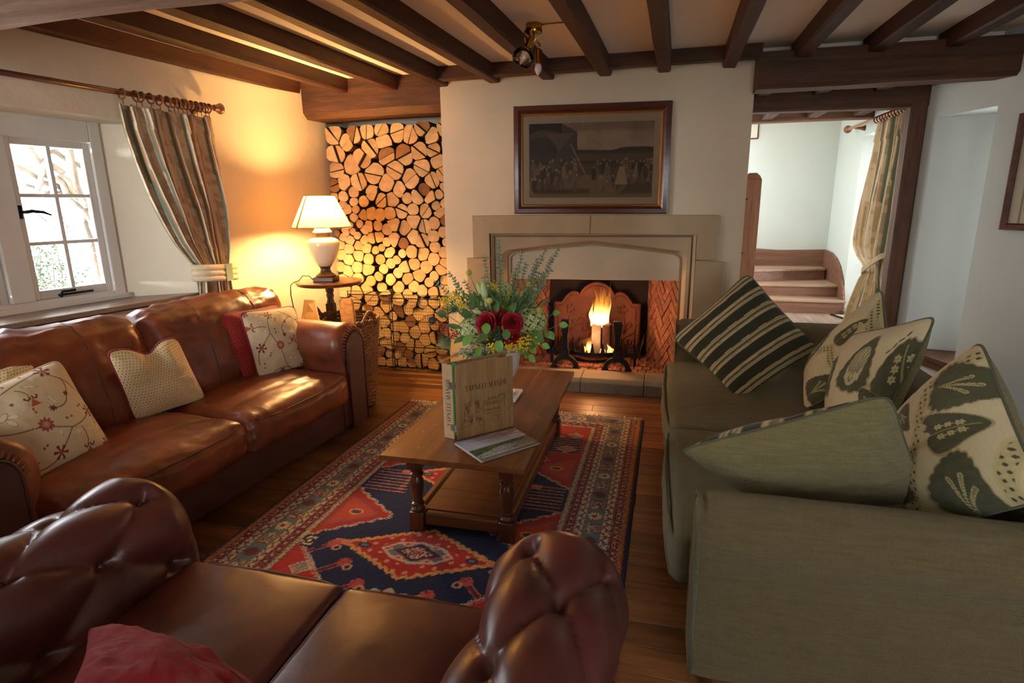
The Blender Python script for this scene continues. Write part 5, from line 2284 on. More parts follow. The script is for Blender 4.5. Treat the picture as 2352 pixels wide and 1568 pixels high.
def tuft_arm(name, x_in, sgn, y0, y1, zt, rr, parent):
    prof = []
    zc = zt - rr
    prof += [(-.0, .20), (-.0, .30), (0, .38), (0, .44)]
    for k in range(8):
        t = k / 7
        prof.append((.015 * t * t - .0, .44 + (zc - .02 - .44) * t))
    for k in range(25):
        a = math.radians(180 - 262 * k / 24)
        prof.append((.015 + rr + rr * math.cos(a), zc + rr * math.sin(a)))
    prof += [(rr * 1.55, zc - rr * 1.05), (rr * 1.5, .30), (rr * 1.5, .10)]
    # resample evenly
    pts = [Vector((a, z)) for a, z in prof]
    L = [0]
    for i in range(1, len(pts)):
        L.append(L[-1] + (pts[i] - pts[i - 1]).length)
    n = 110
    rs = []
    for i in range(n + 1):
        s = L[-1] * i / n
        j = max(k for k in range(len(L)) if L[k] <= s + 1e-9)
        j = min(j, len(L) - 2)
        f = (s - L[j]) / max(1e-9, L[j + 1] - L[j])
        rs.append((pts[j].lerp(pts[j + 1], f), s))
    s_in = .26      # where the buttoning starts (below the seat)
    s_out = L[-1] - .34
    AA, BB = .140, .21
    nv = 96
    P = np.zeros((nv + 1, n + 1, 3))
    cc = Vector((rr, zc - .06))
    for j in range(nv + 1):
        v = j / nv
        y = y0 + (y1 - y0) * v
        e = y1 - y
        k = 1.0
        ex = 0.0
        if e < .10:
            k = math.sqrt(max(0.0, 1 - ((.10 - e) / .10) ** 2)) * .45 + .55
        if j >= nv - 1:
            k *= .94
        for i, (p, s) in enumerate(rs):
            q = i
            t = (rs[min(i + 1, n)][0] - rs[max(i - 1, 0)][0])
            nn = Vector((t.y, -t.x))
            nn.normalize()
            nn = -nn
            a = (s - s_in) / (AA * 2)
            b_ = (y1 - .115 - y) / (BB)
            pp, qq = a + b_ / 2, a - b_ / 2
            tu = abs(math.sin(PI * pp) * math.sin(PI * qq)) ** .5
            dp, dq = pp - round(pp), qq - round(qq)
            btn = math.exp(-(dp * dp + dq * dq) / .012)
            fade = 1.0
            if s < s_in - .02 or s > s_out:
                fade = 0.0
            if y > y1 - .10:
                fade *= max(0.0, 1 - (y - (y1 - .10)) / .035)
            off = (.042 * tu - .030 - .034 * btn) * fade + .0
            w = Vector(p) + nn * off
            w = cc + (w - cc) * (k if w.y > .35 else (k * .2 + .8))
            P[j, i] = (x_in + sgn * w.x, y, w.y)
    # close the front end
    last = P[-1]
    ctr = last[10:90].mean(0)
    extra = []
    for f in (.8, .5, .2, .0):
        ring = ctr + (last - ctr) * f
        ring[:, 1] = y1 + .016 * (1 - f)
        extra.append(ring)
    P = np.concatenate([P, np.array(extra)], 0)
    o = grid_mesh(name, P, MT['oxblood'], parent)
    # buttons
    for ia in range(-4, 9):
        for ib in range(-6, 9):
            pp, qq = ia, ib
            a, b_ = (pp + qq) / 2, (pp - qq)
            s = a * AA * 2 + s_in
            y = y1 - .115 - b_ * BB
            if not (s_in - .001 <= s <= s_out and y0 + .02 < y < y1 - .10):
                continue
            i = min(range(n + 1), key=lambda k_: abs(rs[k_][1] - s))
            j = int(round((y - y0) / (y1 - y0) * nv))
            c = P[j, i]
            pc = Vector((c[0], c[1], c[2]))
            b2 = MB()
            b2.ball(tuple(pc), .012, 8)
            b2.build('button', MT['oxblood'], parent, smooth=True)
    return o


tuft_arm('arm', -.425, 1, .40, 1.48, .725, .185, ch)
tuft_arm('arm', -1.475, -1, .40, 1.48, .725, .185, ch)
# low rolled back behind the seat
m = MB()
rings = []
for i in range(25):
    x = -1.80 + 1.66 * i / 24
    r = []
    for k in range(20):
        a = math.radians(-60 + 300 * k / 19)
        r.append((x, .50 + .15 * math.cos(a), .55 + .15 * math.sin(a)))
    r += [(x, .42, .1), (x, .60, .1)]
    rings.append(r)
m.rings(rings)
m.build('back', MT['oxblood'], ch, auto=50)


def chest_seat(x0, x1, y0, y1, sd):
    w = wrinkle(sd, .004, 5, (1, 1, 1))
    soft_obj('seat_cushion', Matrix.Translation(((x0 + x1) / 2, (y0 + y1) / 2, .365)), dict(hx=(x1 - x0) / 2, hy=(y1 - y0) / 2, hz=.085, rad=.022, puff=(.004, .012, .03), n=36, disp=lambda q, u: w(q, u) * (u[2] > .2)), MT['oxblood'], ch)
    m = MB()
    hx, hy = (x1 - x0) / 2 - .004, (y1 - y0) / 2 - .004
    cx, cy = (x0 + x1) / 2, (y0 + y1) / 2
    pts = []
    for k in range(32):
        a = 2 * PI * k / 32
        c, s = math.cos(a), math.sin(a)
        px = math.copysign(abs(c) ** .18, c) * hx
        py = math.copysign(abs(s) ** .18, s) * (hy + .012 * (1 - (px / hx) ** 2))
        pts.append((cx + px, cy + py, .437))
    m.tube(pts, .0065, 8, closed=True)
    m.build('piping', MT['oxblood'], ch, smooth=True)


chest_seat(-1.475, -.905, .62, 1.405, 41)
chest_seat(-.895, -.415, .62, 1.395, 47)
soft_obj('base', Matrix.Translation((-.96, .95, .17)), dict(hx=.60, hy=.44, hz=.11, rad=.02, n=8), MT['oxblood'], ch)
for (x, y_) in ((-1.6, 1.35), (-.3, 1.35), (-1.6, .5), (-.3, .5)):
    m = MB()
    m.lathe([(.02, .012), (.03, .04), (.026, .10)], (x, y_, 0), 12)
    m.build('foot', MT['turned'], ch)

# ---------------------------------------------------------------- C: green woven sofa on the right
MT['green'] = m_weave('sage_green_weave', S(132, 117, 82), S(108, 96, 66), 260)
MT['green_seat'] = m_weave('sage_green_seat_cloth', S(134, 128, 98), S(112, 106, 80), 420)
MT['green_pipe'] = m_weave('sage_piping', S(120, 122, 94), S(90, 92, 68), 300)
gs = thing('green_sofa', 'sage green woven fabric sofa with rolled arms on the right', 'sofa', (.65, 3.0, 0))
GF = lambda t, d, z: (.16 + d, t, z)      # t = y, d = depth to the right
soft_obj('base', frameM((.78, 3.12, .19), (1, 0, 0), (0, 1, 0), (0, 0, 1)), dict(hx=.60, hy=1.33, hz=.10, rad=.02, n=10), MT['green'], gs)
roll_arm('arm', 1.775, 1, .695, .112, 0, 1.28, GF, MT['green'], gs, wout=.085, win=.115, zlow=.075, bulge=.004, seed=4)
roll_arm('arm', 4.47, -1, .74, .125, 0, 1.28, GF, MT['green'], gs, wout=.105, win=.12, zlow=.075, bulge=.004, seed=8)
soft_obj('back', frameM((1.33, 3.12, .40), (1, 0, 0), (0, 1, 0), (0, 0, 1)), dict(hx=.14, hy=1.38, hz=.31, rad=.09, n=16), MT['green'], gs)


def gdisp(seed):
    w = wrinkle(seed, .010, 3.2, (1, 1, 1))
    w2 = wrinkle(seed + 2, .0045, 9, (1, 2.4, 1))
    return lambda q, u: w(q, u) + w2(q, u)


for (ya, yb, sd) in ((1.90, 2.99, 51), (2.99, 4.34, 57)):
    soft_obj('seat_cushion', frameM((.66, (ya + yb) / 2, .345), (1, 0, 0), (0, 1, 0), (0, 0, 1)), dict(hx=.56, hy=(yb - ya) / 2, hz=.10, rad=.05, puff=(.03, .012, .035), n=36, disp=gdisp(sd)), MT['green_seat'], gs)
    for zz in (.418, .262):
        m = MB()
        pts = []
        for k in range(40):
            v = k / 39 * 2 - 1
            pts.append((.105 - .026 * (1 - abs(v) ** 2.4) + .05 * max(0, abs(v) - .93) / .07, (ya + yb) / 2 + v * (yb - ya) / 2 * .985, zz + .012 * (1 - v * v) * (1 if zz > .3 else 0)))
        m.tube(pts, .0065, 7)
        m.build('piping', MT['green_pipe'], gs, smooth=True)
# piping of the near arm front
for tc, zt, r, sg in ((1.775, .695, .112, 1), (4.47, .74, .125, -1)):
    m = MB()
    zc = zt - r
    pts = [(tc + sg * -.100, .08), (tc + sg * -.100, zc - .13)]
    for k in range(14):
        a = math.radians(215 - 240 * k / 13)
        pts.append((tc + sg * r * .93 * math.cos(a), zc + r * .93 * math.sin(a)))
    pts += [(tc + sg * .108, zc - .1), (tc + sg * .108, .08)]
    m.tube([(.163, a, c) for a, c in pts], .0055, 7)
    m.build('arm_piping', MT['green_pipe'], gs, smooth=True)
m = MB()
m.tube([(.19, 1.690, .505), (.6, 1.687, .500), (1.42, 1.687, .500)], .004, 6)
m.build('arm_seam', MT['green_pipe'], gs, smooth=True)
for (x, y_) in ((.22, 1.74), (.22, 4.50), (1.2, 1.74), (1.2, 4.50)):
    m = MB()
    m.lathe([(.018, .0), (.024, .03), (.020, .06), (.028, .08)], (x, y_, 0), 12)
    m.build('foot', MT['turned'], gs, auto=40)


# ================================================================= CUSHIONS
MT['cush'] = m_attr('cushion_cloth', .85, .35, 420, sheen=.25, dist=.0015)
MT['velvet'] = m_attr('red_velvet', .8, .2, 500, sheen=.06, dist=.001)
MT['cush_weave'] = m_weave('cushion_green_weave', S(160, 150, 106), S(128, 119, 80), 300)


def seg_dist(U, V, pts):
    """distance field to a polyline"""
    D = np.full(U.shape, 9.0)
    for (x0, y0), (x1, y1) in zip(pts[:-1], pts[1:]):
        dx, dy = x1 - x0, y1 - y0
        L2 = dx * dx + dy * dy + 1e-12
        t = np.clip(((U - x0) * dx + (V - y0) * dy) / L2, 0, 1)
        D = np.minimum(D, np.hypot(U - x0 - t * dx, V - y0 - t * dy))
    return D


def bez(p0, p1, p2, n=9):
    return [((1 - t) ** 2 * p0[0] + 2 * t * (1 - t) * p1[0] + t * t * p2[0], (1 - t) ** 2 * p0[1] + 2 * t * (1 - t) * p1[1] + t * t * p2[1]) for t in [i / n for i in range(n + 1)]]


def ell(U, V, cx, cy, a, b, ang):
    c, s = math.cos(ang), math.sin(ang)
    x, y_ = (U - cx) * c + (V - cy) * s, -(U - cx) * s + (V - cy) * c
    return (x / a) ** 2 + (y_ / b) ** 2


def pat_vine(U, V, flip=False):
    """cream cloth embroidered with red flowers on brown vines"""
    if flip:
        U, V = V, U
    C = np.ones(U.shape + (3,)) * np.array(S(214, 194, 158))
    C *= (1 + .10 * (vnoise(U * 30, V * 160, 2, 2) - .5))[..., None]
    vines = [[(0, .62), (.06, .45), (.34, .42)], [(.34, .42), (.5, .36), (.62, .30)], [(.62, .30), (.50, .18), (.44, .12)], [(.62, .30), (.76, .30), (.86, .37)], [(.72, .27), (.75, .18), (.73, .10)],
             [(.30, .86), (.48, .92), (.72, .95)], [(.40, .84), (.46, .80), (.45, .74)], [(.70, .93), (.82, .80), (.95, .60)], [(.82, .80), (.84, .70), (.76, .62)], [(.76, .62), (.70, .50), (.56, .53)],
             [(.05, .55), (.10, .38), (.03, .25)], [(.08, .88), (.02, .80), (.02, .7)], [(.14, .90), (.06, .96), (.08, .82)], [(.44, .12), (.36, .03), (.20, .05)], [(.90, .36), (.96, .30), (.9, .22)]]
    for k, (a, b_, c_) in enumerate(vines):
        d = seg_dist(U, V, bez(a, b_, c_))
        C = mixc(C, S(122, 78, 48), np.clip((.0070 - d) * 500, 0, 1) * .9)
    leaf = [(.18, .64, .05, .024, .6), (.24, .61, .045, .022, -.3), (.20, .56, .05, .022, -1.2), (.60, .62, .06, .014, 1.8), (.52, .83, .06, .016, -.5), (.92, .22, .05, .018, 1.2), (.66, .24, .045, .016, 1.6), (.80, .22, .04, .014, -.7), (.50, .30, .04, .014, 1.5), (.12, .76, .05, .03, .9)]
    for (cx, cy, a, b_, an) in leaf:
        e = ell(U, V, cx, cy, a, b_, an)
        C = mixc(C, S(156, 132, 92), ((e < 1.25) & (e > .85)) * .8)
        C = mixc(C, S(230, 216, 184), (e < .85) * .85)
    for (cx, cy, R) in ((.43, .12, .075), (.90, .40, .065), (.74, .94, .075), (.02, .82, .075), (.97, .05, .06)):
        r = np.hypot(U - cx, V - cy)
        th = np.arctan2(V - cy, U - cx)
        pet = (r < R * (.55 + .45 * np.abs(np.cos(3.0 * th + cx * 9)))) & (np.abs(np.cos(3.0 * th + cx * 9)) > .72 - .2 * (r < R * .4))
        C = mixc(C, S(116, 30, 30), pet * .95)
        C = mixc(C, S(170, 76, 52), (r < R * .25) * 1.0)
    r = np.hypot(U - .42, V - .42)
    th = np.arctan2(V - .42, U - .42)
    C = mixc(C, S(158, 72, 66), (r < .075 * (.85 + .15 * np.cos(10 * th))) * .95)
    C = mixc(C, S(206, 160, 130), (r < .03 * (1 + .3 * np.cos(8 * th))) * .8)
    for (cx, cy, R) in ((.56, .54, .035), (.76, .63, .032), (.03, .42, .045), (.30, .72, .02)):
        r = np.hypot(U - cx, V - cy)
        th = np.arctan2(V - cy, U - cx)
        C = mixc(C, S(110, 32, 36), (r < R * (.75 + .25 * np.cos(7 * th))) * .95)
    for (cx, cy, an) in ((.46, .70, 0), (.74, .07, .3)):
        C = mixc(C, S(176, 78, 56), ((V < cy) & (V > cy - .075) & (np.abs(U - cx) < (cy - V) * .55 + .004)) * .95)
        C = mixc(C, S(112, 34, 30), ((np.abs(np.hypot(U - cx + .035, V - cy - .02) - .022) < .008) & (V < cy + .028)) * .95)
        C = mixc(C, S(112, 34, 30), ((np.abs(np.hypot(U - cx - .035, V - cy - .02) - .022) < .008) & (V < cy + .028)) * .95)
    for (cx, cy) in ((.41, .60), (.41, .565), (.62, .40), (.67, .40), (.80, .47), (.83, .48), (.30, .22), (.335, .235), (.20, .12), (.14, .12), (.55, .97), (.36, .93)):
        C = mixc(C, S(146, 66, 46), (np.hypot(U - cx, V - cy) < .0125) * .95)
    return C


def pat_dots(U, V):
    C = np.ones(U.shape + (3,)) * np.array(S(222, 196, 148))
    C *= (1 + .06 * (vnoise(U * 120, V * 120, 2, 1) - .5))[..., None]
    n = 27
    x, y_ = U * n, V * n * .95
    row = np.floor(y_)
    x = x + .5 * (row % 2)
    d = np.hypot(x % 1 - .5, (y_ % 1 - .5))
    return mixc(C, S(106, 80, 66), (d < .19) * .9)


def pat_red(U, V):
    C = np.ones(U.shape + (3,)) * np.array(S(142, 28, 30))
    C *= (1 + .16 * np.sin(V * 190))[..., None]
    x, y_ = U * 30, V * 46
    d = np.hypot((x + .5 * (np.floor(y_) % 2)) % 1 - .5, (y_ % 1 - .5) * .65)
    return mixc(C, S(206, 150, 90), (d < .11) * .8)


def pat_velvet(U, V):
    C = np.ones(U.shape + (3,)) * np.array(S(126, 16, 28))
    return C * (1 + .25 * (vnoise(U * 8, V * 8, 3, 4) - .5))[..., None]


def pat_stripe(U, V, n=5.6, k=0.0):
    dk, lt_, md = S(58, 56, 38), S(196, 174, 132), S(120, 112, 78)
    C = np.ones(U.shape + (3,)) * np.array(dk)
    C *= (1 + .35 * (vnoise(U * 160, V * 14, 7, 2) - .5))[..., None]
    x = (U * n + k + .004 * np.sin(V * 30)) % 1.0
    C = mixc(C, lt_, ((x > .08) & (x < .24)) * .95)
    C = mixc(C, dk, ((x > .145) & (x < .165)) * .6)
    C = mixc(C, md, ((x > .24) & (x < .29)) * .9)
    C = mixc(C, lt_, ((x > .38) & (x < .54)) * .95)
    C = mixc(C, dk, ((x > .45) & (x < .47)) * .6)
    C = mixc(C, md, ((x > .33) & (x < .38)) * .9)
    return C * (1 + .12 * (vnoise(U * 240, V * 240, 5, 1) - .5))[..., None]


def pat_paisley(U, V, seed=0):
    """pale cloth with big dark green scalloped leaves, flower sprays and a dotted lace band"""
    pale, dk, ol, lt_ = S(206, 194, 156), S(70, 74, 52), S(160, 152, 98), S(196, 184, 136)
    C = np.ones(U.shape + (3,)) * np.array(pale)
    C *= (1 + .12 * (vnoise(U * 14, V * 170, 2, 2) - .5))[..., None]

    def band_(C, pts, w):
        d = seg_dist(U, V, pts)
        s = U * 21 + V * 17
        C = mixc(C, ol, (d < w) * .55)
        C = mixc(C, lt_, (np.abs(d - w) < .008) * .9)
        C = mixc(C, lt_, ((d < w) & (np.abs(np.sin(U * 70) * np.cos(V * 62)) > .72)) * .8)
        return mixc(C, S(54, 52, 34), ((d < w * .75) & (np.hypot((U * 24) % 1 - .5, (V * 24) % 1 - .5) < .24)) * .9)

    def leaf_(C, cx, cy, a, b_, an, scal=16, veins=True, flowers=False):
        c, s = math.cos(an), math.sin(an)
        x, y_ = ((U - cx) * c + (V - cy) * s) / a, (-(U - cx) * s + (V - cy) * c) / b_
        y2 = y_ * (1 + .55 * np.clip(x, -1, 1))
        r = np.hypot(x, y2)
        th = np.arctan2(y2, x)
        R = 1 + .07 * np.abs(np.sin(scal / 2 * th))
        inn = r < R
        C = mixc(C, S(150, 130, 92), ((r < R + .07) & ~inn) * .7)
        C = mixc(C, dk, inn * .95)
        C = np.where(inn[..., None], C * (1 + .35 * (vnoise(U * 60, V * 20, 4, 2) - .5))[..., None], C)
        if veins:
            for (px, py, q) in ((-.15, .32, .55), (.0, .0, .75), (-.15, -.32, .55)):
                bz = bez((-.85, 0), (px - .15, py * .25), (px + q * .5, py * 1.25), 14)
                r0_ = np.full(U.shape, 9.0)
                for i_, (bx_, by_) in enumerate(bz):
                    r0_ = np.minimum(r0_, np.hypot(x - bx_, (y_ - by_) * b_ / a) - .012 - .055 * i_ / 14)
                C = mixc(C, lt_, ((r0_ < 0) & inn) * .95)
                C = mixc(C, S(128, 118, 78), ((r0_ < -.022) & inn) * .85)
        if flowers:
            for k in range(6):
                fx, fy = (-.35 + .35 * (k // 2)), (-.30 if k % 2 else .30) * (1 - .12 * (k // 2))
                rr_ = np.hypot((x - fx), (y_ - fy))
                t2 = np.arctan2(y_ - fy, x - fx)
                C = mixc(C, lt_, ((rr_ < .17 * (.82 + .18 * np.cos(6 * t2))) & inn) * .95)
                C = mixc(C, ol, ((rr_ < .05) & inn) * .9)
            d = seg_dist(x, y_, [(-.9, 0), (.8, 0)])
            C = mixc(C, ol, ((d < .03) & inn) * .9)
        return C
    if seed == 0:
        C = band_(C, [(.10, 1.05), (.16, .85), (.24, .70), (.48, .60), (.64, .48), (.76, .38), (.95, .15)], .042)
        C = leaf_(C, .31, .91, .17, .13, 1.25, 22)
        C = leaf_(C, .57, .79, .17, .105, 1.57, 0, False, True)
        for k in range(9):
            C = mixc(C, lt_, (ell(U, V, .55 + .016 * (k - 4), .615 + .02 * math.cos(k * 1.3), .035, .012, 1.57 + .35 * (k - 4) / 2) < 1) * .9)
        C = leaf_(C, .89, .66, .21, .15, 2.5, 18)
        C = leaf_(C, .33, .46, .12, .07, .4, 20)
        C = leaf_(C, .70, .14, .2, .13, .9, 18)
        C = band_(C, bez((.68, 1.03), (.84, .90), (1.05, .86)), .04)
    elif seed == 1:
        C = leaf_(C, .63, .64, .23, .14, 1.57, 18, False, False)
        x_ = np.hypot((U - .63) / .095, (V - .62) / .17)
        C = mixc(C, pale, (x_ < 1) * .75)
        for k in range(9):
            bx0 = .63 + .018 * (k - 4)
            C = mixc(C, S(110, 112, 78), ((seg_dist(U, V, bez((.63, .48), (bx0, .60), (.63 + .034 * (k - 4), .78 - .012 * abs(k - 4)))) < .0055) & (x_ < 1.05)) * .9)
        for k in range(5):
            C = mixc(C, lt_, (ell(U, V, .63 + .035 * (k - 2), .53 + .012 * (k % 2), .03, .016, 1.2 + .2 * k) < 1) * .9)
        C = leaf_(C, .985, .62, .21, .12, 1.75, 14, False, True)
        for k in range(4):
            C = mixc(C, dk, (ell(U, V, .855 + .017 * k, .74 + .045 * k, .022, .008, 1.0 + .5 * (k % 2)) < 1) * .9)
        C = leaf_(C, .88, .36, .12, .07, 2.4, 12)
        C = leaf_(C, .20, .5, .2, .12, 1.4, 14)
    else:
        C = band_(C, [(.18, 1.02), (.36, .95), (.52, .93), (.72, .98)], .045)
        C = band_(C, [(.40, .40), (.52, .56), (.68, .54), (.86, .58), (1.02, .70)], .045)
        C = leaf_(C, .45, .76, .16, .085, 1.9, 0, False, True)
        for k in range(7):
            C = mixc(C, lt_, (ell(U, V, .46 + .014 * (k - 3), .86, .03, .010, 1.57 + .3 * (k - 3)) < 1) * .9)
        C = leaf_(C, .89, .32, .19, .13, 1.5, 22)
        C = leaf_(C, .20, .30, .22, .16, 1.2, 22)
    return C


def pillow(name, label, q, T, front, back=None, pipe=None, chop=0.0, pinch=.055, n=230, mat='cush', seed=0, group=None, wr=.010, backmat=None, cat='cushion', full=2.3, corner=.075):
    """q: corners BL, BR, TR, TL seen from the front; front and back are colour functions"""
    BL, BR, TR, TL = [np.array(p, float) for p in q]
    N = np.cross(BR - BL, TL - BL)
    N /= np.linalg.norm(N)
    ctr = (BL + BR + TR + TL) / 4
    o = thing(name, label, cat, tuple(ctr - np.array([0, 0, 0])), group)

    def surf(n, sg):
        a = np.sin(np.linspace(-1, 1, n) * PI / 2 * .97) / math.sin(PI / 2 * .97)
        X, Y = np.meshgrid(a, a)
        # outline drawn in between the corners
        e = pinch
        Xs = X * (1 - e * (1 - Y ** 2) * np.abs(X) ** 2)
        Ys = Y * (1 - e * (1 - X ** 2) * np.abs(Y) ** 2)
        Ys = Ys - chop * np.exp(-((X + .02) / .34) ** 2) * np.clip((Y + .2) / 1.2, 0, 1) ** 1.5
        rc = 1 - corner * (np.abs(X) * np.abs(Y)) ** 7
        Xs, Ys = Xs * rc, Ys * rc
        U, V = (Xs + 1) / 2, (Ys + 1) / 2
        P = (BL[None, None] * ((1 - U) * (1 - V))[..., None] + BR[None, None] * (U * (1 - V))[..., None] + TR[None, None] * (U * V)[..., None] + TL[None, None] * ((1 - U) * V)[..., None])
        t = T / 2 * (1 - np.abs(X) ** full) ** .62 * (1 - np.abs(Y) ** full) ** .62
        edge = np.maximum(np.abs(X), np.abs(Y))
        w1 = vnoise(X * 2.2 + 5, Y * 2.2 + 5, seed + 20, 3) - .5
        ang = np.arctan2(Y, X)
        rad = vnoise((ang + 4) * 3.2, edge * 1.2 + 3, seed + 40, 3) - .5
        t = t + (wr * 1.6 * w1 + wr * 2.0 * rad * edge ** 2) * (1 - edge ** 6)
        if chop:
            t = t * (1 - .35 * np.exp(-(X / .3) ** 2) * np.clip(Y + .3, 0, 1)) + .02 * np.exp(-((np.abs(X) - .38) / .2) ** 2) * np.clip(Y, 0, 1) * (1 - edge ** 6)
        P = P + N[None, None] * (sg * t)[..., None]
        return P, (X + 1) / 2, (Y + 1) / 2
    P, U, V = surf(n, 1)
    grid_mesh('front_panel', P, MT[mat] if front is not None else MT[backmat], o, front(U, V) if front is not None else None)
    edge = np.concatenate([P[0, :-1], P[:-1, -1], P[-1, ::-1][:-1], P[::-1, 0][:-1]])
    P2, U, V = surf(90 if back is not None else 60, -1)
    bm_ = MT[backmat] if backmat else MT[mat]
    if front is None:
        bm_ = MT[mat]
    grid_mesh('back_panel', P2[:, ::-1], bm_, o, back(U[:, ::-1], V[:, ::-1]) if back is not None else None)
    if pipe is not None:
        m = MB()
        k = max(1, len(edge) // 160)
        m.tube([tuple(p) for p in edge[::k]], .0052, 6, closed=True)
        m.build('piping', pipe, o, smooth=True)
    return o


MT['pipe_red'] = m_plain('crimson_piping', S(140, 22, 40), .6)
MT['pipe_cream'] = m_plain('cream_piping', S(206, 184, 146), .8)
MT['back_red'] = m_plain('crimson_cushion_back', S(140, 26, 36), .85, var=.1)
MT['back_cream'] = m_plain('cream_cushion_back', S(206, 184, 146), .85, var=.05)

pillow('cushion', 'dark red cushion with tiny gold dots behind the far floral cushion', [(-2.60, 3.08, .49), (-2.56, 3.55, .49), (-2.70, 3.66, .90), (-2.735, 3.09, .935)], .13, pat_red, None, MT['pipe_red'], seed=3, backmat='back_red')
pillow('cushion', 'cream cushion with embroidered red flowers at the far end of the leather sofa', [(-2.535, 3.135, .485), (-2.41, 3.555, .485), (-2.562, 3.64, .905), (-2.645, 3.16, .938)], .15, lambda U, V: pat_vine(U, V, True), None, MT['pipe_red'], seed=5, backmat='back_red')
pillow('cushion', 'dented cream cushion with small dark dots in the middle of the leather sofa', [(-2.70, 2.335, .48), (-2.60, 2.75, .48), (-2.665, 2.66, .888), (-2.705, 2.244, .900)], .15, pat_dots, None, MT['pipe_red'], chop=.26, seed=7, backmat='back_red', wr=.014)
pillow('cushion', 'cream dotted cushion mostly hidden behind the near floral cushion', [(-2.72, 1.60, .54), (-2.70, 1.92, .52), (-2.845, 2.005, .925), (-2.88, 1.62, .90)], .12, pat_dots, None, MT['pipe_red'], seed=9, backmat='back_red')
pillow('cushion', 'large cream cushion with embroidered red flowers at the near end of the leather sofa', [(-2.50, 1.60, .485), (-2.535, 2.05, .485), (-2.715, 2.02, .922), (-2.745, 1.57, .855)], .16, pat_vine, None, MT['pipe_cream'], seed=11, backmat='back_cream')
pillow('cushion', 'red velvet cushion lying on the chesterfield seat at the bottom edge', [(-1.10, .70, .66), (-.70, .70, .67), (-.84, .930, .53), (-1.385, .965, .56)], .15, pat_velvet, None, None, mat='velvet', seed=13, backmat='back_red', wr=.022, pinch=.09)
pillow('cushion', 'green and beige striped cushion standing on its corner against the far arm', [(.105, 3.82, .735), (.515, 3.49, .43), (1.03, 3.87, .69), (.585, 4.07, 1.155)], .19, pat_stripe, None, MT['green_pipe'], seed=15, backmat='cush_weave', pinch=.07)
pillow('cushion', 'green cushion seen from its plain woven back against the near arm', [(.40, 2.30, .44), (1.02, 2.22, .52), (.738, 1.97, 1.012), (.09, 1.95, .757)], .20, None, lambda U, V: pat_stripe(U, V, 5.0), MT['green_pipe'], seed=17, backmat='cush_weave', pinch=.05, wr=.016)
pillow('cushion', 'large pale cushion with dark green leaves farthest along the green sofa', [(.895, 3.63, .655), (.84, 3.38, .44), (1.12, 3.02, .83), (1.15, 3.37, 1.165)], .20, lambda U, V: pat_paisley(U, V, 2), None, MT['green_pipe'], seed=19, backmat='cush_weave', n=250)
pillow('cushion', 'large pale cushion with dark green leaf sprays in the middle of three', [(.93, 3.27, .46), (.985, 2.78, .46), (1.15, 2.71, 1.14), (.985, 3.24, .925)], .24, lambda U, V: pat_paisley(U, V, 1), None, MT['green_pipe'], seed=21, backmat='cush_weave', n=250)
pillow('cushion', 'large pale cushion with dark green leaves and flowers nearest on the green sofa', [(1.01, 2.66, .645), (.94, 2.12, .43), (1.06, 1.72, .80), (1.085, 2.24, 1.145)], .26, lambda U, V: pat_paisley(U, V, 0), None, MT['green_pipe'], seed=23, backmat='cush_weave', n=270)


# ================================================================= RUG
RW, RL = 1.925, 4.05            # width, length


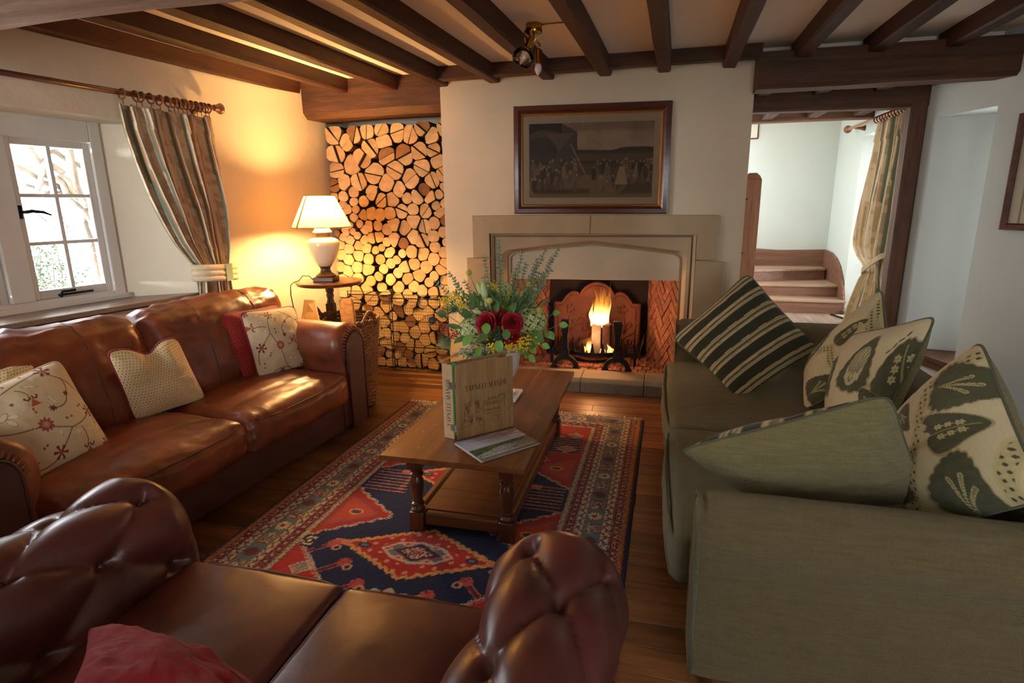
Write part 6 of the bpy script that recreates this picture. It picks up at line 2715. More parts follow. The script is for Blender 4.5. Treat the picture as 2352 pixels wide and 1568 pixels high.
def rug_colours(nx, ny, y0, y1):
    """colours of the strip y0..y1 (distance from the far end) of a knotted rug"""
    rs_ = np.random.RandomState(6)
    X, Y = np.meshgrid(np.linspace(0, RW, nx), np.linspace(y0, y1, ny))
    X = X + .006 * (rs_.rand(ny, nx) - .5)
    Y = Y + .006 * (rs_.rand(ny, nx) - .5)
    navy, red, mar, cream, teal, gold, pink = S(28, 32, 62), S(168, 44, 34), S(104, 28, 34), S(206, 188, 160), S(92, 112, 116), S(176, 122, 62), S(190, 120, 104)
    xs = np.minimum(X, RW - X)
    ys = np.minimum(Y, RL - Y) + .10         # end borders are narrower
    ys = np.where(np.minimum(Y, RL - Y) < .015, .0, ys)
    vert = xs < ys                            # side border runs along Y
    d = np.minimum(xs, ys)
    along = np.where(vert, Y, X)
    C = np.ones((ny, nx, 3)) * np.array(red)
    # ---- field
    u = (X - RW / 2) / .59
    v = (RL / 2 - Y)                          # + towards the far end
    av = np.abs(v)
    nav = np.zeros_like(u, dtype=bool)
    a = np.abs(u)
    nav |= (v < .0) & (v > -.62) & (a < 1.02 + v / .56)
    nav |= (v >= .0) & (v < 1.35)
    step = .018 * np.sign(np.sin(v * 150))
    tri = (np.abs(v - .30) < .26 * (1 - (1.0 - a) / .55)) & (a > .45)
    tri2 = (np.abs(v - 1.06) < .26 * (1 - (1.0 - a) / .55)) & (a > .45)
    hook = .03 * (np.sin(v * 120) > 0)
    tria = ((np.abs(v - .30) < .24 * (1 - (1.0 - a - hook) / .55)) & (a > .40)) | ((np.abs(v - 1.06) < .24 * (1 - (1.0 - a - hook) / .55)) & (a > .40))
    nav &= ~tria
    nav &= ~((v > 1.05) & (a > 1.9 - v / .95))
    C = mixc(C, navy, nav * 1.0)
    # outlines of the navy ground: cream and pink running edge

    def edge_of(mask, w):
        m2 = np.zeros_like(mask)
        for (sy, sx) in ((w, 0), (-w, 0), (0, w), (0, -w)):
            m2 |= np.roll(np.roll(mask, sy, 0), sx, 1) != mask
        return m2
    sel = edge_of(nav, 2)
    C = mixc(C, cream, (sel & (np.sin((X + Y) * 330) > -.2)) * .9)
    sel2 = edge_of(nav, 6) & ~nav & (v < -.02)
    C = mixc(C, S(176, 140, 120), (sel2 & (vnoise(X * 170, Y * 170, 3, 1) > .5)) * .9)
    # inner orange panels of the red triangles
    for vc in (.30, 1.06):
        inn = (np.abs(v - vc) < .17 * (1 - (1.0 - a) / .42)) & (a > .6) & (a < .97)
        C = mixc(C, S(190, 74, 44), inn * .9)
        C = mixc(C, S(120, 80, 90), (edge_of(inn, 3) & (np.sin((X * 1.3 + Y) * 210) > 0)) * .9)
        C = mixc(C, S(214, 150, 110), (ell(u, v, .80, vc, .07, .03, 0) + 0 < 1) * .9)
        C = mixc(C, S(214, 150, 110), (ell(u, v, -.80, vc, .07, .03, 0) < 1) * .9)
        C = mixc(C, navy, (np.hypot((a - .80) / .05, (v - vc) / .018) < 1) * .9)
    # combs beside the border
    for vc in (.68, 1.42):
        comb = (np.abs(v - vc) < .13) & (a > .58 - .5 * np.abs(v - vc)) & (a < .98)
        C = mixc(C, navy, comb)
        C = mixc(C, pink, (comb & (np.abs(((v - vc) / .036) % 1 - .5) < .14)) * .95)
        C = mixc(C, pink, (((np.abs(v - vc) < .13) & (np.abs(a - .60) < .022)) & (np.abs(((v - vc) / .036) % 1 - .5) < .3)) * .8)
    # lozenges on the axis
    for vc in (.03, .80, -.95, 1.56):
        lz = np.abs(u) / .62 + np.abs(v - vc) / .19
        jag = .07 * (np.sin(np.arctan2((v - vc) / .19, u / .62) * 34) > 0)
        inn = lz < 1 + jag
        C = mixc(C, red, inn)
        C = mixc(C, S(216, 150, 84), edge_of(inn, 2) * .85)
        tip = (np.abs(v - vc) < .022) & (a > .58) & (a < .74)
        C = mixc(C, S(206, 120, 84), tip * .9)
        dots = inn & (lz > .62) & (np.hypot((X * 17) % 1 - .5, (Y * 17) % 1 - .5) < .20)
        C = mixc(C, np.array(S(200, 150, 120)), dots * .9)
        t = (np.maximum(np.abs(u) / .42, np.abs(v - vc) / .115) + (np.abs(u) / .42 + np.abs(v - vc) / .115)) / 1.75
        C = mixc(C, teal, ((t < .8) & (vnoise(X * 150, Y * 150, 4, 1) > .28)) * .95)
        C = mixc(C, cream, (edge_of(t < .8, 2)) * .7)
        for (pu, pv) in ((.26, 0), (-.26, 0), (.12, .055), (-.12, .055), (.12, -.055), (-.12, -.055)):
            C = mixc(C, S(208, 154, 122), (ell(u, v - vc, pu, pv, .05, .017, 0) < 1) * .9)
            C = mixc(C, S(120, 40, 44), (ell(u, v - vc, pu, pv, .018, .006, 0) < 1) * .9)
        t2 = np.abs(u) / .20 + np.abs(v - vc) / .07
        C = mixc(C, S(88, 30, 48), (t2 < 1) * 1.0)
        C = mixc(C, cream, ((t2 < .72) & (vnoise(X * 220, Y * 220, 9, 1) > .48)) * .8)
        C = mixc(C, red, (t2 < .3) * .8)
        for (pu, pv) in ((.46, 0), (-.46, 0)):
            C = mixc(C, navy, (ell(u, v - vc, pu, pv, .055, .022, 0) < 1) * .9)
            C = mixc(C, teal, (ell(u, v - vc, pu, pv, .03, .012, 0) < 1) * .9)
    # palmette below the lozenge
    for vc in (-.33, .42):
        r = np.hypot(u / .20, (v - vc) / .085)
        th = np.arctan2((v - vc) / .085, u / .20)
        fl_ = r < .85 + .18 * np.sin(9 * th)
        C = mixc(C, S(190, 80, 56), fl_)
        C = mixc(C, cream, (edge_of(fl_, 2)) * .7)
        C = mixc(C, S(150, 160, 168), (fl_ & (vnoise(X * 130, Y * 130, 12, 1) > .60)) * .9)
        C = mixc(C, red, (r < .25) * .9)
    # stalked flowers growing in from the diagonal edge
    for sg in (-1, 1):
        for k in range(4):
            t = .14 + .22 * k
            bx, bv = sg * (1.0 - t), -t * .56
            px, pv = bx - sg * .14, bv + .085
            dline = seg_dist(u * .59, v, [(bx * .59, bv), (px * .59, pv)])
            C = mixc(C, mar, ((dline < .011) & (v > -.62)) * .9)
            C = mixc(C, pink, ((dline > .011) & (dline < .016)) * .7)
            r = np.hypot((u - px) * .59, (v - pv))
            C = mixc(C, S(184, 76, 68), ((r < .034) & (vnoise(X * 190, Y * 190, 2, 1) > .3)) * .9)
            C = mixc(C, S(206, 150, 110), ((np.abs(np.hypot((u - px + sg * .05) * .59, v - pv + .03) - .018) < .006)) * .8)
    # diamonds and rosettes on the red corners
    for sg in (-1, 1):
        for (pu, pv, a_, b_, dark) in ((.80, -.20, .10, .055, 0), (.66, -.44, .17, .085, 1), (.36, -.60, .11, .06, 0), (.86, -.64, .10, .05, 0), (.92, -.31, .03, .012, 2), (.50, -.30, .03, .012, 2), (.30, -.78, .17, .085, 1), (.7, -.82, .1, .05, 0),
                                        (.82, 1.36, .12, .06, 0), (.5, 1.62, .17, .08, 1), (.86, 1.60, .10, .05, 0)):
            t = np.abs(u - sg * pu) / a_ + np.abs(v - pv) / b_
            if dark == 2:
                C = mixc(C, S(216, 160, 120), ((t < 1) & ~nav) * .9)
                continue
            C = mixc(C, S(72, 40, 66) if dark else S(120, 124, 122), ((t < 1) & ~nav) * .95)
            C = mixc(C, S(214, 180, 140), (((t < 1) & (t > .86)) & ~nav) * .9)
            C = mixc(C, S(206, 130, 90), ((t < .85) & ~nav & (vnoise(X * 160, Y * 160, 14, 1) > .58)) * .9)
    C = mixc(C, navy, ((a > .80) & (a < .99) & (np.abs(v + .02) < .03)) * 1.0)
    C = mixc(C, S(222, 190, 130), ((a > .90) & (a < .985) & (np.abs(v + .0) < .035) & (np.abs(np.hypot((a - .94) / .03, v / .018) - 1) > .4)) * .95)
    # ---- borders
    B = np.zeros_like(C)

    def put(lo, hi, col):
        nonlocal B
        m_ = (d >= lo) & (d < hi)
        B = np.where(m_[..., None], np.asarray(col, float), B)
        return m_
    put(0, .024, navy)
    m_ = put(.024, .048, gold)
    B = mixc(B, navy, (m_ & (np.abs(np.sin(along * 130 + d * 160)) < .4)) * .8)
    B = mixc(B, red, (m_ & (d < .030)) * .8)
    m_ = put(.048, .098, mar)
    for dd in (.052, .066, .080, .094):
        B = mixc(B, S(196, 160, 150), (m_ & (np.abs(d - dd) < .0022) & (np.sin(along * 420) > -.4)) * .8)
    B = mixc(B, cream, (m_ & (np.abs(d - .073) < .006) & (np.hypot((along / .045) % 1 - .5, 0) < .14)) * .8)
    B = mixc(B, S(190, 110, 80), (m_ & (np.abs(d - .059) < .004) & (((along / .03) % 1) < .3)) * .8)
    for lo, hi, ph in ((.098, .148, 0), (.236, .280, 1)):
        m_ = put(lo, hi, cream)
        w = (d - lo) / (hi - lo)
        zig = np.abs(((along / .058 + ph * .5) % 1) - .5) * 2
        B = mixc(B, S(48, 44, 66), (m_ & (np.abs(w - (.18 + .64 * zig)) < .11)) * .95)
        B = mixc(B, S(170, 66, 50), (m_ & (np.hypot((along / .058) % 1 - .5, (w - .5) * .9) < .16)) * .9)
        B = mixc(B, S(48, 44, 66), (m_ & ((w < .07) | (w > .93))) * .9)
        B = mixc(B, S(60, 54, 60), (m_ & (vnoise(X * 260, Y * 260, 5, 1) > .66)) * .6)
    m_ = put(.148, .236, teal)
    w = (d - .148) / .088
    per = along / .235
    cell = per % 1
    c1 = (cell - .25) * .235
    r = np.hypot(c1, (w - .5) * .088)
    th = np.arctan2((w - .5) * .088, c1)
    alt = (np.floor(per) % 2) == 0
    ros = m_ & (r < .040 * (.86 + .14 * np.cos(12 * th)))
    B = np.where((ros & alt)[..., None], np.array(S(218, 192, 150)), B)
    B = np.where((ros & ~alt)[..., None], np.array(S(104, 36, 52)), B)
    B = mixc(B, S(110, 34, 36), (m_ & (r < .014)) * .95)
    B = mixc(B, S(70, 60, 66), (ros & (np.abs(np.cos(6 * th)) < .35)) * .7)
    sq = m_ & (np.abs(cell - .75) < .20) & (np.abs(w - .5) < .42)
    B = mixc(B, S(196, 104, 56), (sq & ((np.abs(np.abs(w - .5) - .39) < .04))) * .95)
    B = mixc(B, S(150, 50, 46), (sq & (np.abs(np.abs(cell - .75) - .185) < .02)) * .9)
    B = mixc(B, S(112, 36, 44), (sq & (np.abs(w - .5) < .30) & (vnoise(X * 130, Y * 130, 21, 1) > .55)) * .95)
    B = mixc(B, S(206, 180, 150), (sq & (np.abs(w - .5) < .30) & (vnoise(X * 150, Y * 150, 22, 1) > .64)) * .9)
    m_ = put(.280, .334, mar)
    for dd in (.283, .297, .314, .331):
        B = mixc(B, S(190, 150, 150), (m_ & (np.abs(d - dd) < .0022) & (np.sin(along * 420) > -.4)) * .8)
    B = mixc(B, S(200, 170, 160), (m_ & (np.hypot((along / .05) % 1 - .5, (d - .3055) * 20) < .17)) * .8)
    m_ = put(.334, .366, S(190, 172, 136))
    B = mixc(B, S(40, 44, 72), (m_ & (np.abs(np.sin(along * 120 + 3 * np.sin((d - .334) * 200))) < .38)) * .85)
    B = mixc(B, S(40, 44, 72), (m_ & ((d < .338) | (d > .362))) * .9)
    inb = d < .366
    C = np.where(inb[..., None], B, C)
    C = np.where((d < 0.016)[..., None], np.array(navy), C)
    C *= (1 + .34 * (rs_.rand(ny, nx) - .5))[..., None]
    return np.clip(C, 0, 1)


MT['rug'] = m_attr('rug_pile', .95, .6, 260, sheen=.2, spec=.1, dist=.004)
RX0, RY0 = -1.965, 4.225
RANG = math.radians(-.9)


def RG(x, y_, z):
    c, s = math.cos(RANG), math.sin(RANG)
    return (RX0 + x * c - (-y_) * s, RY0 + x * s + (-y_) * c, z)


rug = thing('rug', 'red and navy patterned oriental rug under the coffee table', 'rug', (-1.0, 2.3, 0))
nx, ny = 430, 760
y1r = 3.75
XX, YY = np.meshgrid(np.linspace(0, RW, nx), np.linspace(0, y1r, ny))
Ck = rug_colours(nx, ny, 0, y1r)
c_, s_ = math.cos(RANG), math.sin(RANG)
rsx = np.random.RandomState(5)
ZZ = .011 + .0016 * rsx.rand(ny, nx) + .003 * (vnoise(XX * 3, YY * 3, 3, 2) - .5)
edge_ = (XX < .006) | (XX > RW - .006) | (YY < .006)
ZZ = np.where(edge_, .001, ZZ)
P = np.stack([RX0 + XX * c_ + YY * s_, RY0 + XX * s_ - YY * c_, ZZ], -1)
grid_mesh('pile', P[::-1], MT['rug'], rug, Ck[::-1])
m = MB()
rq = random.Random(9)
x = .01
while x < RW - .01:
    L = rq.uniform(.03, .062)
    dx = rq.uniform(-.014, .014)
    m.tube([RG(x, .004, .006), RG(x + dx * .5, -L * .5, .005 + rq.uniform(0, .004)), RG(x + dx, -L, .004)], [.003, .0035, .002], 4)
    x += .0105
f = m.build('fringe', m_plain('cream_fringe', S(206, 192, 166), .95, var=.1), rug)
f['kind'] = 'stuff'

# ================================================================= COFFEE TABLE
MT['table'] = m_wood('worn_coffee_table_oak', S(76, 42, 22), S(136, 84, 46), axis=1, rough=.30, bump=.12, coat=.35, spec=.5, scale=.8)
MT['table_x'] = m_wood('coffee_table_cross_oak', S(70, 38, 20), S(122, 72, 40), axis=0, rough=.32, bump=.12, coat=.3, scale=.8)
MT['table_leg'] = m_wood('coffee_table_leg_oak', S(54, 27, 15), S(104, 57, 32), axis=2, rough=.30, bump=.1, coat=.3)
ct = thing('coffee_table', 'dark oak coffee table with turned legs and low shelf on the rug', 'table', (-.885, 3.1, .012))
TX0, TX1, TY0, TY1 = -1.238, -.532, 2.30, 3.88
w3 = (TX1 - TX0) / 3
for i in range(3):
    m = MB()
    m.box(TX0 + i * w3, TX0 + (i + 1) * w3, TY0, TY1, .424, .45 - .0003 * (i == 1), bev=.0006)
    m.build('top_board', MT['table'], ct)
m = MB()
rp = random.Random(4)
for (x, y_) in ((-1.15, 2.62), (-1.12, 2.72), (-1.09, 2.42), (-.60, 2.95), (-.62, 3.35), (-.66, 3.7), (-.80, 3.62), (-.58, 3.62), (-.95, 3.75), (-1.15, 3.5)):
    m = MB()
    m.lathe([(.0055, .4496), (.0055, .4506), (.0005, .4508)], (x, y_, 0), 10)
    m.build('peg', m_plain('pale_peg', S(170, 140, 110), .5) if 'peg_mat' not in MT else MT['peg_mat'], ct)
    MT['peg_mat'] = bpy.data.materials['pale_peg']
LXs, LYs = (-1.108, -.645), (2.42, 3.76)
FLZ = .013
for lx in LXs:
    for ly in LYs:
        g = thing.__name__
        m = MB()
        m.box(lx - .038, lx + .038, ly - .038, ly + .038, FLZ, .118, bev=.004)
        m.box(lx - .036, lx + .036, ly - .036, ly + .036, .345, .424, bev=.004)
        m.lathe([(.030, .117), (.037, .122), (.038, .130), (.030, .138), (.027, .144), (.034, .150), (.034, .158), (.025, .166), (.023, .180), (.027, .20), (.033, .235), (.036, .262), (.033, .282), (.026, .296), (.024, .303), (.034, .308), (.035, .317), (.026, .324), (.026, .332), (.033, .337), (.034, .346)], (lx, ly, 0), 24)
        m.build('leg', MT['table_leg'], ct, auto=40)
for lx in LXs:
    m = MB()
    m.box(lx - .020, lx + .020, LYs[0] + .038, LYs[1] - .038, .055, .128, bev=.010)
    m.build('stretcher', MT['table'], ct)
    m = MB()
    m.box(lx - .013, lx + .013, LYs[0] + .036, LYs[1] - .036, .366, .424)
    m.build('apron', MT['table'], ct)
for ly in LYs:
    m = MB()
    m.box(LXs[0] + .038, LXs[1] - .038, ly - .020, ly + .020, .045, .112, bev=.008)
    m.build('stretcher', MT['table_x'], ct)
    m = MB()
    m.box(LXs[0] + .036, LXs[1] - .036, ly - .013, ly + .013, .366, .424, bev=.003)
    m.build('apron', MT['table_x'], ct)
n4 = 6
for i in range(n4):
    a0 = LYs[0] + .022 + (LYs[1] - LYs[0] - .044) * i / n4
    a1 = LYs[0] + .022 + (LYs[1] - LYs[0] - .044) * (i + 1) / n4
    m = MB()
    m.box(LXs[0] + .021, LXs[1] - .021, a0 + .0006, a1 - .0006, .098, .114, bev=.0015)
    m.build('shelf_board', MT['table_x'], ct)

# ================================================================= WOODEN GUEST FOLDER
GL = {  # simple high-contrast capitals: quads (x0,y0,x1,y1,width0,width1) built from strokes on a 0..1 box
    'T': (.78, [('h', 0, .78, .96, .05), ('v', .31, .47, 0, .96), ('h', .2, .58, 0, .035), ('v', 0, .035, .76, .96), ('v', .745, .78, .76, .96)]),
    'A': (.84, [('d', .10, 0, .42, 1, .045), ('d', .72, 0, .42, 1, .15), ('h', .22, .58, .30, .045), ('h', 0, .24, 0, .035), ('h', .56, .86, 0, .035)]),
    'P': (.70, [('v', .12, .27, 0, 1), ('h', 0, .42, 0, .035), ('h', 0, .45, .965, .035), ('arc', .42, .725, .24, .27, -90, 90, .15), ('h', .25, .44, .45, .035)]),
    'N': (.90, [('v', .14, .185, 0, 1), ('v', .72, .765, 0, 1), ('d', .72, 0, .12, 1, .16), ('h', .02, .30, 0, .035), ('h', .60, .88, .965, .035), ('h', .0, .22, .965, .035)]),
    'E': (.70, [('v', .12, .27, 0, 1), ('h', 0, .62, 0, .045), ('h', 0, .60, .955, .045), ('h', .25, .46, .49, .04), ('v', .60, .635, 0, .24), ('v', .57, .605, .77, 1), ('v', .44, .475, .38, .62)]),
    'L': (.66, [('v', .12, .27, 0, 1), ('h', 0, .60, 0, .045), ('h', 0, .40, .965, .035), ('v', .585, .62, 0, .28)]),
    'M': (1.02, [('v', .12, .165, 0, 1), ('v', .76, .91, 0, 1), ('d', .46, 0, .14, 1, .15), ('d', .46, 0, .80, 1, .045), ('h', 0, .28, 0, .035), ('h', .66, 1.0, 0, .035), ('h', 0, .2, .965, .035), ('h', .8, 1.0, .965, .035)]),
    'O': (.88, [('ring', .43, .5, .38, .51, .15, .04)]),
    'R': (.84, [('v', .12, .27, 0, 1), ('h', 0, .40, 0, .035), ('h', 0, .45, .965, .035), ('arc', .42, .74, .23, .255, -90, 90, .15), ('h', .25, .44, .47, .035), ('d', .72, 0, .44, .50, .15), ('h', .66, .86, 0, .04)]),
    ' ': (.42, []),
}


def lettering(text, h, fr, wscale=1.0, track=.10):
    """mesh of flat strokes; fr(x, z) -> world; returns (MB, width)"""
    m = MB()
    x0 = 0.0

    def quad(pts):
        m.add([fr((x0 + a) * h * wscale, b_ * h) for a, b_ in pts], [tuple(range(len(pts)))])
    for chx in text:
        w, strokes = GL[chx]
        for s in strokes:
            if s[0] == 'h':
                _, a, b_, z, t = s
                quad([(a, z), (b_, z), (b_, z + t), (a, z + t)])
            elif s[0] == 'v':
                _, a, b_, z0, z1 = s
                quad([(a, z0), (b_, z0), (b_, z1), (a, z1)])
            elif s[0] == 'd':
                _, xa, za, xb, zb, t = s
                quad([(xa - t / 2, za), (xa + t / 2, za), (xb + t / 2, zb), (xb - t / 2, zb)])
            elif s[0] == 'arc':
                _, cx, cz, rx, rz, a0, a1, t = s
                N_ = 10
                for i in range(N_):
                    q = []
                    for aa, k in ((i, 1), (i + 1, 1), (i + 1, 0), (i, 0)):
                        an = math.radians(a0 + (a1 - a0) * aa / N_)
                        tt = .04 + (t - .04) * abs(math.cos(an))
                        q.append((cx + (rx - (0 if k else tt)) * math.cos(an), cz + (rz - (0 if k else .04)) * math.sin(an)))
                    quad(q)
            elif s[0] == 'ring':
                _, cx, cz, rx, rz, t, t2 = s
                N_ = 20
                for i in range(N_):
                    q = []
                    for aa, k in ((i, 1), (i + 1, 1), (i + 1, 0), (i, 0)):
                        an = 2 * PI * aa / N_
                        q.append((cx + (rx - (0 if k else t)) * math.cos(an), cz + (rz - (0 if k else t2)) * math.sin(an)))
                    quad(q)
        x0 += w + track
    return m, (x0 - track) * h * wscale


MT['folder'] = m_wood('light_folder_oak', S(128, 92, 56), S(186, 146, 98), axis=2, rough=.5, bump=.1, scale=1.0)
MT['folder_spine'] = m_wood('pale_folder_oak', S(184, 150, 110), S(218, 188, 148), axis=2, rough=.5, bump=.06)
MT['ink'] = m_plain('burnt_black_ink', S(34, 22, 16), .8, var=.1)
MT['green_plastic'] = m_plain('green_binding_plastic', S(20, 150, 96), .35)
MT['paper'] = m_plain('white_paper', S(226, 222, 214), .9, var=.02)
fo = thing('guest_folder', 'tall wooden hinged folder standing open on the coffee table', 'folder', (-.83, 2.66, .45))
ZB, HH = .4505, .388
hx_, hy_ = -.938, 2.548             # hinge line of the front cover
fd = Vector((.236, .243, 0)).normalized()      # along the front cover
fn = Vector((fd.y, -fd.x, 0))                  # towards the viewer
FWID = .337


def FOL(a, h, z):
    return (hx_ + fd.x * a + fn.x * h, hy_ + fd.y * a + fn.y * h, ZB + z)


m = MB()
m.prism([(.004, 0), (FWID, 0), (FWID, .010), (.004, .010)], lambda a, b_, c: FOL(a, b_ - .010, c), HH)
m.build('front_cover', MT['folder'], fo, bevel=.0015)
sp0 = Vector((-1.012, 2.572, 0))
sd = Vector((hx_ - .012 - sp0.x, hy_ + .002 - sp0.y, 0))
SPW = sd.length
sd.normalize()
sn = Vector((-sd.y, sd.x, 0))      # backwards into the folder


def SPN(a, h, z):
    return (sp0.x + sd.x * a + sn.x * h, sp0.y + sd.y * a + sn.y * h, ZB + z)


m = MB()
m.prism([(0, 0), (SPW - .004, 0), (SPW - .004, .012), (0, .012)], lambda a, b_, c: SPN(a, b_, c), HH)
m.build('spine', MT['folder_spine'], fo, bevel=.0015)
bk0 = Vector(SPN(.0, .012, 0))
bd = Vector((.239, .286, 0)).normalized()
bn = Vector((bd.y, -bd.x, 0))
bk0 = Vector((-.998, 2.585, ZB))


def BCK(a, h, z):
    return (bk0.x + bd.x * a + bn.x * h, bk0.y + bd.y * a + bn.y * h, ZB + z)


m = MB()
m.prism([(0, 0), (.362, 0), (.362, .010), (0, .010)], lambda a, b_, c: BCK(a, b_, c), HH)
m.build('back_cover', MT['folder'], fo, bevel=.0015)
m = MB()
for k in range(6):
    t = k / 5
    p0 = Vector(BCK(.03, .014 + .022 * t, .012))
    p1 = Vector(BCK(.30, .013 + .006 * t, .012))
    dz = Vector((0, 0, .362))
    m.add([tuple(p0), tuple(p1), tuple(p1 + dz), tuple(p0 + dz)], [(0, 1, 2, 3)])
pg = m.build('pages', MT['paper'], fo)
pg['kind'] = 'stuff'
m = MB()
a = Vector(FOL(.004, -.020, 0))
m.box(a.x - .005, a.x + .005, a.y - .005, a.y + .005, ZB + .02, ZB + HH - .005)
m.box(a.x - .008, a.x + .022, a.y - .008, a.y + .010, ZB + HH - .005, ZB + HH + .006)
for k in range(12):
    z = ZB + .05 + k * .03
    m.tube([(a.x, a.y - .004, z), (a.x + .012, a.y + .012, z), (a.x, a.y + .02, z)], .004, 6)
m.build('binding_comb', MT['green_plastic'], fo)
MT['steel'] = m_plain('steel_hinge', S(190, 188, 184), .3, .9, var=.05)
for z in (.045, .265):
    m = MB()
    m.prism([(-.001, .0), (.016, .0), (.016, .0015), (-.001, .0015)], lambda a_, b_, c: FOL(a_ + .001, b_ - .002, z + c), .035)
    m.prism([(SPW - .022, -.0015), (SPW - .004, -.0015), (SPW - .004, .0), (SPW - .022, .0)], lambda a_, b_, c: SPN(a_, b_, z + c), .035)
    m.tube([FOL(-.004, .001, z), FOL(-.004, .001, z + .035)], .004, 8)
    m.build('hinge', MT['steel'], fo)
tm, tw = lettering('TAPNELL MANOR', .028, lambda x, z: FOL(.055 + x, .0012, .245 + z), .76)
tm.build('lettering', MT['ink'], fo)
tm, tw = lettering('TAPNELL MANOR', .025, lambda x, z: SPN(.024 + .025 - z, -.0012, .065 + x), .88)
tm.build('lettering', MT['ink'], fo)
# burnt line drawing of a house among trees
m = MB()
rd_ = random.Random(13)


def line(pts, r=.0007):
    m.tube([FOL(a_, .0006, z) for a_, z in pts], r, 4)


def loop(cx, cz, rx, rz, n=16, wob=.25, a0=0, a1=360):
    return [(cx + rx * math.cos(math.radians(a0 + (a1 - a0) * i / n)) * (1 + rd_.uniform(-wob, wob)), cz + rz * math.sin(math.radians(a0 + (a1 - a0) * i / n)) * (1 + rd_.uniform(-wob, wob))) for i in range(n + 1)]


line([(.020, .052), (.055, .060), (.085, .066), (.090, .120)])
line([(.020, .052), (.045, .09), (.05, .14), (.075, .17), (.095, .20), (.115, .205), (.125, .17), (.14, .14), (.16, .13)])
for k in range(34):
    line(loop(rd_.uniform(.045, .145), rd_.uniform(.075, .185), rd_.uniform(.004, .010), rd_.uniform(.004, .010), 8, .4))
line([(.165, .175), (.245, .180), (.26, .195), (.285, .19)], .0009)
line([(.165, .175), (.158, .145), (.165, .105)], .0009)
line([(.172, .148), (.262, .153)], .0008)
line([(.165, .105), (.25, .105), (.252, .15)], .0008)
for k in range(8):
    for zz in (.118, .155):
        xx = .172 + k * .010
        line([(xx, zz), (xx + .005, zz), (xx + .005, zz + .012), (xx, zz + .012), (xx, zz)], .0008)
for xx in (.185, .205, .225, .245):
    line([(xx, .18), (xx + .004, .195), (xx + .008, .18)], .0009)
line([(.262, .153), (.275, .165), (.272, .20), (.285, .185), (.29, .16)], .0008)
line(loop(.305, .155, .024, .048, 18, .08))
line(loop(.225, .075, .022, .016, 16, .1))
line(loop(.145, .065, .016, .02, 14, .2, 100, 400))
m.build('drawing', MT['ink'], fo)

# ================================================================= BROCHURE
br = thing('brochure', 'thin glossy landscape brochure lying at the foot of the folder', 'brochure', (-.72, 2.55, .45))
Bc = [Vector(v) for v in ((-.932, 2.497, .4515), (-.738, 2.325, .4515), (-.520, 2.590, .4515), (-.690, 2.752, .4515))]   # TL(sky, left), BL, BR, TR
nu, nv = 150, 110
U, V = np.meshgrid(np.linspace(0, 1, nu), np.linspace(0, 1, nv))    # u along the long side, v from bottom to sky


def brochure_col(U, V):
    C = np.ones(U.shape + (3,)) * np.array(S(186, 186, 200))
    C = mixc(C, S(96, 116, 168), np.clip((V - .70) * 3.2 - U * .5, 0, 1))
    C = mixc(C, S(176, 128, 108), np.clip((U - .22) * 1.8, 0, 1) * np.clip((V - .55) * 4, 0, 1) * .85)
    C = mixc(C, S(226, 222, 226), np.clip((vnoise(U * 5, V * 16, 4, 3) - .48) * 4, 0, 1) * .6 * (V > .42))
    hor = .46 + .05 * U
    land = V < hor
    G = np.ones_like(C) * np.array(S(70, 98, 58))
    G = mixc(G, S(40, 66, 40), np.clip((vnoise(U * 12, V * 30, 6, 3) - .45) * 5, 0, 1))
    G = mixc(G, S(146, 130, 66), np.clip((vnoise(U * 6, V * 22, 8, 2) - .58) * 6, 0, 1) * .8)
    C = np.where(land[..., None], G, C)
    field = V < .20 + .16 * np.clip(U * 2.2, 0, 1)
    F_ = np.ones_like(C) * np.array(S(170, 172, 166))
    F_ = mixc(F_, S(150, 110, 112), np.clip((U - .35) * 2, 0, 1) * .8)
    F_ = mixc(F_, S(70, 76, 56), np.clip((vnoise(U * 40, V * 40, 3, 2) - .5) * 5, 0, 1) * .8)
    C = np.where((field & land)[..., None], F_, C)
    C = mixc(C, S(96, 92, 78), np.clip((.09 - V) * 30, 0, 1) * .7)
    return C


P = np.zeros((nv, nu, 3))
tl_, bl_, br_, tr_ = [np.array(v) for v in Bc]
P = (bl_ * ((1 - U) * (1 - V))[..., None] + br_ * (U * (1 - V))[..., None] + tr_ * (U * V)[..., None] + tl_ * ((1 - U) * V)[..., None])
P[..., 2] += .006 + .004 * np.sin(PI * V) * (1 - U) + .012 * np.clip(V - .0, 0, 1) * np.clip(1 - U * 1.2, 0, 1) * 0
MT['gloss_print'] = m_attr('glossy_print', .28, 0, spec=.5, coat=.4)
grid_mesh('cover', P, MT['gloss_print'], br, brochure_col(U, V))
m = MB()
for k in range(4):
    z = .4512 + k * .0014
    o_ = k * .0006
    m.add([tuple(Vector((v.x, v.y, z)) + Vector((.001 * k, -.0012 * (3 - k), 0))) for v in Bc], [(0, 1, 2, 3)])
p_ = m.build('pages', MT['paper'], br)
p_['kind'] = 'stuff'


def broch_pt(u, v, dz=.0112):
    q = bl_ * (1 - u) * (1 - v) + br_ * u * (1 - v) + tr_ * u * v + tl_ * (1 - u) * v
    return Vector((q[0], q[1], q[2] + dz + .004 * math.sin(PI * v) * (1 - u) - .004))


def flat_text(name, body, size, u0, v0, mat, parent, uw):
    cu_ = bpy.data.curves.new(name, 'FONT')
    cu_.body = body
    cu_.size = size
    cu_.shear = .25
    tmp = bpy.data.objects.new(name, cu_)
    me = bpy.data.meshes.new_from_object(tmp)
    bpy.data.objects.remove(tmp)
    xs_ = [v.co.x for v in me.vertices]
    wx = max(xs_)
    for v in me.vertices:
        u = u0 + v.co.x / wx * uw
        vv = v0 + v.co.y / size * .075
        v.co = broch_pt(u, vv)
    me.materials.append(mat)
    o = lnk(bpy.data.objects.new(name, me))
    adopt(o, parent)
    return o


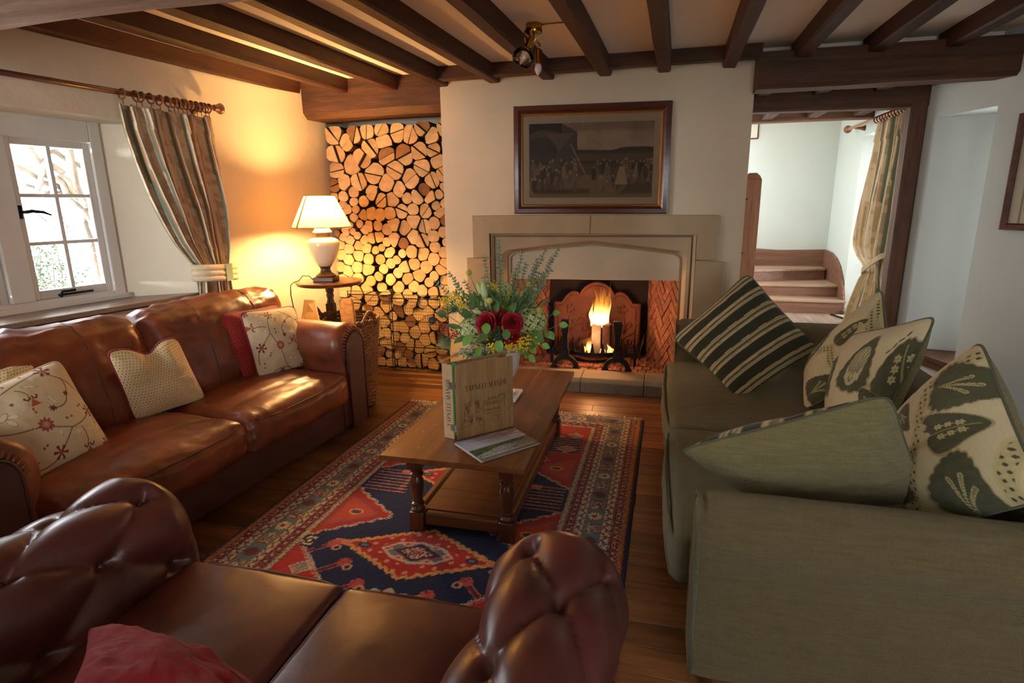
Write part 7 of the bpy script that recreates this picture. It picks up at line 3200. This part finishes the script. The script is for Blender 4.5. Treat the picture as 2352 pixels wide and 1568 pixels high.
flat_text('lettering', 'Welcome to Tapnell Manor', .03, .12, .80, MT['ink'], br, .66)
m = MB()
for k in range(26):
    u = .06 + k * .034
    m.add([tuple(broch_pt(u, .085)), tuple(broch_pt(u + .026, .085)), tuple(broch_pt(u + .026, .105)), tuple(broch_pt(u, .105))], [(0, 1, 2, 3)])
w_ = m.build('small_print', MT['paper'], br)
w_['kind'] = 'stuff'


# ================================================================= FLOWERS IN AN URN ON THE COFFEE TABLE
MT['urn_white'] = m_plain('white_urn_glaze', S(222, 218, 210), .45, var=.04, bump=.15, bscale=60)
ur = thing('flower_urn', 'white footed urn holding the flower arrangement on the coffee table', 'urn', (-.89, 3.25, .45))
ux, uy = -.89, 3.25
m = MB()
m.box(ux - .11, ux + .11, uy - .10, uy + .10, .4505, .475, bev=.006)
m.build('plinth', MT['urn_white'], ur)
m = MB()
m.lathe([(.085, .475), (.08, .485), (.05, .50), (.035, .525), (.04, .55), (.06, .565), (.088, .60), (.106, .65), (.112, .70), (.108, .735), (.10, .755)], (ux, uy, 0), 36)
m.build('bowl', MT['urn_white'], ur, smooth=True)
m = MB()
rings = []
for r, z in ((.10, .745), (.125, .755), (.132, .770), (.126, .785), (.112, .79)):
    rings.append([(ux + (r + .003 * math.sin(14 * a)) * math.cos(a), uy + (r + .003 * math.sin(14 * a)) * math.sin(a), z + .003 * math.sin(14 * a)) for a in [2 * PI * i / 56 for i in range(56)]])
m.rings(rings, True, False)
m.build('rim', m_plain('carved_urn_rim', S(186, 176, 158), .7, bump=.5, bscale=90), ur, smooth=True)
ORG = Vector((ux, uy, .74))


def m_leaf(name, c, c2, rough=.5):
    m = m_plain(name, c, rough, var=.25, vscale=14)
    bs = m.node_tree.nodes['Principled BSDF']
    return m


MT['rose'] = m_plain('dark_red_rose', S(168, 16, 36), .55, var=.25, vscale=30)
MT['euc'] = m_leaf('grey_green_eucalyptus', S(134, 156, 130), None)
MT['stem'] = m_plain('green_stem', S(122, 132, 86), .6, var=.2)
MT['ivy'] = m_leaf('fresh_green_leaf', S(122, 172, 76), None, .4)
MT['deep'] = m_leaf('deep_green_leaf', S(88, 130, 66), None, .45)
MT['mimosa'] = m_plain('yellow_blossom', S(248, 214, 56), .8, var=.15, vscale=40)
MT['hyd'] = m_plain('pale_green_hydrangea', S(200, 220, 156), .8, var=.16, vscale=30)
MT['crasp'] = m_plain('ball_flower', S(206, 200, 104), .9, var=.2, vscale=90, bump=.8, bscale=260)
MT['lily'] = m_plain('pale_green_bud', S(196, 218, 152), .5, var=.12, vscale=18)
MT['berry'] = m_plain('red_berry', S(172, 44, 40), .4, var=.2)
MT['ivyberry'] = m_plain('dark_ivy_berry', S(62, 62, 66), .5, var=.2)
MT['silver'] = m_leaf('silver_leaf', S(184, 204, 186), None, .7)
MT['pine'] = m_leaf('blue_green_needle', S(110, 148, 112), None, .5)
rb_ = random.Random(31)
FG = 'flowers arranged in the urn'


def curve_pts(p, q, bend=.04, n=8, up=.0):
    p, q = Vector(p), Vector(q)
    d = (q - p)
    side = d.cross(Vector((0, 0, 1)))
    if side.length < 1e-5:
        side = Vector((1, 0, 0))
    side.normalize()
    b = rb_.uniform(-bend, bend)
    return [p.lerp(q, t) + side * b * math.sin(PI * t) + Vector((0, 0, up * math.sin(PI * t))) for t in [i / n for i in range(n + 1)]]


def leaf_mesh(m, base, d, L, w, nrm=None, curl=.15, n=5):
    d = Vector(d).normalized()
    nrm = Vector(nrm) if nrm is not None else Vector((rb_.uniform(-1, 1), rb_.uniform(-1, 0), rb_.uniform(.2, 1)))
    side = d.cross(nrm)
    if side.length < 1e-5:
        side = d.orthogonal()
    side.normalize()
    up = side.cross(d)
    rows = []
    for i in range(n + 1):
        t = i / n
        c = Vector(base) + d * L * t - up * curl * L * t * t
        ww = w * math.sin(PI * min(1, t * .93 + .05)) ** .8
        rows.append([c - side * ww + up * ww * .25, c, c + side * ww + up * ww * .25])
    m.rings(rows, closed=False, caps=False)


def stem_to(p, parent, r=.0025, base=None, bend=.03):
    m = MB()
    pts = curve_pts(base or ORG, p, bend)
    m.tube(pts, [r * 1.1] * (len(pts) - 1) + [r * .8], 6)
    m.build('stem', MT['stem'], parent, smooth=True)
    return pts


# roses: cupped petals around a spiral heart
def rose(c, R, face, lab):
    o = thing('rose', lab, 'flower', c, FG)
    c = Vector(c)
    f = Vector(face).normalized()
    a = f.orthogonal().normalized()
    b_ = f.cross(a)
    rr0 = rb_.uniform(0, 6)
    spec = [(3, .30, .9, .5), (4, .50, .85, .35), (5, .74, .72, .18), (6, 1.0, .52, .0)]
    for lay, (k, rad, hgt, off) in enumerate(spec):
        for i in range(k):
            an = rr0 + lay * .7 + 2 * PI * i / k
            m = MB()
            rows = []
            span = 2 * PI / k * 1.5
            for iz in range(6):
                t = iz / 5
                row = []
                for iw in range(7):
                    w = iw / 6 - .5
                    aw = an + w * span * (.55 + .45 * t ** .5) * (1.0 if t < .8 else .9)
                    rr = R * rad * (.35 + .65 * t ** .7) * (1 + .12 * t * t * (1 - 4 * w * w)) + R * .02 * math.sin(w * 9 + an)
                    h = R * (hgt * t * 1.15 - .25) - R * .25 * max(0, t - .75) * lay * .5 - R * .42 * (abs(w) * 2) ** 2.5 * t * hgt
                    row.append(c + (a * math.cos(aw) + b_ * math.sin(aw)) * rr + f * h)
                rows.append(row)
            m.rings(rows, closed=False, caps=False)
            m.build('petal', MT['rose'], o, smooth=True, solid=.0012)
    stem_to(c - f * R * .3, o, .003)
    return o


rose((-.921, 3.06, .948), .062, (-.25, -.9, .35), 'large dark red rose at the left of the bouquet, with a green leaf before it')
rose((-.870, 3.11, .972), .054, (.05, -.9, .45), 'dark red rose in the middle of the bouquet, behind the left rose')
rose((-.775, 3.075, .952), .058, (.35, -.9, .35), 'dark red rose at the right of the bouquet, above the lowest rose')
rose((-.772, 3.055, .872), .050, (.3, -.95, -.05), 'dark red rose lowest in the bouquet, above the yellow blossom')


def hydrangea(c, R, lab):
    o = thing('hydrangea', lab, 'flower', c, FG)
    m = MB()
    c = Vector(c)
    n = 85
    for i in range(n):
        z = 1 - 2 * (i + .5) / n
        an = i * 2.39996
        q = math.sqrt(max(0, 1 - z * z))
        d = Vector((q * math.cos(an), q * math.sin(an), z))
        p = c + d * R * rb_.uniform(.86, 1.05)
        a = d.orthogonal().normalized()
        b_ = d.cross(a)
        r0 = rb_.uniform(0, 6)
        s = R * .24
        for k in range(4):
            e = a * math.cos(r0 + k * PI / 2) + b_ * math.sin(r0 + k * PI / 2)
            g = d.cross(e)
            m.add([p, p + e * s * .55 + g * s * .42 + d * s * .12, p + e * s + d * s * .05, p + e * s * .55 - g * s * .42 + d * s * .12], [(0, 1, 2, 3)])
    m.build('florets', MT['hyd'], o)['kind'] = 'stuff'
    stem_to(c, o, .004)


hydrangea((-1.03, 3.12, .885), .082, 'pale green hydrangea head at the lower left of the bouquet')
hydrangea((-.695, 3.21, .935), .088, 'pale green hydrangea head at the right of the bouquet')
hydrangea((-.885, 3.32, 1.10), .052, 'small pale green hydrangea head at the upper middle of the bouquet')
for c, lab in (((-1.065, 3.2, 1.215), 'round dull yellow ball flower highest at the left of the bouquet'), ((-.895, 3.04, 1.08), 'round dull yellow ball flower on a stem above the roses'),
               ((-.733, 3.3, 1.143), 'round yellow ball flower among the eucalyptus at upper right'), ((-.632, 3.13, 1.019), 'round dull yellow ball flower lowest at the right of the bouquet')):
    o = thing('ball_flower', lab, 'flower', c, FG)
    m = MB()
    m.ball(c, .0185, 16)
    m.build('bloom', MT['crasp'], o, smooth=True)
    stem_to(c, o, .0022, bend=.01)
# lily buds
o = thing('lily_stem', 'lily stem with long pale green buds at the upper left of the bouquet', 'flower', (-.98, 3.15, 1.1), FG)
for p, q, r in (((-.955, 3.13, 1.07), (-.995, 3.13, 1.175), .017), ((-.945, 3.13, 1.06), (-.962, 3.13, 1.18), .020), ((-.955, 3.08, 1.0), (-1.005, 3.06, 1.02), .014), ((-.935, 3.11, 1.03), (-.93, 3.10, 1.09), .012)):
    m = MB()
    p, q = Vector(p), Vector(q)
    m.tube([p.lerp(q, t) for t in (0, .15, .4, .7, .9, 1)], [r * .35, r * .8, r, r * .85, r * .45, .001], 12)
    m.build('bud', MT['lily'], o, smooth=True)
for k in range(5):
    m = MB()
    leaf_mesh(m, (-.94, 3.14, .98 + .02 * k), (rb_.uniform(-1, 1), -.4, rb_.uniform(.2, .8)), .08, .011)
    m.build('leaf', MT['deep'], o, smooth=True)
stem_to((-.945, 3.13, 1.06), o, .005)

# eucalyptus sprays
eu = [(-.895, 3.25, 1.411), (-.765, 3.30, 1.343), (-.974, 3.20, 1.320), (-.550, 3.30, 1.357), (-.588, 3.32, 1.288), (-.677, 3.35, 1.297), (-.574, 3.20, 1.250), (-1.191, 3.20, 1.224), (-1.289, 3.20, 1.170),
      (-.675, 3.30, 1.136), (-1.095, 3.20, 1.174), (-.987, 3.25, 1.196), (-.832, 3.35, 1.205), (-.633, 3.35, 1.348), (-1.22, 3.22, 1.06), (-.72, 3.28, 1.20), (-.75, 3.33, 1.27), (-.66, 3.30, 1.22), (-.81, 3.34, 1.24), (-.615, 3.27, 1.16), (-.60, 3.25, 1.07), (-.90, 3.34, 1.29), (-1.14, 3.16, 1.12)]
EL = ['tallest eucalyptus spray, upright in the middle of the bouquet', 'eucalyptus spray right of the tallest one in the bouquet', 'eucalyptus spray left of the tallest one in the bouquet', 'eucalyptus spray reaching farthest to the upper right of the bouquet',
      'eucalyptus spray just below the one reaching farthest upper right', 'eucalyptus spray leaning up before the pale stone panel', 'lowest long eucalyptus spray at the upper right of the bouquet', 'eucalyptus spray at upper left beside the left ball flower',
      'eucalyptus spray reaching farthest to the left of the bouquet', 'short eucalyptus spray pointing right before the firebox', 'short eucalyptus spray under the left ball flower', 'short eucalyptus spray behind the lily buds',
      'short eucalyptus spray behind the small hydrangea', 'eucalyptus spray second farthest to the upper right', 'eucalyptus spray among the yellow blossom at left', 'eucalyptus spray in the dense right side of the bouquet',
      'slim eucalyptus spray right of the small upper hydrangea', 'slim eucalyptus spray left of the lowest long right spray', 'slim eucalyptus spray left of the small upper hydrangea',
      'slim eucalyptus spray just above the short one pointing right', 'slim eucalyptus spray lowest at the right above the right hydrangea', 'slim eucalyptus spray directly behind the tallest one', 'slim eucalyptus spray over the left yellow blossom']
for p, lab in zip(eu, EL):
    o = thing('eucalyptus_spray', lab, 'foliage', p, FG)
    pts = stem_to(p, o, .0022, bend=.035)
    m = MB()
    tot = len(pts) - 1
    L = (Vector(p) - ORG).length
    nl = int(L / .027)
    for i in range(nl):
        t = .30 + .70 * i / nl
        k = min(tot - 1, int(t * tot))
        f = t * tot - k
        b0 = pts[k].lerp(pts[k + 1], f)
        tg = (pts[k + 1] - pts[k]).normalized()
        for sg in (-1, 1):
            sd = tg.cross(Vector((.2, -1, .1))).normalized() * sg
            d = (tg * .55 + sd + Vector((rb_.uniform(-.4, .4), rb_.uniform(-.5, .5), rb_.uniform(-.2, .4)))).normalized()
            s = .027 * (1.2 - .5 * t) * rb_.uniform(.75, 1.2)
            leaf_mesh(m, b0, d, s, s * .30, curl=.1, n=4)
    # side twigs
    m.build('leaves', MT['euc'], o, smooth=True)['kind'] = 'stuff'
# yellow mimosa
mi = [(-1.201, 3.15, 1.055), (-1.158, 3.20, 1.085), (-1.082, 3.10, 1.046), (-.946, 3.25, 1.134), (-.849, 3.25, 1.03), (-.874, 3.02, .82), (-.775, 3.03, .823), (-.675, 3.07, .865), (-.834, 3.30, 1.08), (-.72, 3.05, .835)]
ML = ['yellow blossom sprig farthest left in the bouquet', 'yellow blossom sprig second from left, a little higher', 'yellow blossom sprig below the left eucalyptus', 'yellow blossom sprig right of the lily buds', 'small yellow blossom sprig above the right rose',
      'yellow blossom sprig over the urn rim, left of the lowest rose', 'yellow blossom sprig over the urn rim, right of the lowest rose', 'large yellow blossom sprig at the lower right of the bouquet', 'small yellow blossom sprig under the upper hydrangea', 'yellow blossom sprig between the lowest rose and the right hydrangea']
for p, lab in zip(mi, ML):
    o = thing('yellow_sprig', lab, 'flower', p, FG)
    stem_to(p, o, .002)
    m = MB()
    big = 1.5 if 'large' in lab else 1.0
    for k in range(46):
        q = (rb_.gauss(0, .020 * big), rb_.gauss(0, .014), rb_.gauss(0, .016))
        m.ball((p[0] + q[0], p[1] + q[1], p[2] + q[2]), rb_.uniform(.0042, .007), 6)
    m.build('blossom', MT['mimosa'], o, smooth=True)['kind'] = 'stuff'
# berries
for pts_, lab, mt, r in (([(-1.234, 3.12, .916), (-1.155, 3.10, .875), (-1.095, 3.08, .85)], 'spray of small red berries at the lower left of the bouquet', 'berry', .0045),):
    o = thing('berry_spray', lab, 'berries', pts_[0], FG)
    m = MB()
    for k in range(120):
        t = rb_.random()
        a = Vector(pts_[0]).lerp(Vector(pts_[2]), t)
        q = a + Vector((rb_.gauss(0, .016), rb_.gauss(0, .012), rb_.gauss(0, .018)))
        m.ball(tuple(q), r * rb_.uniform(.7, 1.2), 6)
    m.build('berries', MT[mt], o, smooth=True)['kind'] = 'stuff'
    for k in range(6):
        stem_to(tuple(Vector(pts_[0]).lerp(Vector(pts_[2]), k / 5) + Vector((rb_.uniform(-.02, .02), 0, rb_.uniform(-.02, .02)))), o, .0014)
for c, lab in (((-1.286, 3.15, .932), 'cluster of dark ivy berries farthest left in the bouquet'), ((-.832, 3.0, .883), 'cluster of dark ivy berries below the right rose')):
    o = thing('ivy_berries', lab, 'berries', c, FG)
    m = MB()
    for k in range(34):
        z = 1 - 2 * (k + .5) / 34
        an = k * 2.4
        q = math.sqrt(1 - z * z)
        m.ball((c[0] + .021 * q * math.cos(an), c[1] + .021 * q * math.sin(an), c[2] + .021 * z), .0058, 7)
    m.build('berries', MT['ivyberry'], o, smooth=True)['kind'] = 'stuff'
    stem_to(c, o, .002)
for p, d, lab in (((-1.16, 3.11, .84), (-.6, -.3, -.6), 'tuft of blue green pine needles at the lower left of the bouquet'), ((-1.12, 3.14, 1.0), (-.7, -.4, .2), 'tuft of pine needles under the left yellow blossom')):
    o = thing('pine_tuft', lab, 'foliage', p, FG)
    m = MB()
    for k in range(70):
        dd = (Vector(d).normalized() + Vector((rb_.gauss(0, .5), rb_.gauss(0, .4), rb_.gauss(0, .5)))).normalized()
        m.tube([Vector(p), Vector(p) + dd * .04, Vector(p) + dd * rb_.uniform(.07, .10) + Vector((0, 0, -.01))], [.0012, .0012, .0004], 4)
    m.build('needles', MT['pine'], o)['kind'] = 'stuff'
    stem_to(p, o, .003)
# trailing ivy at the right, broad leaves in front, silver sprigs over the rim
IV = [(-.514, 3.12, .944), (-.566, 3.20, .989), (-.685, 3.10, .764), (-.613, 3.12, .826), (-.577, 3.15, .897)]
o = thing('ivy_trail', 'trailing ivy with pointed green leaves at the right of the bouquet', 'foliage', (-.60, 3.12, .9), FG)
for p in IV:
    pts = stem_to(p, o, .0018, bend=.05)
    for k in range(3):
        b0 = pts[-1 - k * 2]
        m = MB()
        leaf_mesh(m, b0, (rb_.uniform(.2, 1), -.3, rb_.uniform(-.9, .3)), rb_.uniform(.045, .065), .019, nrm=(0, -1, .3), curl=.2)
        m.build('leaf', MT['ivy'], o, smooth=True)
BLF = [((-.905, 3.0, .960), .062, .026, (.1, -.5, -.85), 'ivy', 'single round green leaf lying before the left rose'), ((-1.0, 3.01, .885), .075, .026, (-.5, -.5, -.7), 'ivy', 'broad green leaf below the left hydrangea'), ((-.91, 3.01, .905), .06, .022, (-.3, -.6, -.6), 'deep', 'deep green leaf under the left rose'),
       ((-.835, 2.99, .875), .08, .026, (.2, -.4, -.9), 'ivy', 'long green leaf hanging over the urn rim in the middle'), ((-.79, 3.0, .93), .06, .024, (.1, -.5, -.8), 'deep', 'deep green leaf between the right rose and the lowest rose'), ((-1.17, 3.08, .985), .055, .024, (-.7, -.5, .2), 'deep', 'round dark leaf at the left of the bouquet'),
       ((-.94, 3.0, .83), .075, .020, (-.2, -.5, -.7), 'ivy', 'fresh green leaf hanging over the urn rim at left'), ((-1.06, 3.03, .92), .09, .014, (-.7, -.5, .3), 'deep', 'narrow leaf across the left hydrangea'), ((-.655, 3.08, .905), .085, .030, (.7, -.5, -.5), 'deep', 'broad shaded leaf at the right of the bouquet'), ((-1.04, 3.02, .87), .07, .016, (-.7, -.4, -.3), 'deep', 'narrow leaf below the left hydrangea'), ((-1.0, 3.18, 1.03), .09, .03, (-.4, -.3, .6), 'deep', 'broad dark leaf behind the lily buds'),
       ((-.88, 3.1, 1.0), .08, .02, (.3, -.4, .8), 'deep', 'upright dark leaf in the middle of the bouquet'), ((-1.02, 3.1, .97), .08, .02, (-.5, -.5, .6), 'deep', 'dark leaf between the lily buds and the left hydrangea'), ((-.80, 3.1, 1.0), .09, .022, (.5, -.4, .7), 'deep', 'dark upright leaf above the right rose')]
for p, L, w, d, mt, lab in BLF:
    o = thing('green_leaf', lab, 'leaf', p, FG)
    m = MB()
    leaf_mesh(m, p, d, L, w, nrm=(rb_.uniform(-.3, .3), -1, .35), curl=.12, n=7)
    m.build('blade', MT[mt], o, smooth=True)
    stem_to(p, o, .0018)
SV = [(-1.112, 3.08, .76), (-.995, 3.02, .757), (-1.063, 3.05, .793), (-.90, 2.99, .775), (-.95, 3.02, .77), (-1.03, 3.05, .76)]
SL = ['farthest left', 'third from left', 'second from left', 'farthest right', 'second from right', 'third from right']
for p, lab in zip(SV, SL):
    o = thing('silver_sprig', 'silvery narrow-leaved sprig over the urn rim, ' + lab, 'foliage', p, FG)
    pts = stem_to(p, o, .0018)
    m = MB()
    for k in range(44):
        t = rb_.uniform(.55, 1.0)
        i = min(len(pts) - 2, int(t * (len(pts) - 1)))
        b0 = pts[i].lerp(pts[i + 1], rb_.random())
        leaf_mesh(m, b0, (rb_.uniform(-1, .8), rb_.uniform(-1, .2), rb_.uniform(-.8, .5)), rb_.uniform(.025, .05), .0042, curl=.1, n=3)
    m.build('leaves', MT['silver'] if 'left' in lab else MT['pine'], o, smooth=True)['kind'] = 'stuff'
o = thing('dry_leaf', 'long brown dry leaf pointing down to the left under the bouquet', 'leaf', (-1.06, 3.09, .76), FG)
m = MB()
leaf_mesh(m, (-1.05, 3.10, .765), (-1, -.05, -.32), .22, .012, nrm=(0, -.6, 1), curl=.1, n=8)
m.build('blade', m_plain('dry_brown_leaf', S(150, 104, 50), .8, var=.3, vscale=30), o, smooth=True)
stem_to((-1.05, 3.10, .765), o, .002)
# leafy filling between the stems
o = thing('foliage_filler', 'mixed dark green foliage filling the middle of the bouquet', 'foliage', (-.88, 3.2, .9), FG)
m = MB()
for k in range(420):
    a, b_ = rb_.uniform(0, 2 * PI), rb_.uniform(-.3, 1.3)
    q = Vector((-.88 + rb_.uniform(.03, .20) * math.cos(a) * 1.15, 3.22 + rb_.uniform(.02, .14) * math.sin(a), .84 + rb_.uniform(-.05, .24)))
    leaf_mesh(m, q, q - Vector((-.88, 3.25, .74)), rb_.uniform(.03, .07), rb_.uniform(.005, .012), curl=.2, n=3)
m.build('leaves', MT['deep'], o, smooth=True)['kind'] = 'stuff'
